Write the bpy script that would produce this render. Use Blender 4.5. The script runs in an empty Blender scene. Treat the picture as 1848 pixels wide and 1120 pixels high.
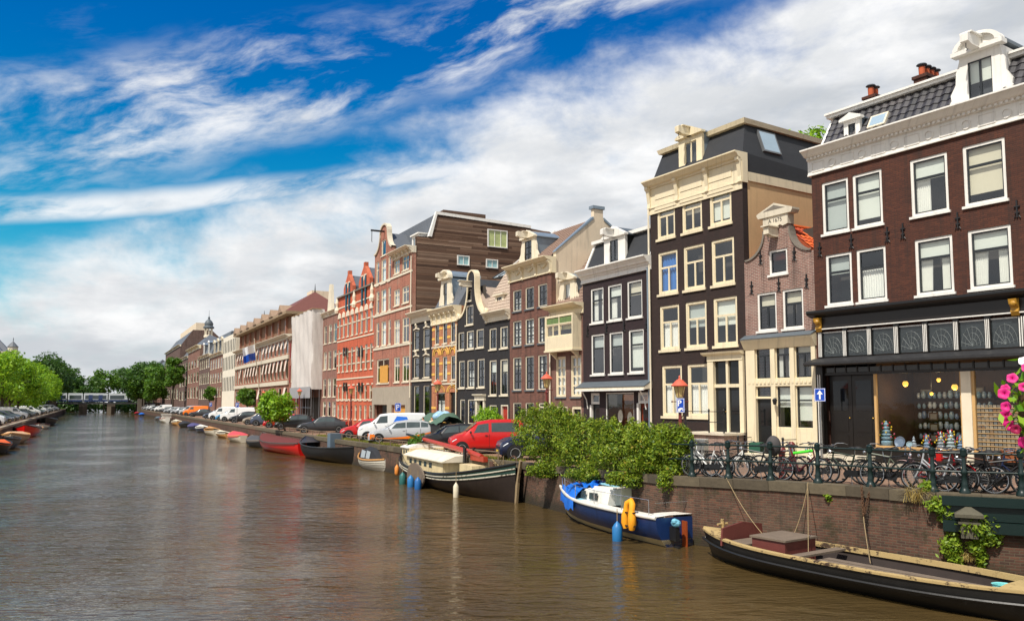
import bpy, math, random
import numpy as np
from mathutils import Vector
from mathutils.geometry import tessellate_polygon
SC = bpy.context.scene
COL = SC.collection
rnd = random.Random(7)
R = math.radians

# ---------------------------------------------------------------- camera
F, CX, CY, PITCH, CAMZ = 1450.0, 924.0, 607.0, R(4.65), 4.3
cd = bpy.data.cameras.new('camera'); cam = bpy.data.objects.new('camera', cd); COL.objects.link(cam)
cam.location = (0, 0, CAMZ); cam.rotation_euler = (R(90) + PITCH, 0, 0)
cd.sensor_fit = 'HORIZONTAL'; cd.sensor_width = 36; cd.lens = F / 1848 * 36
cd.shift_y = (CY - 560) / 1848; cd.clip_start = 0.1; cd.clip_end = 6000
SC.camera = cam
SC.render.resolution_x, SC.render.resolution_y = 1024, 620
SC.view_settings.view_transform = 'Standard'; SC.view_settings.look = 'None'
SC.view_settings.exposure = 0.08; SC.view_settings.gamma = 1.0; SC.view_settings.use_curve_mapping = False

# ---------------------------------------------------------------- sun and sky
SUN_EL = R(56); SUN_AZ = math.atan2(-0.62, -0.78)          # direction towards the sun, from +Y clockwise
sd = bpy.data.lights.new('sun', 'SUN'); so = bpy.data.objects.new('sun', sd); COL.objects.link(so)
sd.energy = 5.0; sd.angle = R(0.55); sd.color = (1.0, 0.94, 0.84)
sv = Vector((math.sin(SUN_AZ) * math.cos(SUN_EL), math.cos(SUN_AZ) * math.cos(SUN_EL), math.sin(SUN_EL)))
so.rotation_euler = sv.to_track_quat('Z', 'Y').to_euler(); so.location = (-30, -40, 60)

W = bpy.data.worlds.new('World'); SC.world = W; W.use_nodes = True
wt = W.node_tree; wt.nodes.clear()
class NT:
 """tiny helper to write node maths"""
 def __init__(s, t): s.t = t
 def n(s, typ, **k):
  o = s.t.nodes.new(typ)
  for a, b in k.items(): setattr(o, a, b)
  return o
 def put(s, sock, v):
  if hasattr(v, 'links') or isinstance(v, bpy.types.NodeSocket): s.t.links.new(v, sock)
  else: sock.default_value = v
 def m(s, op, a, b=0.0, c=None, clamp=False):
  o = s.n('ShaderNodeMath', operation=op); o.use_clamp = clamp
  s.put(o.inputs[0], a); s.put(o.inputs[1], b)
  if c is not None: s.put(o.inputs[2], c)
  return o.outputs[0]
 def sm(s, v, a, b):                                    # smoothstep a..b -> 0..1
  o = s.n('ShaderNodeMapRange', interpolation_type='SMOOTHSTEP')
  s.put(o.inputs['Value'], v); s.put(o.inputs['From Min'], a); s.put(o.inputs['From Max'], b)
  return o.outputs['Result']
 def xyz(s, x, y, z=0.0):
  o = s.n('ShaderNodeCombineXYZ')
  for i, v in enumerate((x, y, z)): s.put(o.inputs[i], v)
  return o.outputs[0]
 def noise(s, vec, scale=1.0, detail=5.0, rough=0.55, dist=0.0):
  o = s.n('ShaderNodeTexNoise'); s.put(o.inputs['Vector'], vec)
  o.inputs['Scale'].default_value = scale; o.inputs['Detail'].default_value = detail
  o.inputs['Roughness'].default_value = rough; o.inputs['Distortion'].default_value = dist
  return o.outputs['Fac']
 def mix(s, f, a, b, blend='MIX'):
  o = s.n('ShaderNodeMix', data_type='RGBA', blend_type=blend)
  s.put(o.inputs['Factor'], f); s.put(o.inputs['A'], a); s.put(o.inputs['B'], b)
  return o.outputs['Result']
N = NT(wt)
tc = N.n('ShaderNodeTexCoord'); sep = N.n('ShaderNodeSeparateXYZ'); wt.links.new(tc.outputs['Generated'], sep.inputs[0])
x, y, z = sep.outputs
az = N.m('MULTIPLY', N.m('ARCTAN2', x, y), 57.2958)        # degrees right of the canal view
el = N.m('MULTIPLY', N.m('ARCSINE', z), 57.2958)
sky = N.n('ShaderNodeTexSky', sky_type='NISHITA', sun_disc=False)
sky.sun_elevation = SUN_EL; sky.sun_rotation = SUN_AZ % (2 * math.pi); sky.air_density = 1.0; sky.dust_density = 0.2; sky.ozone_density = 2.5
hs = N.n('ShaderNodeHueSaturation'); hs.inputs['Saturation'].default_value = 1.55; hs.inputs['Value'].default_value = 1.0; hs.inputs['Hue'].default_value = 0.475
wt.links.new(sky.outputs[0], hs.inputs['Color'])
# deep polarised blue high up, paler cyan lower down as in the picture
deep = N.mix(N.sm(el, 9.0, 27.0), (0.55, 1.40, 1.45, 1), (0.05, 0.92, 1.6, 1))
blue = N.mix(1.0, hs.outputs[0], deep, 'MULTIPLY')
def rot(th):
 c, s_ = math.cos(R(th)), math.sin(R(th))
 return (N.m('ADD', N.m('MULTIPLY', az, c), N.m('MULTIPLY', el, s_)),
   N.m('ADD', N.m('MULTIPLY', az, -s_), N.m('MULTIPLY', el, c)))
p, q = rot(17)
warp = N.noise(N.xyz(N.m('MULTIPLY', az, 0.06), N.m('MULTIPLY', el, 0.11), 3.1), 1.0, 4, 0.55)
warp2 = N.m('SUBTRACT', warp, 0.5)
# streaky (cirrus) noise drawn out along the wind
st = N.noise(N.xyz(N.m('MULTIPLY', p, 0.085), N.m('ADD', N.m('MULTIPLY', q, 0.30), N.m('MULTIPLY', warp2, 1.2)), 0.7), 1.0, 9, 0.62, 0.12)
fine = N.noise(N.xyz(N.m('MULTIPLY', p, 0.35), N.m('MULTIPLY', q, 0.8), 5.0), 1.0, 6, 0.6)
# band of cirrus rising from left to right
qb = N.m('ADD', q, N.m('MULTIPLY', warp2, 7.0))
band = N.m('MULTIPLY', N.sm(qb, 20.2, 23.5), N.sm(qb, 29.5, 25.5))
gapn = N.noise(N.xyz(N.m('MULTIPLY', p, 0.10), N.m('MULTIPLY', q, 0.07), 8.0), 1.0, 3, 0.5)
c1 = N.m('MULTIPLY', N.m('MULTIPLY', band, N.sm(st, 0.43, 0.68)), N.sm(gapn, 0.15, 0.6))
# thin lower streak
p2, q2 = rot(10)
q2b = N.m('ADD', q2, N.m('MULTIPLY', warp2, 1.6))
c2 = N.m('MULTIPLY', N.m('MULTIPLY', N.m('MULTIPLY', N.sm(q2b, 16.0, 16.7), N.sm(q2b, 18.3, 17.2)), N.sm(st, 0.30, 0.55)), 0.85)
# heaped cloud bank filling the lower sky and the right
line = N.m('SUBTRACT', el, N.m('MAXIMUM', N.m('MULTIPLY_ADD', az, 0.33, 20.2), N.m('MULTIPLY_ADD', az, -1.1, -42.0)))
heap = N.noise(N.xyz(N.m('MULTIPLY', az, 0.12), N.m('MULTIPLY', el, 0.19), 1.3), 1.0, 9, 0.58, 0.2)
heap2 = N.noise(N.xyz(N.m('MULTIPLY', az, 0.05), N.m('MULTIPLY', el, 0.12), 9.3), 1.0, 7, 0.55)
edge = N.m('ADD', line, N.m('MULTIPLY', N.m('SUBTRACT', heap, 0.5), -18.0))
c3 = N.m('MULTIPLY', N.sm(edge, 3.0, -5.0), N.sm(N.m('ADD', heap2, N.m('MULTIPLY', N.sm(line, 1, -6), 0.6)), 0.36, 0.62))
# thin veil
veil = N.m('MULTIPLY', N.m('MULTIPLY', N.sm(st, 0.52, 0.8), 0.25), N.sm(q, 40.0, 24.0))
d = N.m('MAXIMUM', N.m('MAXIMUM', c1, c2), N.m('MAXIMUM', c3, veil))
d = N.m('MULTIPLY', d, N.m('MULTIPLY_ADD', fine, 0.35, 0.82), clamp=True)
shade = N.noise(N.xyz(N.m('MULTIPLY', az, 0.07), N.m('MULTIPLY', el, 0.22), 21.0), 1.0, 6, 0.55)
grey = N.m('MULTIPLY', N.sm(shade, 0.36, 0.62), N.sm(N.m('ADD', line, N.m('MULTIPLY', warp2, 8.0)), 0.5, -7.0))
ccol = N.mix(grey, (12.6, 12.6, 12.6, 1), (7.4, 7.8, 8.3, 1))
bright = N.noise(N.xyz(N.m('MULTIPLY', az, 0.16), N.m('MULTIPLY', el, 0.26), 31.0), 1.0, 7, 0.6)
ccol = N.mix(N.m('MULTIPLY', N.sm(bright, 0.60, 0.36), 0.5), ccol, (8.0, 8.4, 8.9, 1))
skycol = N.mix(d, blue, ccol)
ground = N.mix(N.sm(el, -0.5, -3.0), skycol, (1.6, 1.5, 1.4, 1))
bg = N.n('ShaderNodeBackground'); wt.links.new(ground, bg.inputs['Color']); bg.inputs['Strength'].default_value = 0.076
wo = N.n('ShaderNodeOutputWorld'); wt.links.new(bg.outputs[0], wo.inputs['Surface'])

# ---------------------------------------------------------------- pixel -> direction -> point
_f = Vector((0, math.cos(PITCH), math.sin(PITCH))); _u = Vector((0, -math.sin(PITCH), math.cos(PITCH)))
CAM = Vector((0, 0, CAMZ))
def ray(px, py): return Vector((1, 0, 0)) * ((px - CX) / F) + _u * ((CY - py) / F) + _f
def G(px, py, zz):                                         # where the sight line meets the level zz
 r_ = ray(px, py); t = (zz - CAMZ) / r_.z
 return CAM + r_ * t
def AT(px, py, dist):                                      # point at a known forward distance
 r_ = ray(px, py); return CAM + r_ * (dist / r_.y)

# ---------------------------------------------------------------- mesh helpers
class MB:
 def __init__(s): s.v = []; s.f = []
 def add(s, vs, fs):
  k = len(s.v); s.v += [tuple(a) for a in vs]; s.f += [tuple(i + k for i in f) for f in fs]; return s
 def box(s, x0, x1, y0, y1, z0, z1):
  return s.add([(x0, y0, z0), (x1, y0, z0), (x1, y1, z0), (x0, y1, z0), (x0, y0, z1), (x1, y0, z1), (x1, y1, z1), (x0, y1, z1)],
                     [(0, 3, 2, 1), (4, 5, 6, 7), (0, 1, 5, 4), (1, 2, 6, 5), (2, 3, 7, 6), (3, 0, 4, 7)])
 def cbox(s, c, sx, sy, sz): return s.box(c[0] - sx / 2, c[0] + sx / 2, c[1] - sy / 2, c[1] + sy / 2, c[2] - sz / 2, c[2] + sz / 2)
 def quad(s, a, b, c, d_): return s.add([a, b, c, d_], [(0, 1, 2, 3)])
 def poly(s, pts): return s.add(pts, [tuple(range(len(pts)))])
 def prism(s, pts, a, b, axis='y'):
  """polygon in the plane across `axis`, pushed from a to b"""
  mk = {'y': lambda u, w, t: (u, t, w), 'x': lambda u, w, t: (t, u, w), 'z': lambda u, w, t: (u, w, t)}[axis]
  n = len(pts); vs = [mk(u, w, a) for u, w in pts] + [mk(u, w, b) for u, w in pts]
  return s.add(vs, [tuple(range(n)), tuple(range(2 * n - 1, n - 1, -1))] + [(i, i + n, (i + 1) % n + n, (i + 1) % n) for i in range(n)])
 def tube(s, path, r_, n=8, cap=True):
  path = [Vector(p_) for p_ in path]; rs = r_ if isinstance(r_, (list, tuple)) else [r_] * len(path)
  rings = []; ref = None
  for i, p_ in enumerate(path):
   t = (path[min(i + 1, len(path) - 1)] - path[max(i - 1, 0)]).normalized()
   if ref is None: ref = Vector((0, 0, 1)) if abs(t.z) < .9 else Vector((1, 0, 0))
   a = t.cross(ref)
   if a.length < 1e-4: a = t.cross(Vector((0, 1, 0)))
   a.normalize(); b = a.cross(t).normalized(); ref = b
   rings.append([p_ + (a * math.cos(2 * math.pi * k / n) + b * math.sin(2 * math.pi * k / n)) * rs[i] for k in range(n)])
  return s.loft(rings, True, cap)
 def loft(s, rings, closed=True, cap=False):
  n = len(rings[0]); vs = [v for r_ in rings for v in r_]; fs = []
  for i in range(len(rings) - 1):
   for k in range(n if closed else n - 1):
    k2 = (k + 1) % n; fs.append((i * n + k, i * n + k2, (i + 1) * n + k2, (i + 1) * n + k))
  if cap: fs += [tuple(range(n - 1, -1, -1)), tuple((len(rings) - 1) * n + k for k in range(n))]
  return s.add(vs, fs)
 def lathe(s, prof, n=12, c=(0, 0, 0), axis='z', cap=True):
  rings = []
  for r_, h in prof:
   rg = []
   for k in range(n):
    a = 2 * math.pi * k / n; u, w = r_ * math.cos(a), r_ * math.sin(a)
    rg.append((c[0] + u, c[1] + w, c[2] + h) if axis == 'z' else (c[0] + u, c[1] + h, c[2] - w) if axis == 'y' else (c[0] + h, c[1] + u, c[2] + w))
   rings.append(rg)
  return s.loft(rings, True, cap)
 def ring(s, r0, r1, y0, y1, n=24, c=(0, 0, 0)):        # flat ring about the y axis
  return s.lathe([(r0, y0), (r1, y0), (r1, y1), (r0, y1), (r0, y0)], n, c, 'y', False)
 def sphere(s, c, rx, ry, rz, n=10, m=7):
  rings = []
  for i in range(m + 1):
   t = math.pi * i / m; rings.append([(c[0] + rx * math.sin(t) * math.cos(2 * math.pi * k / n), c[1] + ry * math.sin(t) * math.sin(2 * math.pi * k / n), c[2] - rz * math.cos(t)) for k in range(n)])
  return s.loft(rings, True)
 def mesh(s, name, m=None, smooth=None):
  me = bpy.data.meshes.new(name); me.from_pydata(s.v, [], s.f); me.validate()
  if m: me.materials.append(m)
  if smooth is not None:
   me.shade_smooth(); me.set_sharp_from_angle(angle=R(smooth))
  return me
 def build(s, name, m, parent=None, label=None, loc=None, rz=None, smooth=None):
  return link(name, s.mesh(name, m, smooth), parent, label, loc, rz)
def link(name, me, parent=None, label=None, loc=None, rz=None):
 o = bpy.data.objects.new(name, me); COL.objects.link(o); o.parent = parent
 if parent: CH.setdefault(parent.name, []).append(o)
 if loc is not None: o.location = loc
 if rz is not None: o.rotation_euler = (0, 0, rz)
 if label: o['label'] = label
 return o
def tag(o, label=None, cat=None, group=None, kind=None):
 for k, v in (('label', label), ('category', cat), ('group', group), ('kind', kind)):
  if v: o[k] = v
 return o
def thing(name, label, cat, loc=(0, 0, 0), rz=0.0, group=None):
 o = bpy.data.objects.new(name, None); COL.objects.link(o); o.empty_display_size = .2
 o.location = loc; o.rotation_euler = (0, 0, rz)
 return tag(o, label, cat, group)
CH = {}                                                    # children by parent name
def copy_tree(o, parent=None):
 c = o.copy(); COL.objects.link(c); c.parent = parent
 if parent: CH.setdefault(parent.name, []).append(c)
 for ch in CH.get(o.name, []): copy_tree(ch, c)
 return c
def walk(o):
 yield o
 for c in CH.get(o.name, []): yield from walk(c)
def recolor(o, old, new):
 """give a copied thing its own paint"""
 for c in walk(o):
  if c.type == 'MESH' and c.data.materials and c.data.materials[0] == old:
   c.data = c.data.copy(); c.data.materials[0] = new

# ---------------------------------------------------------------- materials
def S(r_, g, b):
 f = lambda v: (v / 255) / 12.92 if v <= 10 else ((v / 255 + .055) / 1.055) ** 2.4
 return (f(r_), f(g), f(b), 1)
MATS = {}
def base(name):
 m = bpy.data.materials.new(name); m.use_nodes = True; t = m.node_tree
 return m, NT(t), t.nodes['Principled BSDF']
def mat(name, col, rough=.6, var=.18, scale=2.5, bump=0.0, bscale=40, metal=0.0, spec=.5, coat=0.0, streak=0.0):
 if name in MATS: return MATS[name]
 m, n, b = base(name); tcx = n.n('ShaderNodeTexCoord'); v = tcx.outputs['Object']
 if var:
  a = n.noise(v, scale, 6, .6); c = n.noise(v, scale * 9, 3, .6)
  k = n.m('MULTIPLY_ADD', a, 2 * var, 1 - var); k = n.m('MULTIPLY', k, n.m('MULTIPLY_ADD', c, var, 1 - var / 2))
  if streak:                                           # run-off marks down the face
   sp = n.n('ShaderNodeSeparateXYZ'); m.node_tree.links.new(v, sp.inputs[0])
   sn = n.noise(n.xyz(n.m('MULTIPLY', n.m('ADD', sp.outputs[0], sp.outputs[1]), 5.0), 0.0, n.m('MULTIPLY', sp.outputs[2], .35)), 1.0, 4, .6)
   k = n.m('MULTIPLY', k, n.m('SUBTRACT', 1.0, n.m('MULTIPLY', n.sm(sn, .5, .75), streak)))
  h = n.n('ShaderNodeHueSaturation'); h.inputs['Color'].default_value = col; n.put(h.inputs['Value'], k)
  n.put(b.inputs['Base Color'], h.outputs[0])
 else: b.inputs['Base Color'].default_value = col
 b.inputs['Roughness'].default_value = rough; b.inputs['Metallic'].default_value = metal
 b.inputs['Specular IOR Level'].default_value = spec; b.inputs['Coat Weight'].default_value = coat; b.inputs['Coat Roughness'].default_value = .08
 if bump:
  bp = n.n('ShaderNodeBump'); bp.inputs['Strength'].default_value = bump; bp.inputs['Distance'].default_value = .02
  n.put(bp.inputs['Height'], n.noise(v, bscale, 4, .6)); n.put(b.inputs['Normal'], bp.outputs[0])
 MATS[name] = m; return m
def brick(name, c1, c2, mort, bw=.22, bh=.066, ms=.010, stain=.35, plane='wall', bump=.5, rough=.85, moss=None):
 if name in MATS: return MATS[name]
 m, n, b = base(name); tcx = n.n('ShaderNodeTexCoord'); sp = n.n('ShaderNodeSeparateXYZ'); m.node_tree.links.new(tcx.outputs['Object'], sp.inputs[0])
 X, Y, Z = sp.outputs
 wob = n.m('MULTIPLY', n.m('SUBTRACT', n.noise(tcx.outputs['Object'], 2.2, 3, .5), .5), .03)
 v = n.xyz(n.m('ADD', X, Y), n.m('ADD', Z, wob)) if plane == 'wall' else n.xyz(X, Y)
 bt = n.n('ShaderNodeTexBrick'); n.put(bt.inputs['Vector'], v)
 bt.inputs['Color1'].default_value = c1; bt.inputs['Color2'].default_value = c2; bt.inputs['Mortar'].default_value = mort
 bt.inputs['Scale'].default_value = 1; bt.inputs['Brick Width'].default_value = bw; bt.inputs['Row Height'].default_value = bh
 bt.inputs['Mortar Size'].default_value = ms; bt.inputs['Mortar Smooth'].default_value = .25; bt.inputs['Bias'].default_value = 0
 a = n.noise(tcx.outputs['Object'], .8, 6, .62); c = n.noise(tcx.outputs['Object'], 9, 4, .6)
 k = n.m('MULTIPLY', n.m('MULTIPLY_ADD', a, 2 * stain, 1 - stain), n.m('MULTIPLY_ADD', c, .5, .75))
 h = n.n('ShaderNodeHueSaturation'); n.put(h.inputs['Color'], bt.outputs['Color']); n.put(h.inputs['Value'], k)
 sn = n.noise(n.xyz(n.m('MULTIPLY', n.m('ADD', X, Y), 3.2), 0.0, n.m('MULTIPLY', Z, .22)), 1.0, 5, .62)   # soot and run-off
 colr = n.mix(n.m('MULTIPLY', n.sm(sn, .46, .72), .55 if plane == 'wall' else 0.0), h.outputs[0], S(34, 28, 24))
 pt_ = n.sm(n.noise(tcx.outputs['Object'], .55, 2, .4), .56, .64); colr = n.mix(n.m('MULTIPLY', pt_, .22), colr, mort)
 if moss: colr = n.mix(n.m('MULTIPLY', n.sm(n.m('ADD', Z, n.m('MULTIPLY', a, .5)), .95, .35), .8), colr, S(30, 30, 18))   # damp algae band above the water
 if moss:
  mk = n.m('MULTIPLY', n.sm(n.noise(tcx.outputs['Object'], 1.7, 7, .68), .5, .68), .85)
  colr = n.mix(mk, colr, moss)
 n.put(b.inputs['Base Color'], colr); b.inputs['Roughness'].default_value = rough
 if bump:
  bp = n.n('ShaderNodeBump'); bp.inputs['Strength'].default_value = bump; bp.inputs['Distance'].default_value = .012; bp.invert = True
  n.put(bp.inputs['Height'], n.m('ADD', bt.outputs['Fac'], n.m('MULTIPLY', c, .6))); n.put(b.inputs['Normal'], bp.outputs[0])
 MATS[name] = m; return m
def per_object(name, cols, rough=.7, bump=.2, spec=.4, noise_scale=8):
 """each copy of a tile / plank / stone takes its own tone"""
 if name in MATS: return MATS[name]
 m, n, b = base(name); oi = n.n('ShaderNodeObjectInfo'); tcx = n.n('ShaderNodeTexCoord')
 cr = n.n('ShaderNodeValToRGB'); n.put(cr.inputs[0], oi.outputs['Random']); e = cr.color_ramp.elements
 while len(e) < len(cols): e.new(.5)
 for i, c in enumerate(cols): e[i].position = i / (len(cols) - 1); e[i].color = c
 a = n.noise(tcx.outputs['Object'], noise_scale, 5, .6)
 h = n.n('ShaderNodeHueSaturation'); n.put(h.inputs['Color'], cr.outputs[0]); n.put(h.inputs['Value'], n.m('MULTIPLY_ADD', a, .9, .55))
 n.put(b.inputs['Base Color'], h.outputs[0]); b.inputs['Roughness'].default_value = rough; b.inputs['Specular IOR Level'].default_value = spec
 bp = n.n('ShaderNodeBump'); bp.inputs['Strength'].default_value = bump; bp.inputs['Distance'].default_value = .01
 n.put(bp.inputs['Height'], a); n.put(b.inputs['Normal'], bp.outputs[0])
 MATS[name] = m; return m
def flaking(name, c1, c2):
 if name in MATS: return MATS[name]
 m, n, b = base(name); v = n.n('ShaderNodeTexCoord').outputs['Object']; f = n.sm(n.m('ADD', n.noise(v, 7, 8, .7), n.m('MULTIPLY', n.noise(v, .9, 3, .5), .5)), .80, .90)
 n.put(b.inputs['Base Color'], n.mix(f, n.mix(n.noise(v, 30, 3, .6), c1, tuple(k * .7 for k in c1[:3]) + (1,)), c2)); b.inputs['Roughness'].default_value = .75
 bp = n.n('ShaderNodeBump'); bp.inputs['Strength'].default_value = .5; bp.inputs['Distance'].default_value = .01; bp.invert = True; n.put(bp.inputs['Height'], f); n.put(b.inputs['Normal'], bp.outputs[0])
 MATS[name] = m; return m
def glass_mat(name='window_glass', refl=.32, tint=(.93, .96, .96, 1)):
 if name in MATS: return MATS[name]
 m = bpy.data.materials.new(name); m.use_nodes = True; t = m.node_tree; t.nodes.clear(); n = NT(t)
 tr = n.n('ShaderNodeBsdfTransparent'); tr.inputs[0].default_value = tint
 gl = n.n('ShaderNodeBsdfGlossy'); gl.inputs['Roughness'].default_value = .03; gl.inputs['Color'].default_value = (.95, .97, 1, 1)
 tcx = n.n('ShaderNodeTexCoord'); bp = n.n('ShaderNodeBump'); bp.inputs['Strength'].default_value = .06; bp.inputs['Distance'].default_value = .05
 n.put(bp.inputs['Height'], n.noise(tcx.outputs['Object'], 1.6, 2, .4)); n.put(gl.inputs['Normal'], bp.outputs[0])
 fr = n.n('ShaderNodeLayerWeight'); fr.inputs['Blend'].default_value = .5   # same from both sides, so sunlight gets in
 mx = n.n('ShaderNodeMixShader'); n.put(mx.inputs[0], n.m('MULTIPLY_ADD', n.m('POWER', fr.outputs['Facing'], 3.0), .75, refl * .3, clamp=True))
 t.links.new(tr.outputs[0], mx.inputs[1]); t.links.new(gl.outputs[0], mx.inputs[2])
 o = n.n('ShaderNodeOutputMaterial'); t.links.new(mx.outputs[0], o.inputs[0]); MATS[name] = m; return m
def leaf_mat(name, c1, c2, c3=None):
 if name in MATS: return MATS[name]
 m = bpy.data.materials.new(name); m.use_nodes = True; t = m.node_tree; t.nodes.clear(); n = NT(t)
 ge = n.n('ShaderNodeNewGeometry'); oi = n.n('ShaderNodeObjectInfo')
 cr = n.n('ShaderNodeValToRGB'); n.put(cr.inputs[0], n.m('FRACT', n.m('ADD', ge.outputs['Random Per Island'], n.m('MULTIPLY', oi.outputs['Random'], .2))))
 cr.color_ramp.elements[0].color = c1; cr.color_ramp.elements[1].color = c2
 if c3: e = cr.color_ramp.elements.new(.93); e.color = c2; cr.color_ramp.elements[-1].color = c3
 di = n.n('ShaderNodeBsdfPrincipled'); di.inputs['Roughness'].default_value = .5; di.inputs['Specular IOR Level'].default_value = .35; n.put(di.inputs['Base Color'], cr.outputs[0])
 tl = n.n('ShaderNodeBsdfTranslucent'); h = n.n('ShaderNodeHueSaturation'); h.inputs['Value'].default_value = 1.5; h.inputs['Hue'].default_value = .485; n.put(h.inputs['Color'], cr.outputs[0]); n.put(tl.inputs[0], h.outputs[0])
 mx = n.n('ShaderNodeMixShader'); mx.inputs[0].default_value = .34; t.links.new(di.outputs[0], mx.inputs[1]); t.links.new(tl.outputs[0], mx.inputs[2])
 o = n.n('ShaderNodeOutputMaterial'); t.links.new(mx.outputs[0], o.inputs[0]); MATS[name] = m; return m
def emit_mat(name, col, st):
 if name in MATS: return MATS[name]
 m, n, b = base(name); b.inputs['Base Color'].default_value = col; b.inputs['Emission Color'].default_value = col; b.inputs['Emission Strength'].default_value = st
 MATS[name] = m; return m
def text_mesh(name, txt, size, m, parent, loc, rot, depth=.006):
 cu = bpy.data.curves.new(name, 'FONT'); cu.body = txt; cu.size = size; cu.extrude = depth; cu.align_x = 'CENTER'; cu.align_y = 'CENTER'
 t = bpy.data.objects.new(name, cu); COL.objects.link(t); bpy.context.view_layer.update()
 me = bpy.data.meshes.new_from_object(t.evaluated_get(bpy.context.evaluated_depsgraph_get())); bpy.data.objects.remove(t)
 me.materials.clear(); me.materials.append(m); o = link(name, me, parent, None, loc); o.rotation_euler = rot; return o

CREAM = mat('cream_paint', S(226, 212, 180), .5, .14, 1.5, .08, 50, streak=.25)
WHITE = mat('white_paint', S(230, 227, 220), .5, .12, 1.5, .08, 50, streak=.24)
OFFW = mat('off_white_paint', S(222, 211, 188), .5, .14, 1.5, .08, 50, streak=.26)
BLACKP = mat('black_paint', S(22, 24, 26), .35, .2, 3, .05, 60)
DGREY = mat('dark_grey_sash', S(40, 44, 48), .35, .15)
ZINC = mat('zinc_sheet', S(132, 146, 158), .45, .2, 2.5, .08, 20, metal=.35)
LEAD = mat('lead_flashing', S(84, 92, 98), .55, .25, 3, .1, 20)
GLASS = glass_mat()
BLIND = mat('window_blind', S(226, 228, 216), .8, .05, 1)
BLIND2 = mat('grey_blind', S(186, 192, 186), .8, .08, 1); BLIND3 = mat('ecru_blind', S(222, 212, 186), .8, .06, 1)
CURT = mat('white_curtain', S(238, 236, 228), .85, .06, 3)
BLUEC = mat('blue_curtain', S(62, 120, 190), .85, .2, 3)
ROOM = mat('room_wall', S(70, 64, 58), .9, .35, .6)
STONE = mat('pale_stone', S(206, 196, 176), .75, .2, 2, .15, 30, streak=.2)
GREYST = mat('grey_stone', S(120, 112, 102), .85, .3, 2, .3, 25, streak=.2)
IRON = mat('black_iron', S(26, 26, 28), .5, .2, 8, .15, 80)

# ================================================================ SETTING
QZ, QN = 1.55, 2.05                                         # quay above the water: along the canal, and where the street climbs to the bridge
U = Vector((-.464, .886, 0)); NN = Vector((.886, .464, 0))  # along the canal, away from the water (right bank)
def street_z(p_):
 t = min(1, max(0, (p_.x * U.x + p_.y * U.y - 15) / 22)); return QN + (QZ - QN) * t * t * (3 - 2 * t)
def on_street(px, py):                                      # sight line met with the sloping street
 zz = QZ
 for _ in range(12): zz = street_z(G(px, py, zz))
 p_ = G(px, py, zz); p_.z = 0; return p_
QP = [on_street(px, py) for px, py in ((1690, 891), (1528, 878), (1208, 860), (935, 835), (600, 792))]
QP = [QP[0] + Vector((2.6, -1.3, 0))] + QP                   # continues out of frame to the bridge
qfar = QP[-1] + U * 255
QUAY = QP + [qfar]
def col_hit(px, line):                                      # where the pixel column meets a plan polyline
 r_ = ray(px, 725); r_ = Vector((r_.x, r_.y, 0))
 for a, b in zip(line[:-1], line[1:]):
  e = b - a; den = r_.y * e.x - r_.x * e.y
  if abs(den) < 1e-9: continue
  k = (r_.x * a.y - r_.y * a.x) / den
  if -1e-6 <= k <= 1 + 1e-6 and (a + e * k).y > 0: return a + e * k, e.normalized()
 return line[-1].copy(), (line[-1] - line[-2]).normalized()
# facade line of the right bank
A0 = Vector((11.97, 31.5, 0)); AB = Vector((6.93, 39.6, 0)); A1 = Vector((-8.46, 66.6, 0)); D2 = U.copy(); D0 = Vector((.553, -.833, 0))
FAC = [A0 + D0 * 14, A0, AB, A1, A1 + D2 * 330]
def facade_at(px): return col_hit(px, FAC)[0]
PAVE = brick('street_clinker_paving', S(158, 118, 92), S(136, 104, 84), S(104, 92, 78), .20, .07, .012, .35, 'floor', .4)
SIDEW = brick('pavement_slabs', S(166, 154, 138), S(150, 140, 126), S(98, 92, 84), .3, .3, .012, .25, 'floor', .3)
COPE = per_object('quay_coping_stone', [S(84, 76, 62), S(100, 90, 72), S(74, 66, 54)], .9, .5)
QBRICK = brick('old_quay_brick', S(106, 70, 54), S(72, 51, 42), S(98, 86, 70), .21, .068, .010, .6, 'wall', .9, .9, S(52, 48, 26))
MUD = mat('canal_bed', S(60, 50, 35), .9)

# water
def water_mat():
 m, n, b = base('canal_water'); tcx = n.n('ShaderNodeTexCoord'); v = tcx.outputs['Object']
 mp = n.n('ShaderNodeMapping'); n.put(mp.inputs[0], v); mp.inputs['Rotation'].default_value = (0, 0, R(12)); mp.inputs['Scale'].default_value = (.5, 1.15, 1)
 a = n.noise(mp.outputs[0], 1.5, 2, .5, .6); c = n.noise(mp.outputs[0], 6.0, 3, .55, .5); e = n.noise(v, .22, 3, .5)
 gust = n.sm(n.noise(v, .10, 4, .55), .38, .60)
 h = n.m('ADD', n.m('MULTIPLY', a, 1.0), n.m('MULTIPLY', c, .40))
 bp = n.n('ShaderNodeBump'); n.put(bp.inputs['Strength'], n.m('MULTIPLY_ADD', gust, .62, .26)); bp.inputs['Distance'].default_value = .17
 n.put(bp.inputs['Height'], h); n.put(b.inputs['Normal'], bp.outputs[0])
 n.put(b.inputs['Base Color'], n.mix(n.sm(e, .3, .7), S(84, 67, 38), S(70, 57, 34)))
 b.inputs['Roughness'].default_value = .06; b.inputs['IOR'].default_value = 1.33; b.inputs['Specular IOR Level'].default_value = .5
 return m
mb = MB(); mb.quad((-420, -60, 0), (60, -60, 0), (60, 700, 0), (-420, 700, 0))
tag(mb.build('canal_water', water_mat()), kind='structure')

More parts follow.
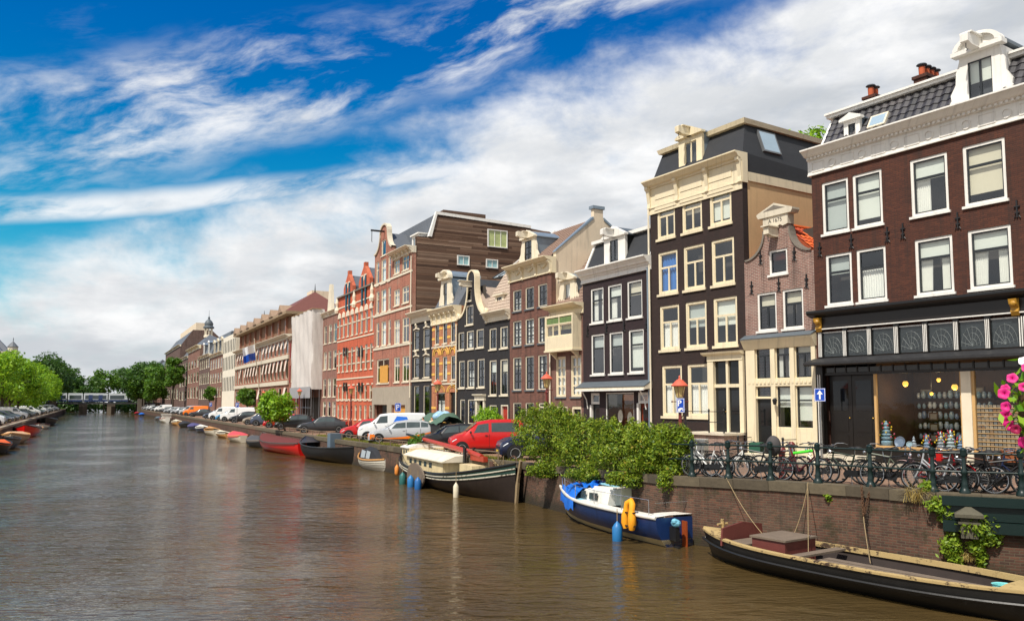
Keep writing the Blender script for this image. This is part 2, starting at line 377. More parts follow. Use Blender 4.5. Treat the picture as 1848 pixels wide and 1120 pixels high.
# ground sheets: street on the right bank, street on the left bank, far ground
def strip(name, m, pts, zz, kind='structure'):
 tri = tessellate_polygon([[Vector((p_[0], p_[1], 0)) for p_ in pts]])
 mb = MB(); mb.add([(p_[0], p_[1], zz) for p_ in pts], [t if True else t for t in tri]); o = mb.build(name, m)
 for pl in o.data.polygons:
  if pl.normal.z < 0: pl.flip()
 return tag(o, kind=kind)
def shift(p_, k): return Vector((p_.x + NN.x * k, p_.y + NN.y * k, 0))
# the street is a sheet that climbs towards the bridge
st_mb = MB(); cs_ = [QUAY[0] - Vector((0, 22, 0))] + [QUAY[0], QUAY[1]]
dense = []
ql = [QUAY[0] + (QUAY[0] - QUAY[1]) * 6] + QUAY + [qfar + U * 30]
for a, b in zip(ql[:-1], ql[1:]):
 n_ = max(1, int((b - a).length / 2.5)) if (b - a).length < 60 else 12
 dense += [a + (b - a) * (i / n_) for i in range(n_)]
dense.append(ql[-1]); rows_ = []
for p_ in dense:
 rg = []
 for k in (.38, 3, 6, 9, 14, 60, 400):
  q_ = shift(p_, k); rg.append((q_.x, q_.y, street_z(shift(p_, min(k, 9)))))
 rows_.append(rg)
o = st_mb.loft(rows_, False).build('street', PAVE, smooth=60); tag(o, kind='structure')
if o.data.polygons[0].normal.z < 0: o.data.flip_normals()
# raised pavement along the house fronts
mb = MB(); rows_ = []; fl = [FAC[0], A0, AB, A1, FAC[-1]]
for a, b in zip(fl[:-1], fl[1:]):
 n_ = max(1, int((b - a).length / 2.5)) if (b - a).length < 60 else 10
 for i in range(n_ + (1 if b is fl[-1] else 0)):
  p_ = a + (b - a) * (i / n_); o_ = shift(p_, -1.5); i_ = shift(p_, .5); z_ = street_z(p_)
  rows_.append([(o_.x, o_.y, street_z(o_) - .05), (o_.x, o_.y, z_ + .12), (i_.x, i_.y, z_ + .12)])
o = mb.loft(rows_, False).build('pavement', SIDEW); tag(o, kind='structure')
if o.data.polygons[1].normal.z < 0: o.data.flip_normals()

# left bank
LQ = G(0, 772, QZ); LQ.z = 0
left_edge = lambda t: LQ + U * t
le = [left_edge(-75), left_edge(262)]
strip('left_street', PAVE, [(p_.x - NN.x * .35, p_.y - NN.y * .35) for p_ in (le[0], le[1])] + [(-420, 420), (-420, -60)], QZ)
# land beyond the far bridge
ue = 330.0
strip('far_ground', mat('far_ground_grass', S(86, 96, 52), .95, .3, .1), [(-3000, 380), (2500, 620), (2500, 5500), (-3000, 5500)], .35)

def wall_seg(parent, a, b, z0, za, zb_, thick, m, name='wall_face', y0=0.0):
 e = b - a; L = e.length; mb = MB()
 mb.add([(x_, y_, z_) for z_ in (0, 1) for x_, y_ in ((0, y0), (L, y0), (L, y0 + thick), (0, y0 + thick))], [(0, 3, 2, 1), (4, 5, 6, 7), (0, 1, 5, 4), (1, 2, 6, 5), (2, 3, 7, 6), (3, 0, 4, 7)])
 mb.v = [(x_, y_, z0 if not z_ else (za if x_ == 0 else zb_)) if not isinstance(z0, tuple) else (x_, y_, (z0[0] if x_ == 0 else z0[1]) if not z_ else (za if x_ == 0 else zb_)) for x_, y_, z_ in mb.v]
 return mb.build(name, m, parent, None, (a.x, a.y, 0), math.atan2(e.y, e.x))
qw = thing('quay_wall', 'old mossy brown brick quay wall below the bicycles and parked cars', 'quay wall')
pts = list(reversed(QUAY))                                   # far -> near, so that local +Y is the land side
def fine_line(l):
 out = []
 for a, b in zip(l[:-1], l[1:]):
  n_ = max(1, int((b - a).length / 3)) if (b - a).length < 40 else 1
  out += [a + (b - a) * (i / n_) for i in range(n_)]
 return out + [l[-1]]
for i in range(len(pts) - 1):
 fl_ = fine_line([pts[i], pts[i + 1]]); a, b = pts[i], pts[i + 1]; e = b - a; L = e.length; mb = MB(); fr, tp, bk = [], [], []
 for p_ in fl_:
  x_ = (p_ - a).length; z_ = street_z(p_) - .22; fr.append((x_, 0, -.8)); tp.append((x_, 0, z_)); bk.append((x_, .6, z_))
 mb.loft([fr, tp, bk], False).build('wall_face', QBRICK, qw, None, (a.x, a.y, 0), math.atan2(e.y, e.x)).data.flip_normals()
# coping stones one by one near, as one strip far away
cs = MB().box(0, 1.0, -.05, .42, -.24, .03).mesh('coping_stone', COPE)
for i in range(len(pts) - 1):
 a, b = pts[i], pts[i + 1]; e = b - a; L = e.length; ang = math.atan2(e.y, e.x)
 if i == 0:
  mb = MB(); mb.box(0, L, -.05, .42, QZ - .24, QZ + .03); mb.build('coping_strip', COPE, qw, None, (a.x, a.y, 0), ang); continue
 k = max(1, round(L / 1.15)); w = L / k
 for j in range(k):
  p_ = a + e * (j / k); p2 = a + e * ((j + 1) / k); z_, z2 = street_z(p_), street_z(p2)
  o = link('coping_stone', cs, qw, None, (p_.x, p_.y, z_ + rnd.uniform(-.012, .012))); o.rotation_euler = (0, -math.atan2(z2 - z_, w), ang + rnd.uniform(-.004, .004)); o.scale = (w - .012, 1 + rnd.uniform(-.02, .02), 1)
lw = thing('left_quay_wall', 'brick quay wall along the left bank below the parked cars', 'quay wall')
wall_seg(lw, le[0], le[1], -.8, QZ - .2, QZ - .2, .6, QBRICK, 'wall_face'); wall_seg(lw, le[0] + NN * .05, le[1] + NN * .05, QZ - .199, QZ + .03, QZ + .03, .45, mat('coping_left', S(150, 138, 118), .9, .3), 'coping_strip')

# ================================================================ HOUSES
LAY = {'T2': [(0, 1, .64, 1), (0, .5, 0, .64), (.5, 1, 0, .64)], 'H': [(0, 1, .66, 1), (0, 1, 0, .66)], 'one': [(0, 1, 0, 1)], 'V2': [(0, .5, 0, 1), (.5, 1, 0, 1)],
       'V3': [(i / 3, (i + 1) / 3, 0, 1) for i in range(3)], 'H5': [(0, 1, .5, 1), (0, 1, 0, .5)],
       'G22': [(i / 2, (i + 1) / 2, j / 2, (j + 1) / 2) for i in range(2) for j in range(2)],
       'G23': [(i / 2, (i + 1) / 2, j / 3, (j + 1) / 3) for i in range(2) for j in range(3)],
       'G33': [(i / 3, (i + 1) / 3, j / 3, (j + 1) / 3) for i in range(3) for j in range(3)],
       'G24': [(i / 2, (i + 1) / 2, j / 4, (j + 1) / 4) for i in range(2) for j in range(4)],
       'T1V2': [(0, 1, .74, 1), (0, .5, 0, .74), (.5, 1, 0, .74)], 'T2V2': [(0, .5, .68, 1), (.5, 1, .68, 1), (0, .5, 0, .68), (.5, 1, 0, .68)]}
def window(parent, s0, s1, z0, z1, y=0.0, lay='H', frame=WHITE, sash=None, sill=None, fill='none', fw=.09, sw=.045, simple=False, name='window', glass=None, proud=0.0, sillh=.09):
 """frame = the part; panes, sash, sill and curtain are its sub-parts"""
 sash = sash or frame; y0, y1 = y + .035 - proud, y + .14
 m = MB(); m.box(s0, s0 + fw, y0, y1, z0, z1).box(s1 - fw, s1, y0, y1, z0, z1).box(s0 + fw, s1 - fw, y0, y1, z1 - fw, z1).box(s0 + fw, s1 - fw, y0, y1, z0, z0 + fw * .9)
 o = m.build(name, frame, parent)
 a0, a1, b0, b1 = s0 + fw, s1 - fw, z0 + fw * .9, z1 - fw
 sm = MB(); yb0, yb1 = y + .065, y + .11
 for (u0, u1, v0, v1) in LAY[lay]:
  p0, p1, r0, r1 = a0 + (a1 - a0) * u0, a0 + (a1 - a0) * u1, b0 + (b1 - b0) * v0, b0 + (b1 - b0) * v1
  if not simple:
   sm.box(p0 + .001, p0 + sw, yb0, yb1, r0 + .001, r1 - .001).box(p1 - sw, p1 - .001, yb0, yb1, r0 + .001, r1 - .001).box(p0 + sw, p1 - sw, yb0, yb1, r1 - sw, r1 - .001).box(p0 + sw, p1 - sw, yb0, yb1, r0 + .001, r0 + sw)
   MB().quad((p0 + sw * .7, y + .09, r0 + sw * .7), (p1 - sw * .7, y + .09, r0 + sw * .7), (p1 - sw * .7, y + .09, r1 - sw * .7), (p0 + sw * .7, y + .09, r1 - sw * .7)).build('pane', glass or GLASS, o)
  else:
   MB().quad((p0 + .02, y + .09, r0 + .02), (p1 - .02, y + .09, r0 + .02), (p1 - .02, y + .09, r1 - .02), (p0 + .02, y + .09, r1 - .02)).build('pane', glass or GLASS, o)
   if u0 > 0: sm.box(p0 - .025, p0 + .025, yb0, yb1, r0, r1)
   if v0 > 0: sm.box(p0, p1, yb0 + .002, yb1 + .002, r0 - .025, r0 + .025)
 if sm.f: sm.build('sash', sash, o)
 if sill: MB().box(s0 - .06, s1 + .06, y - .07, y + .05, z0 - sillh, z0 - .002).build('sill', sill, o)
 w, h, yc = a1 - a0, b1 - b0, y + .19
 def cloth(u0, u1, v0, v1, mm, nm, amp=.025, nf=7, taper=0):
  c = MB(); n_ = nf * 4; top = []; bot = []
  for i in range(n_ + 1):
   t = i / n_; yy = yc + amp * math.sin(t * nf * 6.283) + .02
   top.append((a0 + w * (u0 + (u1 - u0) * t), yy, b0 + h * v1)); bot.append((a0 + w * (u0 + (u1 - u0) * (t * (1 - taper))), yy, b0 + h * v0))
  c.loft([bot, top], False); c.build(nm, mm, o, smooth=60)
 if fill in ('blind', 'blind_top', 'blind_half'):
  v0 = {'blind': .06, 'blind_top': .63, 'blind_half': .38}[fill] + rnd.uniform(-.03, .12)
  MB().box(a0 + .01, a1 - .01, yc, yc + .012, b0 + h * v0, b1).build('blind', rnd.choice((BLIND, BLIND, BLIND2, BLIND3)), o)
 if fill == 'curtains': cloth(0, .36, 0, 1, CURT, 'curtain'); cloth(.68, 1, 0, 1, CURT, 'curtain')
 if fill == 'blind_curtains':
  MB().box(a0 + .01, a1 - .01, yc - .02, yc - .01, b0 + h * .64, b1).build('blind', BLIND, o); cloth(.0, .38, 0, .64, CURT, 'curtain', taper=.1); cloth(.66, 1, 0, .64, CURT, 'curtain')
 if fill == 'left': cloth(0, .45, 0, .7, CURT, 'curtain'); MB().box(a0 + .01, a1 - .01, yc - .02, yc - .01, b0 + h * .64, b1).build('blind', BLIND, o)
 if fill == 'sheer': cloth(0, 1, 0, 1, CURT, 'curtain', .02, 12)
 if fill == 'sheer_low': cloth(0, 1, 0, .62, CURT, 'curtain', .02, 10)
 if fill == 'blue': cloth(0, 1, 0, 1, BLUEC, 'curtain', .03, 6)
 if fill == 'backed': MB().box(a0 - .02, a1 + .02, yc + .3, yc + .31, b0 - .02, b1 + .02).build('room_panel', ROOM, o)
 return o
FILLS = ['none', 'blind_top', 'curtains', 'sheer_low', 'blind_half', 'none', 'sheer', 'none']
class House:
 def __init__(h, name, label, xl, xr, cat='house', pl=None, pr=None):
  PL, PR = pl or facade_at(xl), pr or facade_at(xr)
  h.PL, h.W = PL, (PR - PL).length; h.X = (PR - PL).normalized(); h.Y = Vector((-h.X.y, h.X.x, 0))
  h.base = street_z((PL + PR) / 2) + .1; h.o = thing(name, label, cat, (PL.x, PL.y, h.base), math.atan2(h.X.y, h.X.x)); h.holes = []
 def sz(h, px, py, off_=0.0):
  r_ = ray(px, py); dn = (h.PL - CAM).dot(h.Y) + off_; t = dn / r_.dot(h.Y); p_ = CAM + r_ * t
  return ((p_ - h.PL).dot(h.X), p_.z - h.base)
 def yz(h, px, py, s_):                                  # on the side plane X = s_: (depth, height)
  r_ = ray(px, py); dn = (h.PL - CAM).dot(h.X) + s_; t = dn / r_.dot(h.X); p_ = CAM + r_ * t
  return ((p_ - h.PL).dot(h.Y), p_.z - h.base)
 def row(h, xs, yt, yb, fills=None, hole=True, **k):
  """one storey: xs = [(left px, right px)], yt / yb at the first window's left edge"""
  z1 = h.sz(xs[0][0], yt)[1]; z0 = h.sz(xs[0][0], yb)[1]; ym = (yt + yb) / 2; out = []
  for i, (a, b) in enumerate(xs):
   s0, s1 = h.sz(a, ym)[0], h.sz(b, ym)[0]; f = fills[i % len(fills)] if fills else rnd.choice(FILLS)
   s0 = max(s0, .1); s1 = min(s1, h.W - .1)
   if hole: h.holes.append((s0, s1, z0, z1))
   out.append(window(h.o, s0, s1, z0, z1, fill=f, **k))
  return z0, z1
 def hole(h, s0, s1, z0, z1): h.holes.append((s0, s1, z0, z1))
 def wall(h, m, outline, name='wall', rev=.22, y=0.0, edge=.32):
  loops = [[Vector((s, z, 0)) for s, z in outline]] + [[Vector(c + (0,)) for c in ((a, e), (b, e), (b, f), (a, f))] for a, b, e, f in h.holes]
  flat = [v for l in loops for v in l]; mbx = MB()
  mbx.add([(v.x, y, v.y) for v in flat], tessellate_polygon(loops))
  o = 0
  for li, l in enumerate(loops):
   n_ = len(l); vs = [(v.x, y, v.y) for v in l] + [(v.x, y + (edge if li == 0 else rev), v.y) for v in l]
   mbx.add(vs, [(i, (i + 1) % n_, (i + 1) % n_ + n_, i + n_) for i in range(n_)])
  ob = mbx.build(name, m, h.o); h.holes_done = list(h.holes); h.holes = []
  me = ob.data
  for pl in me.polygons:
   if abs(pl.normal.y) > .9 and pl.normal.y > 0: pl.flip()
  return ob
 def rect(h, z1, z0=-.4): return [(0, z0), (h.W, z0), (h.W, z1), (0, z1)]
 def sides(h, m, D, zr, zl=None, name='side_wall', mr=None):
  zl = zl if zl is not None else zr
  MB().box(.004, .25, .33, D, 0, zl).build(name, m, h.o); MB().box(h.W - .25, h.W - .004, .33, D, 0, zr).build(name, mr or m, h.o)
  MB().box(.004, h.W - .004, D, D + .25, 0, max(zr, zl)).build('back_wall', m, h.o)
 def room(h, z1, dep=1.3, m=None):
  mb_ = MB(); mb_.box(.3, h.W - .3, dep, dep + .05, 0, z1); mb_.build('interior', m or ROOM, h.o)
 def cornice(h, z0, z1, m, proj=.45, brackets=0, dent=0, frieze=.55, s0=-.08, s1=None, bm=None, name='cornice'):
  """stepped moulding, optional brackets and dentils"""
  s1 = h.W + .08 if s1 is None else s1; H_ = z1 - z0; zf = z0 + H_ * frieze
  prof = [(-.05, z0), (-.09, z0), (-.09, z0 + .06), (-.05, z0 + .08), (-.05, zf), (-.12, zf + .02), (-.14, zf + .10), (-proj * .55, zf + .14), (-proj * .6, zf + (z1 - zf) * .45), (-proj * .85, zf + (z1 - zf) * .75), (-proj, zf + (z1 - zf) * .85), (-proj, z1), (.3, z1), (.3, z0)]
  c = MB().prism(prof, s0, s1, 'x').build(name, m, h.o)
  for i in range(brackets):
   s = s0 + .12 + (s1 - s0 - .24) * i / max(1, brackets - 1); b = MB()
   b.prism([(-.06, z0 - .05), (-.13, z0 + .02), (-.10, z0 + H_ * .2), (-.2, zf - .1), (-.30, zf), (-.30, zf + .12), (-.04, zf + .12)], s - .1, s + .1, 'x'); b.build('bracket', bm or m, c)
  if dent:
   b = MB(); k = int((s1 - s0) / dent)
   for i in range(k): b.box(s0 + .05 + i * dent, s0 + .05 + i * dent + dent * .55, -.2, -.10, zf + .03, zf + .12)
   tag(b.build('dentils', m, c), kind='stuff')
  return c
 def beam(h, s, z, m=WHITE, L=.8, y=-.0, tail=.3):
  b = MB().prism([(-L, z - .10), (-L, z + .16), (-L + .05, z + .2), (tail, z + .2), (tail, z - .18), (-L + .25, z - .18)], s - .13, s + .13, 'x').box(s - .2, s + .2, y - L - .08, y + tail, z + .2, z + .25)
  o = b.build('hoist_beam', m, h.o); MB().tube([(s, -L + .12, z - .12), (s, -L + .12, z - .3), (s + .05, -L + .12, z - .36), (s, -L + .12, z - .4)], .015, 5).build('hook', IRON, o); o.location.y = y
  return o
 def anchors(h, pts_):
  for s, z in pts_:
   MB().box(s - .022, s + .022, -.05, .02, z - .28, z + .28).box(s - .09, s + .09, -.055, -.02, z + .06, z + .10).box(s - .07, s + .07, -.055, -.02, z - .14, z - .10).tube([(s - .05, -.04, z - .22), (s - .1, -.04, z - .3)], .018, 5).tube([(s + .05, -.04, z - .22), (s + .1, -.04, z - .3)], .018, 5).build('wall_anchor', IRON, h.o)
 def pipe(h, s, z0, z1, m=ZINC, y=-.1):
  MB().tube([(s, y, z0), (s, y, z1)], .05, 8).build('drainpipe', m, h.o, smooth=40)
 def dormer(h, s0, s1, z0, z1, yf, m=WHITE, sash=None, depth=1.6, ped='tri', cheek=None, lay='V2', roofm=ZINC, fill='none', win=(.2, .2, .08, .18), beamL=0, scroll=True):
  """window box standing on the roof slope; yf = front face"""
  w = s1 - s0; hh = z1 - z0; a, b, c, d_ = s0 + w * win[0], s1 - w * win[1], z0 + hh * win[2], z1 - hh * win[3]
  body = MB().box(s0, a, yf, yf + .15, z0, z1).box(b, s1, yf, yf + .15, z0, z1).box(a, b, yf, yf + .15, z0, c).box(a, b, yf, yf + .15, d_, z1).build('dormer', m, h.o)
  wn = window(body, a, b, c, d_, yf - .04, lay, m, sash or m, None, fill, .05, .035)
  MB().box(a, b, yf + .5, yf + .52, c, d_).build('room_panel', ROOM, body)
  ck = MB().prism([(yf + .16, z0), (yf + .16, z1), (yf + depth, z1), (yf + depth * .45, z0)], s0, s0 + .05, 'x').prism([(yf + .16, z0), (yf + .16, z1), (yf + depth, z1), (yf + depth * .45, z0)], s1 - .05, s1, 'x'); ck.build('cheek', cheek or roofm, body)
  e = .12
  if ped == 'tri':
   MB().prism([(s0 - e, z1), (s1 + e, z1), (s1 + e, z1 + .09), ((s0 + s1) / 2, z1 + .09 + w * .28), (s0 - e, z1 + .09)], yf - .14, yf + .12).build('pediment', m, body)
   MB().prism([(s0 - e, z1 + .002), (s1 + e, z1 + .002), (s1 + e, z1 + .06), ((s0 + s1) / 2, z1 + .06 + w * .28), (s0 - e, z1 + .06)], yf + .122, yf + depth + .2).build('dormer_roof', roofm, body)
  elif ped == 'arc':
   n_ = 14; arc = [((s0 + s1) / 2 + (w / 2 + e) * math.cos(math.pi * i / n_), z1 + .12 + w * .36 * math.sin(math.pi * i / n_)) for i in range(n_ + 1)]
   arc2 = [((s0 + s1) / 2 + (w / 2 - .06) * math.cos(math.pi * i / n_), z1 + .14 + w * .27 * math.sin(math.pi * i / n_)) for i in range(n_ + 1)]
   MB().prism(arc2, yf - .06, yf + .1).build('pediment', m, body)
   rim = MB().loft([[(s, yf - .2, z) for s, z in arc], [(s, yf - .2, z - .0) for s, z in arc2], [(s, yf - .06, z) for s, z in arc2]], False).loft([[(s, yf - .2, z) for s, z in arc], [(s, yf + .15, z) for s, z in arc]], False)
   rim.build('pediment_rim', m, body)
   MB().box(s0 - e - .05, s1 + e + .05, yf - .22, yf + .14, z1 - .03, z1 + .115).build('pediment_base', m, body)
   MB().prism([((s0 + s1) / 2 + (w / 2 + e - .02) * math.cos(math.pi * i / n_), z1 + .1 + w * .34 * math.sin(math.pi * i / n_)) for i in range(n_ + 1)], yf + .152, yf + depth + .2).build('dormer_roof', roofm, body)
  else:
   MB().box(s0 - e, s1 + e, yf - .15, yf + depth + .2, z1 + .002, z1 + .12).build('dormer_roof', m, body)
  if scroll:                                           # curved wings beside the dormer
   for sg, sx in ((-1, s0), (1, s1)):
    pr = [(sx, z0), (sx + sg * w * .34, z0), (sx + sg * w * .36, z0 + hh * .06), (sx + sg * w * .24, z0 + hh * .2), (sx + sg * w * .26, z0 + hh * .3), (sx + sg * w * .12, z0 + hh * .48), (sx + sg * w * .1, z0 + hh * .7), (sx, z0 + hh * .92)]
    MB().prism(pr, yf + .02, yf + .13).build('scroll_wing', m, body)
  if beamL: h.beam((s0 + s1) / 2, z1 + .18, m, beamL, yf)
  return body
 def par_roof(h, prof, m, s0=None, s1=None, name='roof'):  # profile in (depth, height) pushed along the facade
  return MB().prism(prof, h_s(s0, .02), h_s(s1, h.W - .02), 'x').build(name, m, h.o)
 def perp_roof(h, prof, m, y0=.3, y1=9, name='roof'):
  return MB().prism(prof, y0, y1, 'y').build(name, m, h.o)
 def tiles(h, parent, o, ex, ey, w, hgt, m, tw=.26, th=.30, each=True, skip=None, mesh=None, thick=.05):
  """pantiles: o = lower left, ex along, ey up the slope (unit vectors)"""
  o, ex, ey = Vector(o), Vector(ex), Vector(ey); nz = ex.cross(ey)
  nx, ny = int(w / tw), int(hgt / th); tw, th = w / nx, hgt / ny
  secs = []
  for v_, lift in ((-.04, thick * .85), (th, .004)):
   secs.append([ex * (tw * t) + ey * v_ + nz * (lift + .028 * math.sin(t * 6.283 - .6)) for t in (0, .2, .4, .6, .8, 1.04)])
  lip = [s - nz * .035 for s in secs[0]]
  t_ = MB().loft([lip] + secs, False); big = MB()
  me = t_.mesh('roof_tile', m) if each else None
  for j in range(ny):
   for i in range(nx):
    p_ = o + ex * (i * tw) + ey * (j * th)
    if skip and skip(i * tw + tw / 2, j * th + th / 2): continue
    if each: link('roof_tile', me, parent, None, p_ + nz * rnd.uniform(0, .006))
    else: big.add([v + p_ for v in secs[0]] + [v + p_ for v in secs[1]] + [v + p_ for v in lip], [(k, k + 1, k + 7, k + 6) for k in range(5)] + [(k + 12, k + 13, k + 1, k) for k in range(5)])
  if not each: tag(big.build('roof_tiles', m, parent), kind='stuff')
def h_s(v, d_): return d_ if v is None else v
def chimney(h, s, y, z0, z1, m, pots=2, w=.5, potm=None, L=.6):
 c = MB().box(s - w / 2, s + w / 2, y - L / 2, y + L / 2, z0, z1).box(s - w / 2 - .05, s + w / 2 + .05, y - L / 2 - .05, y + L / 2 + .05, z1 - .12, z1 - .002).build('chimney', m, h.o)
 for i in range(pots):
  yy = y - L / 2 + L * (i + .5) / pots
  MB().lathe([(.11, z1 - .01), (.12, z1 + .34), (.09, z1 + .34)], 10, (s, yy, 0)).build('chimney_pot', potm or TERRA, c, smooth=40)
  MB().lathe([(.02, z1 + .34), (.02, z1 + .4), (.2, z1 + .42), (.17, z1 + .46), (.02, z1 + .48)], 10, (s, yy, 0)).build('pot_cowl', LEAD, c)
TERRA = mat('terracotta', S(178, 86, 50), .8, .25, 4)
def door(parent, s0, s1, z0, z1, m, y=0.0, glazed=.5, panels=2, frame=None, name='door', handle=True):
 d_ = MB().box(s0, s1, y + .1, y + .15, z0, z1).build(name, m, parent); h = z1 - z0; w = s1 - s0
 if glazed:
  MB().quad((s0 + w * .16, y + .094, z1 - h * glazed), (s1 - w * .16, y + .094, z1 - h * glazed), (s1 - w * .16, y + .094, z1 - h * .07), (s0 + w * .16, y + .094, z1 - h * .07)).build('pane', mat('dark_glass', S(24, 26, 28), .06, 0), d_)
 for k in range(panels):
  b0 = z0 + h * .08 + k * (h * (.86 - glazed)) / panels; b1 = b0 + h * (.78 - glazed) / panels
  MB().box(s0 + w * .18, s1 - w * .18, y + .085, y + .101, b0, b1).build('door_panel', m, d_)
 if handle: MB().sphere((s1 - w * .1, y + .06, z0 + h * .46), .03, .03, .03, 8, 5).build('door_knob', mat('brass', S(190, 150, 70), .3, .1, metal=.9), d_)
 return d_

# ---------------------------------------------------------------- 1: brick corner shop with white cornice
B1 = brick('dark_red_brown_brick', S(88, 47, 31), S(70, 36, 25), S(52, 34, 26), stain=.32, ms=.008)
h = House('brick_shop_house', 'dark red-brown brick house over a black shop front with white cornice', 1475, 1848, pr=A0 + D0 * 11.5, pl=A0.copy())
zc0 = h.sz(1466, 318)[1]; zc1 = h.sz(1460, 276)[1]
DW = dict(lay='H', frame=WHITE, sash=DGREY, sill=WHITE, fw=.10)
h.row([(1484, 1531.7), (1540, 1593), (1645, 1713), (1741.4, 1819)], 331, 424, ['blind', 'blind', 'left', 'blind'], **DW)
h.row([(1491, 1538), (1547, 1600), (1653, 1721.7), (1750, 1828.6)], 461, 552, ['blind_top', 'sheer_low', 'blind_curtains', 'blind_curtains'], **DW)
zf1 = h.sz(1472, 566)[1]                                     # top of the shop cornice
zf0 = h.sz(1479, 600)[1]; zl0 = h.sz(1488, 644)[1]; zk = h.sz(1479, 660)[1]
s_door0, s_door1 = h.sz(1493, 740)[0], h.sz(1575, 740)[0]; s_w0, s_w1 = h.sz(1579, 740)[0], h.sz(1738, 740)[0]; s_v0 = h.sz(1756, 740)[0]
zb = h.sz(1579, 806)[1]
h.hole(.16, h.W - .3, .0, zf0 - .05)
h.wall(B1, h.rect(zc1 - .1)); h.sides(B1, 9, zc1 - .15);
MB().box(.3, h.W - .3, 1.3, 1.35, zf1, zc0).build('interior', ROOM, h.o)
c = h.cornice(zc0, zc1, WHITE, .55, 0, .17, .62, s0=-.12)
fz0, fz1 = zc0 + .1, zc0 + (zc1 - zc0) * .6 - .03             # frieze panels and rings
for i in range(9):
 s = .35 + i * 1.28
 if s > h.W - .6: break
 MB().lathe([(.13, -.085), (.16, -.085), (.16, -.052), (.13, -.052), (.13, -.085)], 18, (s + .62, 0, (fz0 + fz1) / 2), 'y', False).build('frieze_ring', WHITE, c)
 for a, b in ((s - .28, s + .28),):
  p_ = MB().box(a, b, -.075, -.052, fz0 + .03, fz0 + .06).box(a, b, -.075, -.052, fz1 - .06, fz1 - .03).box(a, a + .03, -.075, -.052, fz0 + .062, fz1 - .062).box(b - .03, b, -.075, -.052, fz0 + .062, fz1 - .062).build('frieze_panel', WHITE, c)
ank = [h.sz(x_, y_) for x_, y_ in ((1480, 450), (1537, 435), (1602, 423), (1630, 417), (1729, 398), (1836, 377))]
h.anchors(ank)
# mansard roof
ROOFD = mat('roof_bitumen', S(44, 46, 50), .8, .25, 3, .2, 30)
zr = h.sz(1512, 212, 1.0)[1]
h.par_roof([(.12, zc1 - .05), (1.05, zr), (8.9, zr), (8.9, zc1 - .05)], ROOFD, .35)
TILE1 = per_object('grey_black_pantile', [S(40, 40, 44), S(62, 60, 64), S(50, 49, 52), S(74, 70, 72)], .5, .2, .5)
ey = Vector((0, .93, zr - zc1 + .05)); L_ = ey.length; ey.normalize()
dm = (h.sz(1708, 170, .3)[0], h.sz(1828, 150, .3)[0]); sk = (h.sz(1572, 222, .5)[0], h.sz(1604, 215, .5)[0])
roof1 = CH[h.o.name][-1]
dmA, dmB = h.sz(1716, 150, .25)[0] + .28, h.sz(1815, 140, .25)[0] - .28
def skip1(a, b):
 a += .4
 return (dm[0] + .3 < a < dm[1] - .3) or a > h.W - .5
h.tiles(roof1, (.4, .12 - .01, zc1 + .02), (1, 0, 0), ey, h.W - .8, L_ - .1, TILE1, .30, .32, True, skip1)
MB().prism([(.08, zc1), (.13, zc1), (1.1, zr + .02), (1.05, zr + .02)], .28, .40, 'x').build('verge_board', WHITE, roof1)
MB().box(.2, h.W, .80, 1.22, zr + .002, zr + .12).box(.16, h.W, .72, 1.3, zr + .122, zr + .2).build('roof_edge', WHITE, roof1)
chimney(h, h.sz(1574, 190, 2.5)[0], 2.6, zr, h.sz(1574, 176, 2.6)[1], B1, 2)
chimney(h, h.sz(1672, 150, 2.5)[0], 2.7, zr, h.sz(1672, 142, 2.6)[1], B1, 4, L=1.3)
# great white dormer with curved pediment and hoist beam
z0d = zc1 + .03; z1d = h.sz(1725, 106, .22)[1]
h.dormer(h.sz(1733, 150, .22)[0], h.sz(1808, 150, .22)[0], z0d, z1d, .2, WHITE, DGREY, 1.6, 'arc', WHITE, 'V2', LEAD, 'blind_half', (.17, .17, .03, .14), .95)
# small pointed dormer and roof light
h.dormer(h.sz(1524, 230, .3)[0], h.sz(1553, 225, .3)[0], zc1 + .02, h.sz(1524, 222, .3)[1], .25, WHITE, DGREY, 1.2, 'tri', ZINC, 'V2', ZINC, 'none', (.2, .2, .06, .1), 0, False)
a, b = sk; e0 = Vector((0, .12, zc1 + .02)) + ey * (L_ * .18); e1 = Vector((0, .12, zc1 + .02)) + ey * (L_ * .52)
def slope_box(s0, s1, p0, p1, t0, t1, nrm): return [(s, p_.y + nrm.y * t, p_.z + nrm.z * t) for t in (t0, t1) for (s, p_) in ((s0, p0), (s1, p0), (s1, p1), (s0, p1))]
nrm = Vector((1, 0, 0)).cross(ey)
CUBEF = [(0, 3, 2, 1), (4, 5, 6, 7), (0, 1, 5, 4), (1, 2, 6, 5), (2, 3, 7, 6), (3, 0, 4, 7)]
sl = MB().add(slope_box(a, b, e0, e1, 0, .12, nrm), CUBEF).build('roof_light', OFFW, roof1)
MB().add(slope_box(a + .07, b - .07, e0 + ey * .07, e1 - ey * .07, .122, .126, nrm), CUBEF).build('pane', mat('roof_pane', S(150, 170, 185), .1, .1), sl)
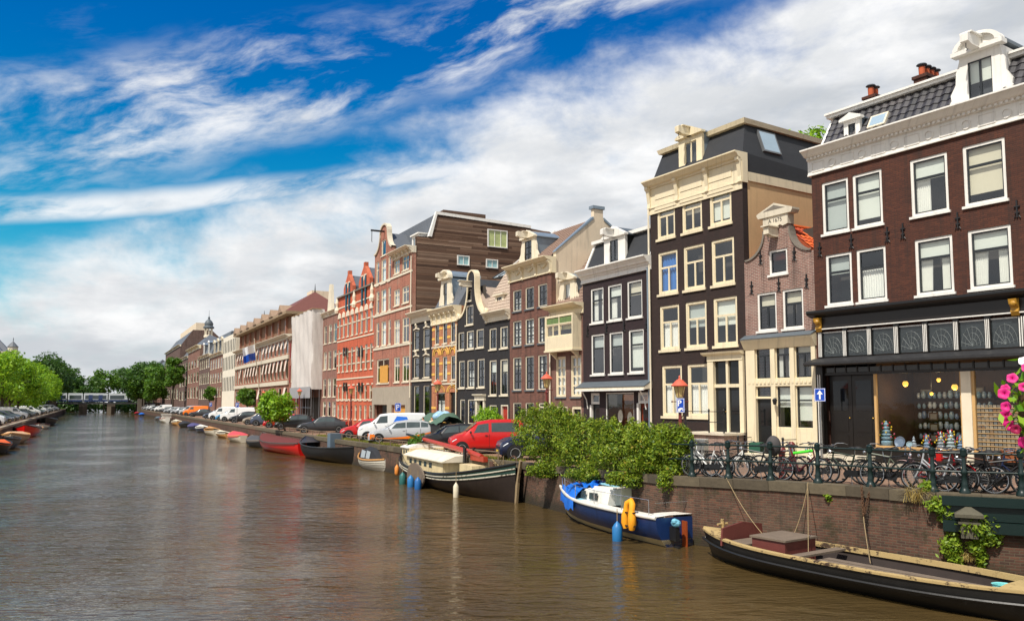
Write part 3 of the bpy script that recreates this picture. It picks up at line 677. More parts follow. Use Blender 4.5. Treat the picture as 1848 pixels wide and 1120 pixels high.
# ---- shop front
SF = mat('shop_black', S(26, 22, 20), .35, .25, 3, .05, 50); SG = glass_mat('shop_glass', .12, (.9, .92, .92, 1))
sf = MB().box(.1, h.W, -.18, .1, zf0 + .08, zf1 - .12).build('shop_front', SF, h.o)
MB().prism([(-.2, zf1 - .2), (-.45, zf1 - .1), (-.5, zf1 - .02), (-.5, zf1 + .06), (-.1, zf1 + .12), (.02, zf1 + .12), (.02, zf1 - .2)], -.08, h.W, 'x').build('shop_cornice', BLACKP, sf)
MB().box(.1, h.W, -.21, -.182, zf0 + .09, zf0 + .13).build('fascia_line', WHITE, sf)
GOLD = mat('gilded_wood', S(178, 132, 44), .4, .35, 9, .3, 30)
for s in (.28, h.sz(1838, 560)[0]): MB().prism([(-.2, zf1 - .75), (-.28, zf1 - .62), (-.24, zf1 - .5), (-.36, zf1 - .38), (-.4, zf1 - .22), (-.2, zf1 - .2)], s - .12, s + .12, 'x').sphere((s, -.33, zf1 - .36), .1, .09, .1).build('gilded_bracket', GOLD, sf)
# row of leaded lights between striped pilasters
LEADGL = mat('leaded_glass', S(44, 50, 52), .12, .5, 6, .3, 12, spec=.8)
xs = [(1488, 1524), (1532, 1568), (1577, 1616), (1626, 1668.5), (1678.5, 1724), (1734.5, 1781), (1792, 1842)]
prev = .16
for i, (xa, xb) in enumerate(xs):
 s0, s1 = h.sz(xa, 622)[0], h.sz(xb, 615)[0]
 w = MB().box(s0, s1, -.06, -.02, zl0, zf0 - .02).build('leaded_light', LEADGL, sf)
 ln = MB(); cx_, cz_ = (s0 + s1) / 2, zl0 + .1; HH = zf0 - zl0
 for k in range(7):
  t = math.pi * (k + .5) / 7; ln.tube([(cx_, -.066, cz_), (cx_ + (s1 - s0) * .46 * math.cos(t), -.066, cz_ + HH * .7 * math.sin(t))], .008, 4)
 for rr in (.16, .3, .44): ln.tube([(cx_ + (s1 - s0) * rr * math.cos(t), -.066, cz_ + HH * rr * 1.5 * math.sin(t)) for t in [math.pi * k / 10 for k in range(11)]], .008, 4)
 ln.build('lead_came', mat('lead_came', S(112, 118, 118), .5, .2), w)
 MB().box(s0 - .02, s1 + .02, -.09, -.062, zf0 - .05, zf0 - .015).build('light_trim', WHITE, w)
 nx = h.sz(xs[i + 1][0], 615)[0] if i < 6 else s1 + .25
 for (q0, q1) in ([(.16, s0)] if i == 0 else []) + [(s1, nx)]:
  pb = MB().box(q0, q1, -.12, 0, zl0 - .02, zf0 + .08).build('pilaster', SF, sf); ww = q1 - q0
  for k in range(3): MB().box(q0 + ww * (.14 + .28 * k), q0 + ww * (.26 + .28 * k), -.15, -.121, zl0, zf0 - .02).build('white_stripe', WHITE, pb)
MB().box(.1, h.W, -.05, .1, zl0 - .1, zl0 - .022).build('transom_beam', SF, sf)
MB().prism([(0, zk), (-.75, zk - .03), (-.8, zk + .02), (-.8, zk + .1), (-.1, zk + .28), (0, zk + .28)], -.05, h.W, 'x').build('shop_canopy', mat('worn_black_canopy', S(40, 40, 42), .6, .6, 5, .1, 30), sf)
# lower front: end pilaster, transom panes, show windows, door, stall riser
pb = MB().box(.02, .30, -.12, .1, 0, zk - .03).build('pilaster', SF, sf)
for k in range(2): MB().box(.09 + .09 * k, .12 + .09 * k, -.15, -.121, .1, zk - .35).build('white_stripe', WHITE, pb)
zt = h.sz(1579, 672)[1]; sd1 = s_w0
TIM = mat('show_window_timber', S(196, 158, 104), .5, .2, 3)
pan = MB(); k = .32
while k < h.W - .5:
 MB().box(k, k + .42, .02, .04, zt + .05, zk - .1).build('transom_pane', mat('transom_glass', S(58, 54, 46), .1, .4, 5), sf); MB().box(k + .42, k + .47, -.01, .06, zt + .04, zk - .05).build('transom_bar', SF, sf); k += .47
MB().box(.3, h.W - .2, -.02, .08, zt - .05, zt + .038).build('transom_rail', SF, sf)
for s0, s1 in ((s_w0, s_w1), (s_v0, h.W - .4)):
 w = MB().box(s0, s0 + .09, -.03, .07, zb, zt - .052).box(s1 - .06, s1, -.03, .07, zb, zt - .052).box(s0 + .09, s1 - .06, -.03, .07, zb, zb + .06).build('show_window', TIM, sf)
 MB().quad((s0 + .09, .03, zb), (s1 - .06, .03, zb), (s1 - .06, .03, zt - .05), (s0 + .09, .03, zt - .05)).build('pane', SG, w)
MB().box(s_w1, s_v0, -.08, .1, 0, zt - .055).build('window_post', OFFW, sf)
MB().box(s_w0 - .02, s_w1, -.05, .12, 0, zb - .05).box(s_v0, h.W - .2, -.05, .12, 0, zb - .05).build('stall_riser', SF, sf)
MB().box(s_w0 - .02, s_w1, -.1, 1.0, zb - .05, zb - .005).box(s_v0, h.W - .2, -.1, 1.0, zb - .05, zb - .005).build('display_shelf', mat('display_board', S(150, 120, 84), .6), sf)
for s0, s1 in ((s_door0, (s_door0 + s_door1) / 2 - .01), ((s_door0 + s_door1) / 2 + .01, s_door1)): door(sf, s0, s1, .18, zt - .06, SF, .1, .45, 2)
MB().box(s_door0 - .1, s_door1 + .05, -.35, .25, 0, .17).build('door_step', STONE, sf)
# inside of the shop
SHW = mat('shop_inside', S(78, 58, 42), .8, .5, 1.6)
ins = MB().box(.3, h.W - .3, 2.6, 2.65, 0, zf0).box(.3, h.W - .3, .2, 2.6, zf0 - .1, zf0 - .06).box(s_w0 - .03, s_w0, .2, 2.6, 0, zf0 - .1).box(.3, h.W - .3, .2, 2.6, .05, .1).build('shop_inside', SHW, sf)
BLUEW = per_object('delft_glaze', [S(70, 110, 160), S(170, 190, 205), S(120, 160, 180), S(215, 222, 222), S(60, 90, 130)], .2, .1, .6, 14)
for r_i in range(5):
 zz = zb + .25 + r_i * .38
 MB().box(s_w0 + .15, s_w1 - .1, 2.3, 2.6, zz - .03, zz).build('shelf', mat('shelf_wood', S(60, 42, 28), .6), ins)
jar = MB().lathe([(.04, 0), (.08, .06), (.085, .16), (.05, .22), (.055, .25)], 10).mesh('porcelain_jar', BLUEW, 50)
SH = h; SHOP = (s_w0, s_w1, s_v0, zb, zt)
for r_i in range(5):
 zz = zb + .25 + r_i * .38
 for k in range(14):
  o = link('porcelain_jar', jar, None); s = s_w0 + .3 + k * .2 + rnd.uniform(-.03, .03)
  p_ = h.PL + h.X * s + h.Y * 2.42; o.location = (p_.x, p_.y, h.base + zz); o.scale = [rnd.uniform(.75, 1.15)] * 3
  tag(o, 'small blue and white porcelain jar on the ' + ['lowest', 'second lowest', 'middle', 'second highest', 'highest'][r_i] + ' back shelf of the shop', 'jar', 'porcelain jars on the %s shop shelf' % ['lowest', 'second lowest', 'middle', 'second highest', 'highest'][r_i])
# pictures on the back wall
for k, (s, zz, w_, h_) in enumerate(((s_w0 + .5, zt - .75, .5, .4), (s_w0 + 1.7, zt - .7, .6, .45), (s_w0 + 2.4, zt - .75, .45, .45), (s_w0 + .95, zb + 1.1, .34, .3), (s_w0 + .95, zb + .7, .34, .3), (s_w0 + .95, zb + .3, .34, .3))):
 fr = MB().box(s - w_ / 2, s + w_ / 2, 2.2 if k > 2 else 2.55, 2.23 if k > 2 else 2.6, zz - h_ / 2, zz + h_ / 2).build('picture', mat('picture_frame', S(72, 50, 30), .5), ins)
 MB().box(s - w_ / 2 + .05, s + w_ / 2 - .05, 2.19 if k > 2 else 2.54, 2.199 if k > 2 else 2.549, zz - h_ / 2 + .05, zz + h_ / 2 - .05).build('picture_sheet', mat('picture_sheet', S(150, 148, 138), .7, .5, 8), fr)
# lit globe lamps in the window
LAMPY = emit_mat('lit_globe', (1.0, .55, .08, 1), 1.3)
for k, (px_, py_, rr) in enumerate(((1634, 692, .10), (1694, 685, .07), (1723, 698, .10), (1681, 710, .06))):
 s, zz = h.sz(px_, py_, .8); p_ = h.PL + h.X * s + h.Y * .8
 t_ = thing('pendant_lamp', ['lit round yellow pendant lamp beside the shop picture', 'small lit yellow lamp high in the shop window', 'lit yellow lantern hanging near the shop window post', 'tiny lit lamp low in the middle of the shop window'][k], 'lamp', (p_.x, p_.y, h.base + zz))
 pl_ = bpy.data.lights.new('lamp_light', 'POINT'); pl_.energy = 11 * rr / .1; pl_.color = (1, .72, .4); pl_.shadow_soft_size = .1; po = bpy.data.objects.new('lamp_light', pl_); COL.objects.link(po); po.parent = t_; po.location = (0, 0, -rr - .12)
 MB().sphere((0, 0, 0), rr, rr, rr * 1.05, 12, 8).build('globe', LAMPY, t_, smooth=60); MB().tube([(0, 0, rr), (0, 0, zf0 - .1 - zz)], .008, 5).lathe([(rr * .5, rr * .85), (rr * .7, rr * .95), (.02, rr * 1.3)], 10).build('cord', BLACKP, t_)
# delft tulip towers and plates in the show window
TUL = [mat('tulip_red', S(190, 40, 40), .6), mat('tulip_yellow', S(225, 190, 50), .6), mat('tulip_pink', S(200, 90, 120), .6)]
def delft_vase(s, y_, hgt, tiers, lab, flow=True):
 p_ = SH.PL + SH.X * s + SH.Y * y_
 t_ = thing('tulip_vase', lab, 'vase', (p_.x, p_.y, SH.base + SHOP[3]), 0, 'delft vases in the shop window'); b = MB(); r0 = hgt * .22
 b.lathe([(r0 * .7, 0), (r0, hgt * .08), (r0 * 1.05, hgt * .2), (r0 * .6, hgt * .26)], 12)
 for k in range(tiers):
  zz = hgt * (.26 + .66 * k / tiers); rr = r0 * (.95 - .7 * k / tiers); b.lathe([(rr * .5, zz), (rr, zz + hgt * .05), (rr * 1.05, zz + hgt * .09), (rr * .55, zz + hgt * .66 / tiers)], 12, cap=False)
 b.lathe([(r0 * .2, hgt * .92), (r0 * .22, hgt * .96), (.005, hgt)], 10); b.build('vase_body', BLUEW, t_, smooth=50)
 if flow:
  for k in range(tiers * 4):
   a = k * 2.4; q_ = k / (tiers * 4); rr = r0 * (1.5 - 1.0 * q_); zz = hgt * (.3 + .66 * q_)
   fl = MB().sphere((rr * math.cos(a), rr * math.sin(a), zz + .03), .028, .028, .036, 6, 4).build('tulip', TUL[k % 3], t_)
   MB().tube([(rr * .5 * math.cos(a), rr * .5 * math.sin(a), zz - .04), (rr * math.cos(a), rr * math.sin(a), zz)], .008, 4).build('stem', mat('stem_green', S(70, 110, 40), .7), fl)
for px_, hg, ti, fl, lb in ((1600, .95, 5, True, 'tallest tiered blue and white tulip vase beside the shop door'), (1649, .42, 3, False, 'small lidded blue and white vase without flowers'), (1672, .5, 3, True, 'tulip vase with few blooms next to the wide blooming vases'),
       (1698, .62, 4, True, 'middle-sized tulip vase with red and yellow blooms'), (1716, .7, 4, True, 'tulip vase full of blooms at the window post end'), (1733, .5, 3, True, 'pale tulip vase against the shop window post')):
 delft_vase(h.sz(px_, 790, .45)[0], .45, hg, ti, lb, fl)
for px_, rr, lb in ((1622, .2, 'large blue painted plate standing in the shop window'), (1640, .12, 'small blue plate beside the large painted plate')):
 s = h.sz(px_, 800, .25)[0]; p_ = h.PL + h.X * s + h.Y * .3
 o = MB().lathe([(.01, .02), (rr * .6, .02), (rr, -.02), (rr, -.035), (rr * .6, .005), (.01, .005)], 18, (0, 0, rr + .0), 'y').build('plate', BLUEW); o.location = (p_.x, p_.y, h.base + zb + .01); o.rotation_euler = (R(-12), 0, math.atan2(h.X.y, h.X.x)); tag(o, lb, 'plate')
# postcard rack right of the post
rk = h.sz(1800, 740, -.35)[0]
p_ = h.PL + h.X * rk + h.Y * -.35
t_ = thing('postcard_rack', 'tall postcard rack of small pictures outside the shop window', 'rack', (p_.x, p_.y, h.base + .12), math.atan2(h.X.y, h.X.x))
MB().box(-.02, .02, -.02, .02, 0, 1.9).box(-.5, .5, -.06, .06, 0, .05).build('rack_stand', IRON, t_)
cardm = per_object('postcard', [S(120, 108, 88), S(98, 100, 98), S(146, 134, 112), S(110, 86, 64)], .6, .05, .4, 20)
cdm = MB().box(-.05, .05, -.012, 0, 0, .085).mesh('postcard', cardm)
for r_i in range(12):
 MB().box(-.62, .62, -.03, .02, .35 + r_i * .135, .37 + r_i * .135).build('rack_shelf', TIM, t_)
 for k in range(10): link('postcard', cdm, t_, None, (-.56 + k * .124, -.02, .372 + r_i * .135))

# ---------------------------------------------------------------- 2: narrow bell gable house dated 1675
B2 = brick('grey_violet_brick', S(146, 104, 92), S(118, 82, 74), S(168, 154, 142), stain=.25, ms=.012)
h = House('bell_gable_house', 'narrow grey-brick house with bell gable, dated 1675, above a cream front', 1349, 1474, pl=facade_at(1349), pr=A0 + (AB - A0).normalized() * .01); Wd = h.W
zs = h.sz(1347, 473)[1]; zn = h.sz(1381, 420)[1]; zp0 = h.sz(1375, 396)[1]; zled = h.sz(1350, 614)[1]
sl_, sr_ = h.sz(1378, 410)[0], h.sz(1421, 400)[0]; mid = Wd / 2; hw = (sr_ - sl_) / 2
def bell(s0, zs_, zn_, hw_, n_=8):
 pts_ = []
 for i in range(n_ + 1):
  t = i / n_; pts_.append((s0 + (mid - hw_ - s0) * (t ** .55 if False else math.sin(t * math.pi / 2) ** 1.0), zs_ + (zn_ - zs_) * (1 - math.cos(t * math.pi / 2)) ** 1.0))
 return pts_
Lc = bell(.12, zs, zn, hw); Rc = [(2 * mid - s, z) for s, z in reversed(Lc)]
out = [(0, -.4), (Wd, -.4), (Wd, zs), (Wd - .05, zs)] + [(s, z) for s, z in [(2 * mid - a, b) for a, b in Lc]][0:] + [(mid + hw, zp0), (mid - hw, zp0)] + list(reversed(Lc)) + [(.05, zs), (0, zs)]
GW = dict(frame=WHITE, sash=DGREY, sill=WHITE, fw=.085)
h.row([(1388, 1421)], 453, 497, ['none'], lay='one', **GW)
h.row([(1367, 1401.5), (1412.7, 1450)], 530, 598, ['blind_top', 'blind_top'], lay='T2', **GW)
h.hole(.1, Wd - .1, .0, zled - .35)
h.wall(B2, out); h.sides(B2, 8, zs - .1)
MB().box(.3, Wd - .3, 1.2, 1.25, zled, zs + 1.2).build('interior', ROOM, h.o)
cop = MB()                                                   # sandstone coping on the curves
for cv in (Lc, [(2 * mid - a, b) for a, b in Lc]):
 sg = 1 if cv is Lc else -1
 a_ = [(s, -.06, z + .0) for s, z in cv]; b_ = [(s - sg * .07, -.06, z + .07) for s, z in cv]
 MB().loft([[(s, .3, z) for s, _, z in a_], a_, b_, [(s, .3, z) for s, _, z in b_]], False).build('gable_coping', GREYST, h.o)

ped = MB().prism([(mid - hw - .22, zp0), (mid + hw + .22, zp0), (mid + hw + .3, zp0 + .12), (mid + hw + .3, zp0 + .2), (mid, zp0 + .2 + hw * .55), (mid - hw - .3, zp0 + .2), (mid - hw - .3, zp0 + .12)], -.14, .32).build('pediment', STONE, h.o)
MB().prism([(mid - hw + .05, zp0 + .25), (mid + hw - .05, zp0 + .25), (mid, zp0 + .2 + hw * .4)], -.147, -.141).build('pediment_recess', GREYST, ped)
dp = MB().prism([(mid - hw - .02, zp0 - .42), (mid - hw * .6, zp0 - .48), (mid - hw * .4, zp0 - .4), (mid, zp0 - .5), (mid + hw * .4, zp0 - .4), (mid + hw * .6, zp0 - .48), (mid + hw + .02, zp0 - .42), (mid + hw + .02, zp0 - .002), (mid - hw - .02, zp0 - .002)], -.08, .31).build('date_stone', STONE, h.o)
text_mesh('date', 'A 1675', .24, IRON, dp, (mid, -.082, zp0 - .2), (R(90), 0, 0), .004)
h.beam(mid - .05, h.sz(1380, 425)[1], OFFW, .6)
h.anchors([h.sz(x_, y_) for x_, y_ in ((1373, 465), (1434, 458), (1357, 519), (1406, 514), (1456, 507))])
TILE2 = per_object('orange_pantile', [S(196, 84, 36), S(214, 104, 46), S(170, 66, 32), S(186, 92, 60)], .7, .2, .4)
zrd = zp0 - .35
h.perp_roof([(.05, zs - .1), (Wd - .05, zs - .1), (mid, zrd)], mat('roof_batten', S(150, 66, 32), .8), .33, 7.9)
rf = CH[h.o.name][-1]; sl2 = Vector((-(Wd / 2 - .05), 0, zrd - zs + .1)); LL = sl2.length; sl2.normalize()
h.tiles(rf, (Wd + .02, .36, zs - .12), (0, 1, 0), sl2, 5.2, LL - .02, TILE2, .26, .30, True)
MB().tube([(mid, .34, zrd + .03), (mid, 7.8, zrd + .03)], .1, 8).build('ridge_tiles', TILE2, rf)
# cream timber ground floor
g = MB().prism([(-.1, zled - .42), (-.28, zled - .12), (-.32, zled - .06), (-.32, zled), (-.05, zled + .16), (.0, zled + .16), (.0, zled - .42)], -.03, Wd + .02, 'x').build('ledge_cornice', CREAM, h.o)
MB().prism([(-.36, zled + .002), (-.36, zled + .02), (-.04, zled + .2), (-.0, zled + .2), (-.0, zled + .165)], -.04, Wd + .03, 'x').build('lead_cover', LEAD, g)
zA1, zA0 = h.sz(1364, 627)[1], h.sz(1364, 684)[1]; zB1, zB0 = h.sz(1364, 697)[1], h.sz(1405, 771)[1]
colx = [h.sz(x_, 650)[0] for x_ in (1352, 1364, 1392, 1400, 1427, 1435, 1466, 1473)]
fr = MB()
for a, b in ((0, 1), (2, 3), (4, 5), (6, 7)): fr.box(colx[a] if a else .02, colx[b] if b < 7 else Wd - .02, -.08, .1, 0, zled - .42)
fr.box(.02, Wd - .02, -.06, .09, zA1, zled - .422).box(.021, Wd - .021, -.065, .09, zB1, zA0).build('timber_front', CREAM, h.o)
bandm = MB()
for i in range(16): bandm.box(.15 + i * (Wd - .3) / 16, .15 + (i + .55) * (Wd - .3) / 16, -.095, -.066, zB1 + .1, zB1 + .2)
tag(bandm.build('frieze_band', CREAM, h.o), kind='stuff')
for i, (a, b) in enumerate(((1, 2), (3, 4), (5, 6))):
 window(h.o, colx[a], colx[b], zA0, zA1, -.02, 'T1V2', CREAM, DGREY, None, ['none', 'curtains', 'blind_top'][i], .03, .035)
 if i: window(h.o, colx[a], colx[b], zB0, zB1, -.02, 'T1V2' if False else 'H', CREAM, DGREY, None, 'blind_half' if i == 1 else 'blind', .03, .035)
 if i:
  MB().box(colx[a], colx[b], -.03, .08, 0, zB0).build('base_panel', CREAM, h.o)
  MB().box(colx[a] + .1, colx[b] - .1, -.045, -.031, .15, zB0 - .12).build('raised_panel', CREAM, h.o)
zd1 = h.sz(1371, 719)[1]
door(h.o, colx[1], colx[2], .22, zd1, BLACKP, -.03, .5, 1)
window(h.o, colx[1], colx[2], zd1 + .06, zB1, -.02, 'one', CREAM, DGREY, None, 'none', .03, .03)
MB().box(colx[1], colx[2], -.06, .08, zd1, zd1 + .06).build('door_head', CREAM, h.o)
MB().box(.05, colx[3], -.75, -.085, 0, .2).build('door_step', STONE, h.o)
MB().box(.3, Wd - .3, 1.4, 1.45, 0, zled - .4).build('interior', ROOM, h.o)
for s in (colx[3] + .1,):
 MB().lathe([(.05, 0), (.07, .06), (.1, .2), (.03, .27)], 8, (s, -.25, zd1 - .25)).tube([(s, -.1, zd1), (s, -.25, zd1 + .02)], .012, 5).build('door_lantern', IRON, h.o)
H2 = h

# ---------------------------------------------------------------- 3: tall dark house with cream windows
B3 = brick('black_brown_brick', S(52, 36, 32), S(44, 30, 27), S(36, 26, 24), stain=.2, ms=.006)
h = House('tall_dark_house', 'tall near-black house with cream window frames and bracketed cream cornice', 1178, 1349)
Wd = h.W; CW = dict(lay='T2', frame=CREAM, sash=CREAM, sill=CREAM, fw=.11, sw=.045, sillh=.12)
h.row([(1186, 1218), (1231, 1267), (1281, 1320.6)], 369, 433, ['blind_top', 'blind_half', 'blind'], **CW)
h.row([(1188, 1223), (1234, 1272), (1284.6, 1325.7)], 457, 532, ['blue', 'none', 'none'], **CW)
h.row([(1191, 1226), (1237.6, 1275.5), (1288, 1331)], 553, 632, ['sheer_low', 'blind_half', 'blind_half'], **CW)
h.row([(1195, 1231), (1241, 1280)], 660, 750, ['sheer_low', 'sheer_low'], **CW)
zc0, zc1 = h.sz(1174, 378)[1], h.sz(1163, 334)[1]; D3 = 9.0
sd0, sd1 = h.sz(1288, 710)[0], h.sz(1341, 710)[0]; zdt = h.sz(1288, 640)[1]; zdb = h.sz(1290, 778)[1]
h.hole(sd0, sd1, zdb, zdt - .35)
h.wall(B3, h.rect(zc1 - .1)); h.room(zc1 - .3)
PLAST = mat('buff_plaster', S(206, 172, 128), .9, .14, .9, .25, 14, streak=.18)
MB().box(.004, .25, .33, D3, 0, zc1 - .2).build('side_wall', B3, h.o); MB().box(Wd - .25, Wd - .004, .33, D3, 0, zc0 + .1).build('side_wall', PLAST, h.o, 'bare buff plaster side wall'); MB().box(.004, Wd, D3, D3 + .2, 0, zc0).build('back_wall', PLAST, h.o)
MB().box(Wd - .3, Wd + .05, .34, D3, zc0 + .102, zc0 + .5).build('side_fascia', CREAM, h.o)
MB().box(Wd - .0, Wd + .16, D3 * .62, D3 * .62 + .25, zc0 - 1.0, zc0 - .7).build('wall_lamp', WHITE, h.o)
c = h.cornice(zc0, zc1, CREAM, .5, 4, 0, .72, s0=-.1, s1=Wd + .06)
for i in range(3):                                           # arched heads let into the frieze
 sc_ = [h.sz(a_, 370)[0] for a_ in (1202, 1249, 1301)][i]; n_ = 10; r_ = .78
 arc = [(sc_ + r_ * math.cos(math.pi * k / n_), zc0 - .16 + .34 * math.sin(math.pi * k / n_)) for k in range(n_ + 1)]
 MB().prism(arc, -.075, -.02).build('arched_head', CREAM, c)
 pw = .72; MB().box(sc_ - pw, sc_ + pw, -.075, -.055, zc0 + .38, zc0 + .72).build('frieze_panel', CREAM, c)
MB().box(-.02, Wd, -.048, -.001, zc0 - .3, zc0).build('frieze_base', CREAM, c)
BIT = mat('bitumen_shingle', S(40, 42, 46), .75, .25, 2.5, .35, 28)
zr = h.sz(1326, 232, .9)[1]
h.o['note'] = ''; del h.o['note']
MB().add([(.05, .1, zc1), (Wd - .02, .1, zc1), (Wd - .02, D3, zc1 - .35), (.05, D3, zc1), (.05, .85, zr), (Wd - .55, .85, zr), (Wd - .55, D3 - .2, zr - .1), (.05, D3 - .2, zr)], CUBEF).build('mansard_roof', BIT, h.o)
MB().add([(-.0, .62, zr), (Wd - .38, .62, zr), (Wd - .38, D3, zr - .1), (-.0, D3, zr), (-.05, .55, zr + .2), (Wd - .3, .55, zr + .2), (Wd - .3, D3, zr + .1), (-.05, D3, zr + .2)], CUBEF).build('roof_edge', CREAM, h.o)
MB().add([(Wd - .02, .35, zc0 + .5), (Wd - .001, .35, zc0 + .5), (Wd - .001, D3, zc0 + .5), (Wd - .02, D3, zc0 + .5), (Wd - .03, .35, zc1), (Wd - .02, .35, zc1), (Wd - .02, D3, zc1 - .35), (Wd - .03, D3, zc1 - .35)], CUBEF).build('side_slating', BIT, h.o)
# roof light on the side slope
y0_, z0_ = h.yz(1358, 292, Wd - .2); y1_, z1_ = h.yz(1384, 250, Wd - .35)
ex_ = Vector((-.53, 0, zr - zc1)).normalized()
q_ = [Vector((Wd - .02 + ex_.x * t, yy, zc1 - .15 + ex_.z * t)) for t, yy in ((.45, 1.5), (.45, 2.7), (1.6, 2.7), (1.6, 1.5))]
nv = Vector((ex_.z, 0, -ex_.x)); rl = MB().add([p_ for p_ in q_] + [p_ + nv * .14 for p_ in q_], CUBEF).build('roof_light', mat('roof_light_frame', S(96, 98, 100), .5), h.o)
ctr = sum(q_, Vector()) / 4
MB().add([ctr + (p_ - ctr) * .86 + nv * .142 for p_ in q_], [(0, 1, 2, 3)]).build('pane', mat('roof_pane', S(150, 170, 185), .1, .1), rl)
h.dormer(h.sz(1225, 290, .3)[0], h.sz(1267, 275, .3)[0], zc1 + .02, h.sz(1228, 253, .3)[1], .3, CREAM, CREAM, 1.5, 'tri', ZINC, 'V2', ZINC, 'none', (.24, .2, .12, .12), .85, False)
# door case with pilasters, stoop and railings
dc = MB().box(sd0 - .25, sd0 + .1, -.12, .1, zdb, zdt - .3).box(sd1 - .1, sd1 + .12, -.12, .1, zdb, zdt - .3).box(sd0 - .25, sd1 + .12, -.14, .1, zdt - .299, zdt - .05).prism([(-.14, zdt - .05), (-.3, zdt + .02), (-.34, zdt + .1), (.0, zdt + .12), (.0, zdt - .05)], sd0 - .45, sd1 + .14, 'x').build('door_case', CREAM, h.o)
sm_ = (sd0 + sd1) / 2; MB().box(sm_ - .06, sm_ + .06, -.05, .1, zdb, zdt - .3).box(sd0 + .1, sm_ - .06, -.04, .1, zdb + 1.95, zdb + 2.1).box(sm_ + .06, sd1 - .1, -.04, .1, zdb + 1.95, zdb + 2.1).build('door_mullion', CREAM, dc)
for a, b in ((sd0 + .1, sm_ - .06), (sm_ + .06, sd1 - .1)):
 door(dc, a, b, zdb, zdb + 1.95, BLACKP, -.06, .6, 1); MB().box(a, b, .05, .06, zdb + 2.1, zdt - .3).build('fan_light', mat('dark_glass', S(24, 26, 28), .06, 0), dc)
st = MB().box(sd0 - .6, sd1 + .1, -1.3, -.0, zdb - .1, zdb - .005).build('stoop', STONE, h.o)
MB().box(sd0 - .5, sd1, -1.2, -.01, 0, zdb - .102).build('stoop_base', B2, st)
for k in range(4): MB().box(sd0 - .6 - .28 * (k + 1), sd0 - .601 - .28 * k, -1.25, -.1, 0, zdb - .1 - (zdb - .1) * (k + 1) / 5).build('step', STONE, st)
rl = MB()
for s in (sd0 - .55, (sd0 + sd1) / 2, sd1): rl.lathe([(.035, zdb), (.03, zdb + .9), (.05, zdb + .95), (.02, zdb + 1.02)], 8, (s, -1.2, 0))
for zz in (.45, .9): rl.tube([(sd0 - .55 - 1.1, -1.2, .0 + zz), (sd0 - .55, -1.2, zdb + zz), (sd1, -1.2, zdb + zz)], .018, 6)
rl.build('stoop_railing', IRON, h.o)
h.pipe(.03 - .06, .1, zc0, OFFW, -.09)

# ---------------------------------------------------------------- 4: black house with white cornice and awning
B4 = brick('violet_black_brick', S(50, 34, 38), S(42, 29, 32), S(34, 25, 28), stain=.2, ms=.006)
h = House('black_house_white_cornice', 'black-violet house with plain white cornice above a shop awning', 1053, 1177)
Wd = h.W; WW = dict(lay='H', frame=WHITE, sash=DGREY, sill=WHITE, fw=.09)
zc0, zc1 = h.sz(1052, 513)[1], h.sz(1049, 491)[1]
h.row([(1066, 1089), (1097, 1122), (1132, 1159)], 522, 584, ['curtains', 'left', 'blind_top'], **WW)
h.row([(1067, 1090.7), (1099.7, 1124.6), (1134.6, 1162)], 604, 676, ['blind_top', 'blind_top', 'blind'], **WW)
zaw = h.sz(1054, 701)[1]
ss = [h.sz(x_, 740)[0] for x_ in (1066, 1082, 1093, 1144, 1151, 1170)]
h.hole(ss[0], ss[1], .15, zaw - .25); h.hole(ss[2], ss[3], .5, zaw - .25); h.hole(ss[4], ss[5], .15, zaw - .25)
h.wall(B4, h.rect(zc1 - .05)); h.sides(B4, 8.5, zc1 - .1); h.room(zc1 - .2)
h.cornice(zc0, zc1, WHITE, .5, 0, 0, .35)
zr = h.sz(1144, 424, .9)[1]
h.par_roof([(.1, zc1 - .05), (.85, zr), (8.4, zr), (8.4, zc1 - .05)], ROOFD, .15, Wd - .15)
MB().prism([(.05, zc1), (.16, zc1), (.95, zr + .02), (.8, zr + .02)], Wd - .16, Wd + .0, 'x').prism([(.05, zc1), (.16, zc1), (.95, zr + .02), (.8, zr + .02)], 0, .16, 'x').build('verge_board', WHITE, h.o)
MB().box(.0, Wd, .62, 1.1, zr + .021, zr + .2).build('roof_edge', WHITE, h.o)
h.dormer(h.sz(1091, 455, .25)[0], h.sz(1129, 445, .25)[0], zc1 + .02, h.sz(1094, 433, .25)[1], .22, WHITE, DGREY, 1.4, 'tri', BLACKP, 'V2', LEAD, 'none', (.26, .3, .04, .05), .85, False)
aw = MB().prism([(0, zaw - .05), (-.5, zaw - .12), (-.5, zaw + .02), (0, zaw + .3)], -.05, Wd + .02, 'x').build('awning_box', OFFW, h.o)
MB().prism([(.0, zaw + .302), (-.52, zaw + .022), (-.54, zaw + .05), (0, zaw + .36)], -.06, Wd + .03, 'x').build('awning_lead', LEAD, aw); MB().box(-.04, Wd + .01, -.56, -.51, zaw - .16, zaw - .08).build('awning_edge', WHITE, aw)
for s in (.45, Wd - .45): MB().tube([(s, -.02, zaw - 1.1), (s, -.12, zaw - .6), (s, -.4, zaw - .15)], .035, 6).build('awning_arm', WHITE, aw)
door(h.o, ss[0] + .1, ss[1], .15, zaw - .9, BLACKP, .05, .55, 1); window(h.o, ss[0], ss[1], zaw - .85, zaw - .25, 0, 'one', WHITE)
w = window(h.o, ss[2], ss[3], .5, zaw - .25, 0, 'one', WHITE, DGREY, None, 'none', .06, .03, glass=SG)
MB().box(ss[2], ss[3], 1.1, 1.15, .3, zaw).build('shop_inside', mat('amber_shop_inside', S(120, 74, 40), .8, .8, 2.0), h.o)
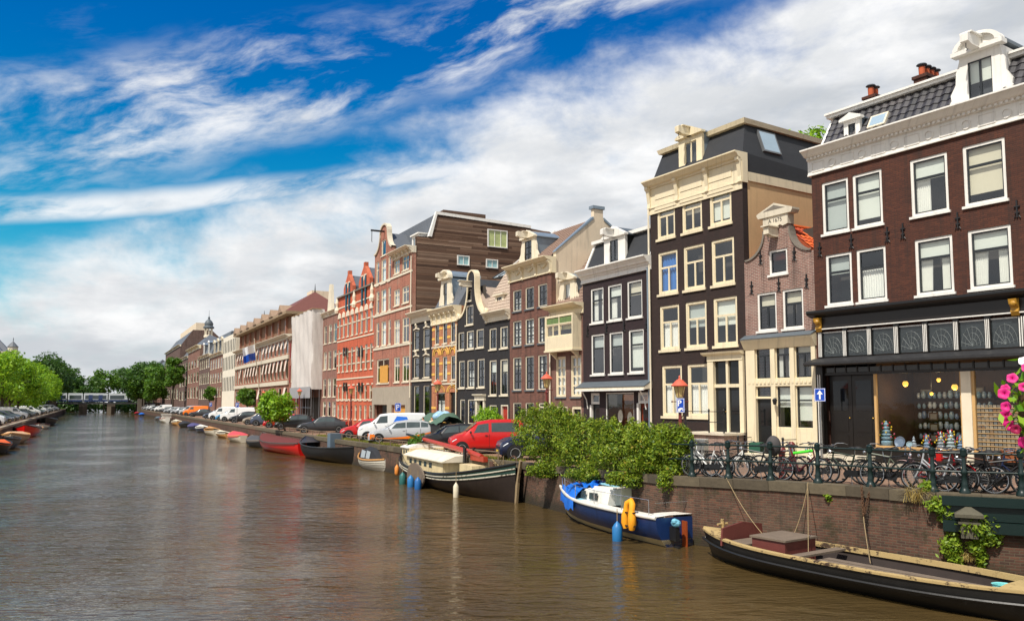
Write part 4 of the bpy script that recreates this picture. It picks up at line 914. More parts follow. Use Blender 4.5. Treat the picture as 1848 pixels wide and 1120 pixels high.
for k, s in enumerate((ss[2] + .75, ss[2] + 1.55)):
 o = MB().lathe([(.02, .02), (.2, .02), (.26, 0), (.26, .03), (.02, .05)], 16, (0, 0, 0), 'y').build('oval_plate', mat('cream_plate', S(220, 214, 196), .4)); p_ = h.PL + h.X * s + h.Y * .4; o.location = (p_.x, p_.y, h.base + 1.9 - .1 * k); o.scale = (.8, 1, 1.25); o.rotation_euler = (0, 0, math.atan2(h.X.y, h.X.x)); tag(o, ['cream oval plate hanging in the awning shop window beside the left door', 'cream oval plate hanging beside the awning shop orange doorway'][k], 'plate')
door(h.o, ss[4] + .1, ss[5], .15, zaw - .85, mat('orange_lit_door', S(120, 46, 24), .4, .6, 4), .08, .6, 1); window(h.o, ss[4], ss[5], zaw - .8, zaw - .25, 0, 'one', WHITE)
MB().box(ss[4] - .06, ss[4] + .08, -.02, .12, .1, zaw - .8).box(ss[0] - .06, ss[0] + .08, -.02, .12, .1, zaw - .9).build('door_post', WHITE, h.o)
h.pipe(Wd - .1, 0, zc0 + .1, ZINC)
h.anchors([h.sz(x_, y_) for x_, y_ in ((1061, 597), (1095, 592), (1127, 588), (1167, 586))][:4])

# ---------------------------------------------------------------- 5: slim house with cream bay window
B5 = brick('brown_purple_brick', S(126, 84, 74), S(102, 68, 60), S(128, 108, 96), stain=.28)
h = House('slim_bay_house', 'slim brown-brick house with cream box bay window and steep tiled roof', 996, 1053)
Wd = h.W; zc0, zc1 = h.sz(998, 566)[1], h.sz(988, 557)[1]
h.row([(1003, 1021), (1030, 1049)], 644, 716, ['sheer', 'sheer'], lay='G24', frame=CREAM, sash=CREAM, sill=LEAD, fw=.11)
zg1 = h.sz(1004, 732)[1]; g = [h.sz(x_, 750)[0] for x_ in (1004, 1024, 1032, 1049)]
h.hole(g[0], g[1], .8, zg1); h.hole(g[2], g[3], .1, zg1)
zb1, zb0 = h.sz(998, 570, -.5)[1], h.sz(998, 632, -.5)[1]
h.hole(.35, Wd - .3, zb0 + .8, zb1 - .1)
window(h.o, g[0], g[1], .8, zg1, 0, 'G22', CREAM, CREAM, None, 'backed'); window(h.o, g[2], g[3], 2.25, zg1, 0, 'one', CREAM); door(h.o, g[2] + .08, g[3] - .08, .1, 2.2, BLACKP, .05, .5, 1); MB().box(g[2], g[2] + .08, .03, .16, .1, 2.25).box(g[3] - .08, g[3], .03, .16, .1, 2.25).build('door_post', CREAM, h.o)
h.wall(B5, h.rect(zc1)); h.sides(B5, 8, zc1); h.room(zc1 - .1)
c = h.cornice(zc0 - .25, zc1, CREAM, .75, 0, .14, .5)
bay = MB().box(.2, Wd - .15, -.6, 0, zb0, zb0 + .75).box(.2, .3, -.6, -.5, zb0 + .751, zb1).box(Wd - .25, Wd - .15, -.6, -.5, zb0 + .751, zb1).box(.3, Wd - .25, -.58, 0, zb1 - .12, zb1 - .001).box(.15, Wd - .1, -.65, 0, zb0 - .1, zb0 - .002).build('bay_window', CREAM, h.o)
grv = MB()
for k in range(16): grv.box(.28 + k * (Wd - .5) / 16, .30 + k * (Wd - .5) / 16, -.608, -.602, zb0 + .06, zb0 + .66)
grv.build('boarding', OFFW, bay)
zt_ = zb1 - .12; sm_ = (.3 + Wd - .25) / 2
GREENGL = mat('green_leaded_glass', S(96, 120, 60), .15, .6, 8)
for a, b in ((.3, sm_), (sm_, Wd - .25)):
 window(bay, a, b, zb0 + .76, zt_ - .42, -.6, 'V2' if a < .5 else 'one', CREAM, CREAM, None, 'none', .05, .04); MB().box(a + .02, b - .02, -.3, -.29, zb0 + 1.15, zt_ - .42).build('blind', mat('yellow_blind', S(226, 212, 150), .8, .06), bay)
 w = MB().box(a + .05, b - .05, -.55, -.53, zt_ - .37, zt_ - .05).build('leaded_light', GREENGL, bay); MB().box(a, b, -.58, -.5, zt_ - .42, zt_ - .37).box(a, a + .05, -.58, -.5, zt_ - .37, zt_).build('light_frame', CREAM, w)
for sg in (.24, Wd - .19): MB().box(sg - .03, sg + .03, -.499, 0, zb0 + .752, zb1 - .121).build('bay_jamb', CREAM, bay)
for s in (.5, Wd - .5): MB().prism([(0, zb0 - .5), (-.15, zb0 - .35), (-.5, zb0 - .1), (0, zb0 - .1)], s - .08, s + .08, 'x').build('bay_bracket', CREAM, bay)
zr = h.sz(1047, 466, 3.2)[1]
BTILE = mat('brown_pantile', S(128, 104, 90), .75, .35, 5, .1, 30)
h.par_roof([(.1, zc1), (3.0, zr), (6.0, zc1)], ROOFD)
rf = CH[h.o.name][-1]; ey = Vector((0, 2.9, zr - zc1)); LL = ey.length; ey.normalize()
h.tiles(rf, (.05, .1, zc1 + .03), (1, 0, 0), ey, Wd - .1, LL, BTILE, .24, .28, False)
MB().tube([(.05, 3.0, zr + .05), (Wd, 3.0, zr + .05)], .1, 6).build('ridge_tiles', ZINC, rf)
h.dormer(h.sz(1014, 530, .5)[0], h.sz(1039, 520, .5)[0], zc1 + .02, h.sz(1016, 508, .5)[1], .4, OFFW, OFFW, 1.6, 'tri', ZINC, 'one', ZINC, 'sheer', (.28, .26, .18, .1), .75, True)
h.pipe(-.05, 1.2, zc0, OFFW, -.1)

# ---------------------------------------------------------------- 6: brown house with swagged cream cornice
h = House('brown_brick_house', 'brown brick house of nine small-paned windows under a swagged cream cornice', 920, 996)
Wd = h.W; zc0, zc1 = h.sz(920, 511)[1], h.sz(910, 487)[1]; B6 = brick('brown_brick', S(122, 76, 62), S(98, 60, 50), S(110, 90, 80), stain=.3)
SG_ = dict(frame=OFFW, sash=DGREY, sill=LEAD, fw=.07)
cx3 = [(925.7, 940.7), (948, 963.6), (971, 987.4)]
h.row(cx3, 525, 563, ['sheer_low', 'none', 'none'], lay='G23', **SG_); h.row(cx3, 580, 625, ['sheer', 'sheer', 'sheer_low'], lay='G23', **SG_)
h.row(cx3, 645, 704, ['blind_top', 'none', 'curtains'], lay='G24', **SG_); z0_, z1_ = h.row(cx3[:2], 726, 766, ['none', 'none'], lay='G23', **SG_)
a, b = h.sz(972, 745)[0], h.sz(988, 745)[0]; h.hole(a, b, .1, z1_); window(h.o, a, b, 2.3, z1_, 0, 'one', OFFW, DGREY); door(h.o, a + .07, b - .07, .1, 2.25, BLACKP, .05, .4, 1); MB().box(a, a + .07, .03, .16, .1, 2.3).box(b - .07, b, .03, .16, .1, 2.3).build('door_post', OFFW, h.o)
h.wall(B6, h.rect(zc1 - .05)); h.room(zc1 - .2)
PLW = mat('pale_plaster', S(222, 204, 178), .9, .16, 1.0, .3, 12, streak=.25)
MB().box(.004, .25, .33, 8.5, 0, zc1).build('side_wall', B6, h.o); D6 = 7.0
zr = h.sz(1032, 400, 3.5)[1] - .35; yr = 3.5
MB().prism([(.33, 0), (D6, 0), (D6, zc1 + .5), (yr + .35, zr), (yr + .35, zr + .55), (yr - .35, zr + .55), (yr - .35, zr), (.33, zc1 + .35)], Wd - .3, Wd - .004, 'x').build('gable_wall', PLW, h.o, 'bare pale plaster gable end')
MB().box(Wd - .4, Wd + .06, yr - .45, yr + .45, zr + .552, zr + .75).prism([(.25, zc1 + .3), (.33, zc1 + .42), (yr - .4, zr + .05), (yr - .4, zr - .12)], Wd - .3, Wd + .04, 'x').prism([(D6 + .1, zc1 + .45), (D6 + .1, zc1 + .6), (yr + .4, zr + .05), (yr + .4, zr - .12)], Wd - .3, Wd + .04, 'x').build('gable_capping', ZINC, h.o)
c = h.cornice(zc0, zc1, CREAM, .6, 4, 0, .66)
for k in range(3):
 s0, s1 = .2 + k * (Wd - .3) / 3 + .15, .2 + (k + 1) * (Wd - .3) / 3 - .15
 MB().tube([(s0 + (s1 - s0) * t, -.09, zc0 + .75 - .32 * math.sin(math.pi * t)) for t in [i / 10 for i in range(11)]], [.03 + .04 * math.sin(math.pi * i / 10) for i in range(11)], 6).build('swag', CREAM, c)
h.par_roof([(.1, zc1), (yr, zr), (D6, zc1 + .3)], ROOFD, .02, Wd - .31)
rf = CH[h.o.name][-1]; ey = Vector((0, yr - .1, zr - zc1)); LL = ey.length; ey.normalize()
h.tiles(rf, (.05, .1, zc1 + .03), (1, 0, 0), ey, Wd - .4, LL, BTILE, .24, .28, False)
MB().prism([(.05, zc1), (.1, zc1 + .18), (yr - .05, zr + .14), (yr, zr)], -.02, .1, 'x').build('verge_board', WHITE, rf)
h.dormer(h.sz(943, 455, .5)[0], h.sz(966, 448, .5)[0], zc1 + .03, h.sz(944, 434, .5)[1], .45, OFFW, BLACKP, 1.8, 'tri', ZINC, 'G23', ZINC, 'none', (.2, .2, .14, .06), .85, True)

# ---------------------------------------------------------------- 7 + 8: black houses, one with neck gable
B7 = brick('black_tarred_brick', S(42, 40, 42), S(36, 34, 36), S(30, 29, 30), stain=.2, ms=.006)
h = House('black_cornice_house', 'small black house with cream cornice and tan tiled roof', 878, 920)
Wd = h.W; zc0, zc1 = h.sz(877, 583)[1], h.sz(873, 567)[1]; BW = dict(frame=OFFW, sash=DGREY, sill=OFFW, fw=.09)
cx2 = [(883, 896), (902.5, 916.5)]
h.row(cx2, 593, 631, ['none', 'curtains'], lay='G22', **BW); h.row(cx2, 650, 713, ['blind_top', 'blind_top'], lay='T2', **BW)
z0_, z1_ = h.row(cx2[:1], 730, 764, ['none'], lay='H5', **BW); a, b = h.sz(904, 745)[0], h.sz(917, 745)[0]; h.hole(a, b, .1, z1_)
door(h.o, a + .08, b - .08, .1, z1_ - .08, mat('red_door', S(168, 44, 26), .4), .04, 0, 2); MB().box(a, a + .08, .0, .16, .1, z1_).box(b - .08, b, .0, .16, .1, z1_).box(a + .08, b - .08, .0, .16, z1_ - .08, z1_).build('door_frame', OFFW, h.o)
h.wall(B7, h.rect(zc1)); h.sides(B7, 8, zc1); h.room(zc1 - .1); h.cornice(zc0, zc1, OFFW, .5, 2, 0, .5)
TAN = mat('tan_pantile', S(168, 150, 134), .75, .3, 5, .1, 30); zr = h.sz(880, 505, 2.2)[1]
h.par_roof([(.1, zc1), (2.1, zr), (5, zr), (7.9, zc1)], ROOFD); rf = CH[h.o.name][-1]; ey = Vector((0, 2.0, zr - zc1)); LL = ey.length; ey.normalize()
h.tiles(rf, (-1.2, .1, zc1 + .03), (1, 0, 0), ey, Wd + 1.1, LL, TAN, .26, .3, False)
GLZ = mat('roof_glazing', S(196, 208, 214), .08, .12, 2)
zg = h.sz(860, 492, 3.6)[1]
sk = MB().add([(-3.2, 2.15, zr), (Wd, 2.15, zr), (Wd, 4.2, zg), (-3.2, 4.2, zg), (-3.2, 4.25, zr), (Wd, 4.25, zr)], [(0, 1, 2, 3), (0, 3, 4), (1, 5, 2), (3, 2, 5, 4)]).build('glass_roof', GLZ, h.o)
for k in range(8):
 s = -3.1 + k * (Wd + 3.0) / 7; MB().tube([(s, 2.12, zr + .02), (s, 4.2, zg + .03)], .04, 4).build('glazing_bar', DGREY, sk)
h.dormer(h.sz(896, 550, .7)[0], h.sz(911, 545, .7)[0], zc1 + .05, h.sz(896, 535, .7)[1], .6, OFFW, BLACKP, 1.5, 'flat', ZINC, 'G22', OFFW, 'none', (.16, .16, .06, .06), 0, False)

h = House('neck_gable_house', 'black house with tall neck gable edged in cream stone', 824.5, 878); Wd = h.W; mid = Wd / 2
zs = h.sz(826, 575)[1]; zn = h.sz(835, 520)[1]; zt = h.sz(838, 505)[1]; hw = .62
h.row([(841.7, 850.5)], 523, 544, ['none'], lay='one', **BW); h.row([(840.7, 854)], 552, 587, ['none'], lay='G22', **BW)
h.row([(827, 837.5), (842, 855), (859.5, 873)], 600, 632, ['none', 'curtains', 'none'], lay='H5', **BW)
h.row([(828, 838.5), (843, 856), (861.5, 874.5)], 651, 700, ['none', 'sheer_low', 'none'], lay='G23', **BW)
z0_, z1_ = h.row([(830, 839), (844, 857)], 720, 764, ['none', 'none'], lay='G23', **BW)
a, b = h.sz(861, 745)[0], h.sz(876, 745)[0]; h.hole(a, b - .05, .3, z1_ - .1)
door(h.o, a + .15, b - .2, .3, 2.2, BLACKP, .05, .3, 2); dc = MB().box(a - .08, a + .15, -.1, .15, .0, z1_ - .1).box(b - .2, b, -.1, .15, .0, z1_ - .1).box(a - .15, b + .06, -.15, .1, z1_ - .099, z1_ + .2).prism([(-.15, z1_ + .2), (-.3, z1_ + .28), (-.3, z1_ + .34), (0, z1_ + .34), (0, z1_ + .2)], a - .25, b + .1, 'x').build('door_case', OFFW, h.o)
Lc = [(.1 + (mid - hw - .1) * math.sin(t * math.pi / 2) ** .8, zs + (zn - zs) * (1 - math.cos(t * math.pi / 2)) ** .9) for t in [i / 9 for i in range(10)]]
top = [(mid - hw * math.cos(math.pi * k / 8), zt + .55 * math.sin(math.pi * k / 8)) for k in range(9)]
out = [(0, -.4), (Wd, -.4), (Wd, zs)] + [(2 * mid - s, z) for s, z in Lc] + list(reversed(top)) + list(reversed(Lc)) + [(0, zs)]
h.wall(B7, out); h.sides(B7, 8, zs - .1); h.room(zs - .1); MB().box(mid - 1, mid + 1, .6, .62, zs, zn).build('interior', ROOM, h.o)
cp = MB(); full = Lc + top + [(2 * mid - s, z) for s, z in reversed(Lc)]
inn = [(s + (mid - s) * .0 + (.09 if s < mid else -.09) * (1 if abs(s - mid) > .05 else 0), z - .06) for s, z in full]
cp.loft([[(s, .33, z + .02) for s, z in full], [(s + (-.06 if s < mid else .06), .33, z + .03) for s, z in full], [(s + (-.06 if s < mid else .06), -.06, z + .03) for s, z in full], [(s, -.06, z) for s, z in inn], [(s, .0, z) for s, z in inn]], False).build('gable_coping', CREAM, h.o)
for sg in (.16, Wd - .16): MB().lathe([(.02, -.1), (.2, -.1), (.24, -.05), (.24, .1), (.02, .1)], 12, (sg, 0, zs + .12), 'y').build('gable_scroll', CREAM, h.o)
h.pipe(.04, .2, zs - .4, OFFW); h.perp_roof([(.05, zs - .1), (Wd - .05, zs - .1), (mid, zn)], TAN, .33, 7.5); h.beam(mid - .1, h.sz(838, 517)[1], OFFW, .9)

# ---------------------------------------------------------------- 9: ornate orange and yellow brick house
B9 = brick('orange_yellow_brick', S(188, 112, 76), S(168, 94, 62), S(180, 150, 110), stain=.2); YEL = mat('yellow_brick_band', S(222, 176, 84), .8, .2, 4)
h = House('ornate_banded_house', 'ornate orange house with yellow brick bands and round arches', 779, 824.5); Wd = h.W
zc0, zc1 = h.sz(780, 580)[1], h.sz(776, 562)[1]; OW = dict(frame=OFFW, sash=DGREY, sill=STONE, fw=.07)
cx9 = [(785, 792.5), (799, 807), (813.5, 821.5)]
za0, za1 = h.row(cx9, 584, 622, ['none', 'none', 'none'], lay='H', **OW); zb0, zb1 = h.row(cx9, 645, 687, ['none', 'curtains', 'none'], lay='H', **OW)
z0_, z1_ = h.row([(787, 803)], 708, 746, ['sheer_low'], lay='T2', **OW); a, b = h.sz(811, 740)[0], h.sz(822, 740)[0]; h.hole(a, b, .5, z1_)
door(h.o, a, b, .5, z1_, BLACKP, .05, .5, 1); MB().box(a - .1, b + .1, -.8, -.0, 0, .48).build('door_step', GREYST, h.o)
ss9 = [(h.sz(q_[0], 600)[0] + h.sz(q_[1], 600)[0]) / 2 for q_ in cx9]
h.wall(B9, h.rect(zc1)); h.sides(B9, 8, zc1); h.room(zc1 - .2); h.cornice(zc0 - .35, zc1, CREAM, .5, 6, .15, .6)
for zz in (za0 + .45, za1 - .45, zb0 + .5, zb1 - .5, 1.2, 2.2):
 # banding pieces stop at the openings
 cuts = sorted([(s0, s1) for s0, s1, q0, q1 in h.holes_done if q0 < zz + .1 and q1 > zz - .1]); s = 0.0
 for s0, s1 in cuts + [(Wd, Wd)]:
  if s0 - s > .05: MB().box(s + .005, s0 - .02, -.02, .01, zz - .09, zz + .09).build('brick_band', YEL, h.o)
  s = s1 + .02
for s in ss9 + []:
 for zz in (zb1 + .15,):
  ar = MB(); n_ = 12; r0, r1 = .34, .58
  for q0, q1 in ((r0, r0 + .09), (r1, r1 + .1)):
   ar.loft([[(s + q0 * math.cos(math.pi * k / n_), -.05, zz + q0 * math.sin(math.pi * k / n_)) for k in range(n_ + 1)], [(s + q1 * math.cos(math.pi * k / n_), -.06, zz + q1 * math.sin(math.pi * k / n_)) for k in range(n_ + 1)], [(s + q1 * math.cos(math.pi * k / n_), .0, zz + q1 * math.sin(math.pi * k / n_)) for k in range(n_ + 1)]], False)
  ar.build('brick_arch', YEL, h.o); MB().box(s - .07, s + .07, -.1, 0, zz + .5, zz + .75).build('keystone', STONE, h.o)
for s in ((h.sz(787, 740)[0] + h.sz(803, 740)[0]) / 2, (a + b) / 2):
 ar = MB(); n_ = 12; zz = z1_ + .02
 for q0, q1 in ((.8, .92), (.6, .68)): ar.loft([[(s + q0 * math.cos(math.pi * k / n_), -.05, zz + q0 * .6 * math.sin(math.pi * k / n_)) for k in range(n_ + 1)], [(s + q1 * math.cos(math.pi * k / n_), -.06, zz + q1 * .6 * math.sin(math.pi * k / n_)) for k in range(n_ + 1)]], False)
 ar.build('brick_arch', YEL, h.o); MB().box(s - .08, s + .08, -.1, 0, zz + .45, zz + .75).build('keystone', STONE, h.o)
for zz in (za0 - .16, zb0 - .2): MB().box(0, Wd, -.06, .01, zz - .12, zz).build('string_course', STONE, h.o)
zr = h.sz(800, 520, 1.5)[1]; SLATE = mat('grey_slate', S(92, 96, 102), .6, .25, 5, .2, 25)
h.par_roof([(.1, zc1), (1.2, zr), (7.9, zr), (7.9, zc1)], SLATE)
h.dormer(h.sz(797, 545, .3)[0], h.sz(813, 540, .3)[0], zc1 + .02, h.sz(797, 506, .3)[1], .25, OFFW, DGREY, 2.4, 'arc', ZINC, 'H5', ZINC, 'none', (.3, .3, .08, .12), .8, True)

# ---------------------------------------------------------------- 10: narrow black house
h = House('narrow_black_house', 'narrow black house of two bays with white lintel keystones', 742, 779); Wd = h.W
zc0, zc1 = h.sz(743, 585)[1], h.sz(733, 569)[1]; cx10 = [(747, 756), (764, 775)]
BW2 = dict(frame=OFFW, sash=BLACKP, fw=.06)
rows_ = [h.row(cx10, 597, 632, ['none', 'none'], lay='H', sill=OFFW, **BW2), h.row(cx10, 645, 682, ['none', 'blind_top'], lay='H', sill=OFFW, **BW2), h.row(cx10, 696, 752, ['none', 'none'], lay='H', sill=None, **BW2)]
h.wall(B7, h.rect(zc1)); h.sides(B7, 8, zc1); h.room(zc1 - .1); h.cornice(zc0, zc1, OFFW, .6, 0, 0, .5)
for z0_, z1_ in rows_[:2]:
 for q_ in cx10:
  s = (h.sz(q_[0], 640)[0] + h.sz(q_[1], 640)[0]) / 2; MB().box(s - .1, s + .1, -.1, .0, z1_ + .1, z1_ + .42).sphere((s, -.1, z1_ + .44), .1, .08, .12).build('keystone', OFFW, h.o)
  MB().prism([(s - .62, z1_ + .03), (s - .5, z1_ + .14), (s, z1_ + .2), (s + .5, z1_ + .14), (s + .62, z1_ + .03), (s + .5, z1_ + .05), (s, z1_ + .12), (s - .5, z1_ + .05)], -.06, .0).build('lintel_arc', OFFW, h.o)
MB().box(0, Wd, -.08, .0, rows_[1][0] - .3, rows_[1][0] - .15).build('string_course', OFFW, h.o); MB().box(0, Wd, -.12, .0, .0, .7).build('plinth', STONE, h.o)
MB().box(.02, Wd - .02, .1, 7.9, zc1, zc1 + .12).build('roof', ROOFD, h.o)

# ---------------------------------------------------------------- 11: brick house with bell gable and plank-clad flank
B11 = brick('rose_brick', S(172, 100, 78), S(148, 80, 62), S(180, 150, 130), stain=.22)
h = House('plank_sided_house', 'big rose-brick house with bell gable and a weathered plank-clad flank', 673, 742); Wd = h.W
zc0, zc1 = h.sz(738, 458)[1], h.sz(738, 446)[1]; sg = h.sz(710, 450)[0]; zs = h.sz(676, 462)[1]; zt = h.sz(697, 418)[1]; mid = sg / 2 + .1; hw = 1.0
xa = [(679, 684), (688, 696.5), (700.5, 705)]; xb = [(711, 721), (726, 738)]
W11 = dict(frame=OFFW, sash=OFFW, sill=OFFW, fw=.08)
for ya, yb, yc, yd in ((474, 516, 470, 496), (527, 567, 524, 553), (583, 626, 578, 622)):
 h.row(xa, ya, yb, ['none', 'sheer', 'none'], lay='H', **W11); h.row(xb, yc, yd, ['sheer', 'none'], lay='T2V2', **W11)
z0_, z1_ = h.row([(680, 702)], 649, 692, ['none'], lay='T2V2', **W11); BOARD = mat('plywood_board', S(206, 150, 66), .7, .25, 3)
MB().box(h.sz(686, 670)[0], h.sz(700, 670)[0], -.03, .03, z0_ + .05, z0_ + 1.6).build('boarding_panel', BOARD, h.o, 'orange plywood sheet over the window')
h.row(xb, 645, 690, ['none', 'none'], lay='T2V2', **W11)
h.row([(688.5, 696.5)], 435, 463, ['none'], lay='one', **W11)
zpl = h.sz(675, 699)[1]
a, b, c_, d_ = [h.sz(x_, 740)[0] for x_ in (676, 700, 708, 733)]; h.hole(a, b, .05, zpl - 1.6); h.hole(c_, d_, .05, zpl - 1.7)
Lc = [(.05 + (mid - hw - .05) * math.sin(t * math.pi / 2) ** .8, zs + (zt - zs) * (1 - math.cos(t * math.pi / 2)) ** .9) for t in [i / 8 for i in range(9)]]
top = [(mid - hw * math.cos(math.pi * k / 8), zt + .75 * math.sin(math.pi * k / 8)) for k in range(9)]
Rc = [(2 * mid - s, z) for s, z in reversed(Lc) if 2 * mid - s < sg - .1]
out = [(0, -.4), (Wd, -.4), (Wd, zc1), (sg, zc1)] + list(reversed([p_ for p_ in Rc if p_[1] > zc1])) + list(reversed(top)) + list(reversed(Lc)) + [(0, zs)]
h.wall(B11, out); h.room(zc1 - .3)
full = Lc + top + [p_ for p_ in Rc if p_[1] > zc1]
MB().loft([[(s, .33, z) for s, z in full], [(s + (-.12 if s < mid else .12), .33, z + .1) for s, z in full], [(s + (-.12 if s < mid else .12), -.12, z + .1) for s, z in full], [(s, -.12, z - .05) for s, z in full], [(s, .0, z - .05) for s, z in full]], False).build('gable_coping', STONE, h.o)
MB().tube([(mid, .2, zt + .1), (mid, -1.3, zt + .1)], .09, 6).tube([(mid, -1.2, zt + .1), (mid, -1.2, zt - .9), (mid + .1, -1.2, zt - 1.0)], .03, 5).build('hoist_beam', IRON, h.o)
h.cornice(zc0, zc1, OFFW, .7, 6, 0, .5, s0=sg, s1=Wd + .05)
GRP = mat('grey_render_front', S(160, 150, 134), .85, .2, 2, .15, 20, streak=.2)
MB().box(.0, Wd, -.1, -.002, zpl - 1.58, zpl).box(0, a, -.1, -.002, 0, zpl - 1.582).box(b, c_, -.1, -.002, 0, zpl - 1.582).box(d_, Wd, -.1, -.002, 0, zpl - 1.582).build('ground_front', GRP, h.o)
MB().box(c_ + .2, d_ - .2, .1, .15, .05, zpl - 1.75).build('boarded_door', BOARD, h.o); MB().box(a + 1.4, b - .1, .3, .35, .05, zpl - 1.65).build('dark_entrance', BLACKP, h.o)
for z0_ in (rows for rows in (h.sz(675, 568)[1], h.sz(675, 627)[1], h.sz(675, 512)[1])): MB().box(0, Wd, -.07, .0, z0_ - .3, z0_ - .12).build('string_course', OFFW, h.o)
h.pipe(Wd - .08, 3, zc0 - .3, OFFW)
# the flank
prof = [h.yz(px_, py_, Wd) for px_, py_ in ((745, 425), (779, 427), (789, 387), (958, 412))]
prof = [(max(.34, prof[0][0]), prof[0][1])] + prof[1:]; D11 = prof[3][0] + 4; zend = prof[3][1] - .4
flank = MB().prism([(.34, 0), (D11, 0), (D11, prof[3][1] - .3), prof[3], prof[2], prof[1], prof[0]], Wd - .35, Wd - .06, 'x').build('flank_wall', mat('plank_backing', S(60, 42, 32), .9), h.o)
PLK = per_object('weathered_plank', [S(92, 70, 56), S(122, 96, 78), S(80, 58, 46), S(138, 114, 96), S(104, 78, 62), S(70, 52, 42)], .8, .3, .3, 5)
import bisect
def flank_top(y_):
 for (ya, za), (yb, zb_) in zip(prof[:-1], prof[1:]):
  if ya <= y_ <= yb: return za + (zb_ - za) * (y_ - ya) / (yb - ya + 1e-6)
 return prof[-1][1] - .3 if y_ > prof[-1][0] else prof[0][1]
def flank_left(z_):                                          # the mansard edge leans back above the eaves
 if z_ <= min(prof[0][1], prof[1][1]): return .36
 return prof[1][0] + (prof[2][0] - prof[1][0]) * max(0, (z_ - prof[1][1])) / (prof[2][1] - prof[1][1])
pm = MB().box(0, 1, 0, 1, 0, 1).mesh('plank', PLK); zz = 6.0; ph = .19; nP = 0
wins = [(879.7, 915.6, 413, 445, 'V3'), (825, 847, 460, 478, 'V2'), (877, 898.5, 467, 483, 'V2')]; wr = []
for xa_, xb_, ya_, yb_, l_ in wins:
 y0_, z1_ = h.yz(xa_, ya_, Wd); y1_, _ = h.yz(xb_, ya_ + 4, Wd); _, z0_ = h.yz(xa_, yb_, Wd); wr.append((y0_, y1_, z0_, z1_, l_))
while zz < prof[2][1]:
 y_ = flank_left(zz + ph); y1m = min(D11 - .1, prof[3][0] + 2)
 while y_ < y1m - .2:
  L_ = min(rnd.uniform(2.4, 5.5), y1m - y_)
  if zz + ph < flank_top(min(y_ + L_, prof[3][0])) - .02:
   segs = [(y_, y_ + L_)]
   for (w0, w1, q0, q1, _) in wr:
    if zz + ph > q0 and zz < q1: segs = [t_ for s0, s1 in segs for t_ in ((s0, min(s1, w0)), (max(s0, w1), s1)) if t_[1] - t_[0] > .1]
   for s0, s1 in segs:
    o = link('plank', pm, flank, None, (Wd - .059 + rnd.uniform(0, .02), s0 + .004, zz + .004)); o.scale = (.03, s1 - s0 - .008, ph - .012); nP += 1
  y_ += L_
 zz += ph
print('planks', nP)
for y0_, y1_, z0_, z1_, l_ in wr:
 p_ = MB(); f_ = .08
 w_ = p_.box(Wd - .06, Wd + .05, y0_, y0_ + f_, z0_, z1_).box(Wd - .06, Wd + .05, y1_ - f_, y1_, z0_, z1_).box(Wd - .06, Wd + .05, y0_ + f_, y1_ - f_, z1_ - f_, z1_).box(Wd - .06, Wd + .08, y0_ + f_, y1_ - f_, z0_, z0_ + f_).build('flank_window', WHITE, h.o)
 k = 3 if l_ == 'V3' else 2
 for i in range(k):
  q0 = y0_ + f_ + (y1_ - y0_ - 2 * f_) * i / k; q1 = y0_ + f_ + (y1_ - y0_ - 2 * f_) * (i + 1) / k
  MB().box(Wd - .05, Wd - .0, q0, q0 + .06, z0_ + f_, z1_ - f_).build('mullion', WHITE, w_)
  MB().box(Wd - .04, Wd - .03, q0 + .06, q1, z0_ + f_, z1_ - f_).build('pane', mat('pale_blue_glass' if k == 2 else 'mixed_glass', S(150, 186, 190) if k == 2 else S(170, 180, 120), .1, .25 if k == 2 else .5, 1.5), w_)
MB().prism([prof[1], (prof[2][0], prof[2][1]), prof[3], (prof[3][0], prof[3][1] + .25), (prof[2][0] - .1, prof[2][1] + .25), (prof[1][0] - .3, prof[1][1])], Wd - .3, Wd + .06, 'x').build('flank_capping', WHITE, h.o)
h.par_roof([(prof[1][0] + .02, zc1 - .1), (prof[2][0], prof[2][1] + .1), prof[3], (D11, prof[3][1] - .4), (D11, zc1)], SLATE, .1, Wd - .36)
h.par_roof([(.34, zc1 - .4), (.34, zc1), (prof[1][0], prof[1][1]), (prof[1][0], zc1 - .4)], LEAD, sg, Wd - .36, 'front_gutter_roof')
h.perp_roof([(.1, zs - .2), (2 * mid - .1, zs - .2), (mid, zt)], SLATE, .34, 7)
h.dormer(Wd - 2.6, Wd - .9, zc1 + .1, zc1 + 1.25, .9, WHITE, WHITE, 1.5, 'flat', WHITE, 'V3', WHITE, 'none', (.1, .1, .2, .12), 0, False)
yb_, zb_ = h.yz(815, 388, Wd - 3)
MB().box(Wd - 5.5, Wd - 3, yb_ - .8, yb_ + 3.4, prof[3][1] - .5, h.yz(815, 380, Wd - 3)[1]).build('roof_hut', mat('hut_boards', S(92, 70, 56), .85, .3, 3), h.o)
MB().box(.01, .25, .34, 9, 0, zc1 - .3).build('side_wall', B11, h.o)

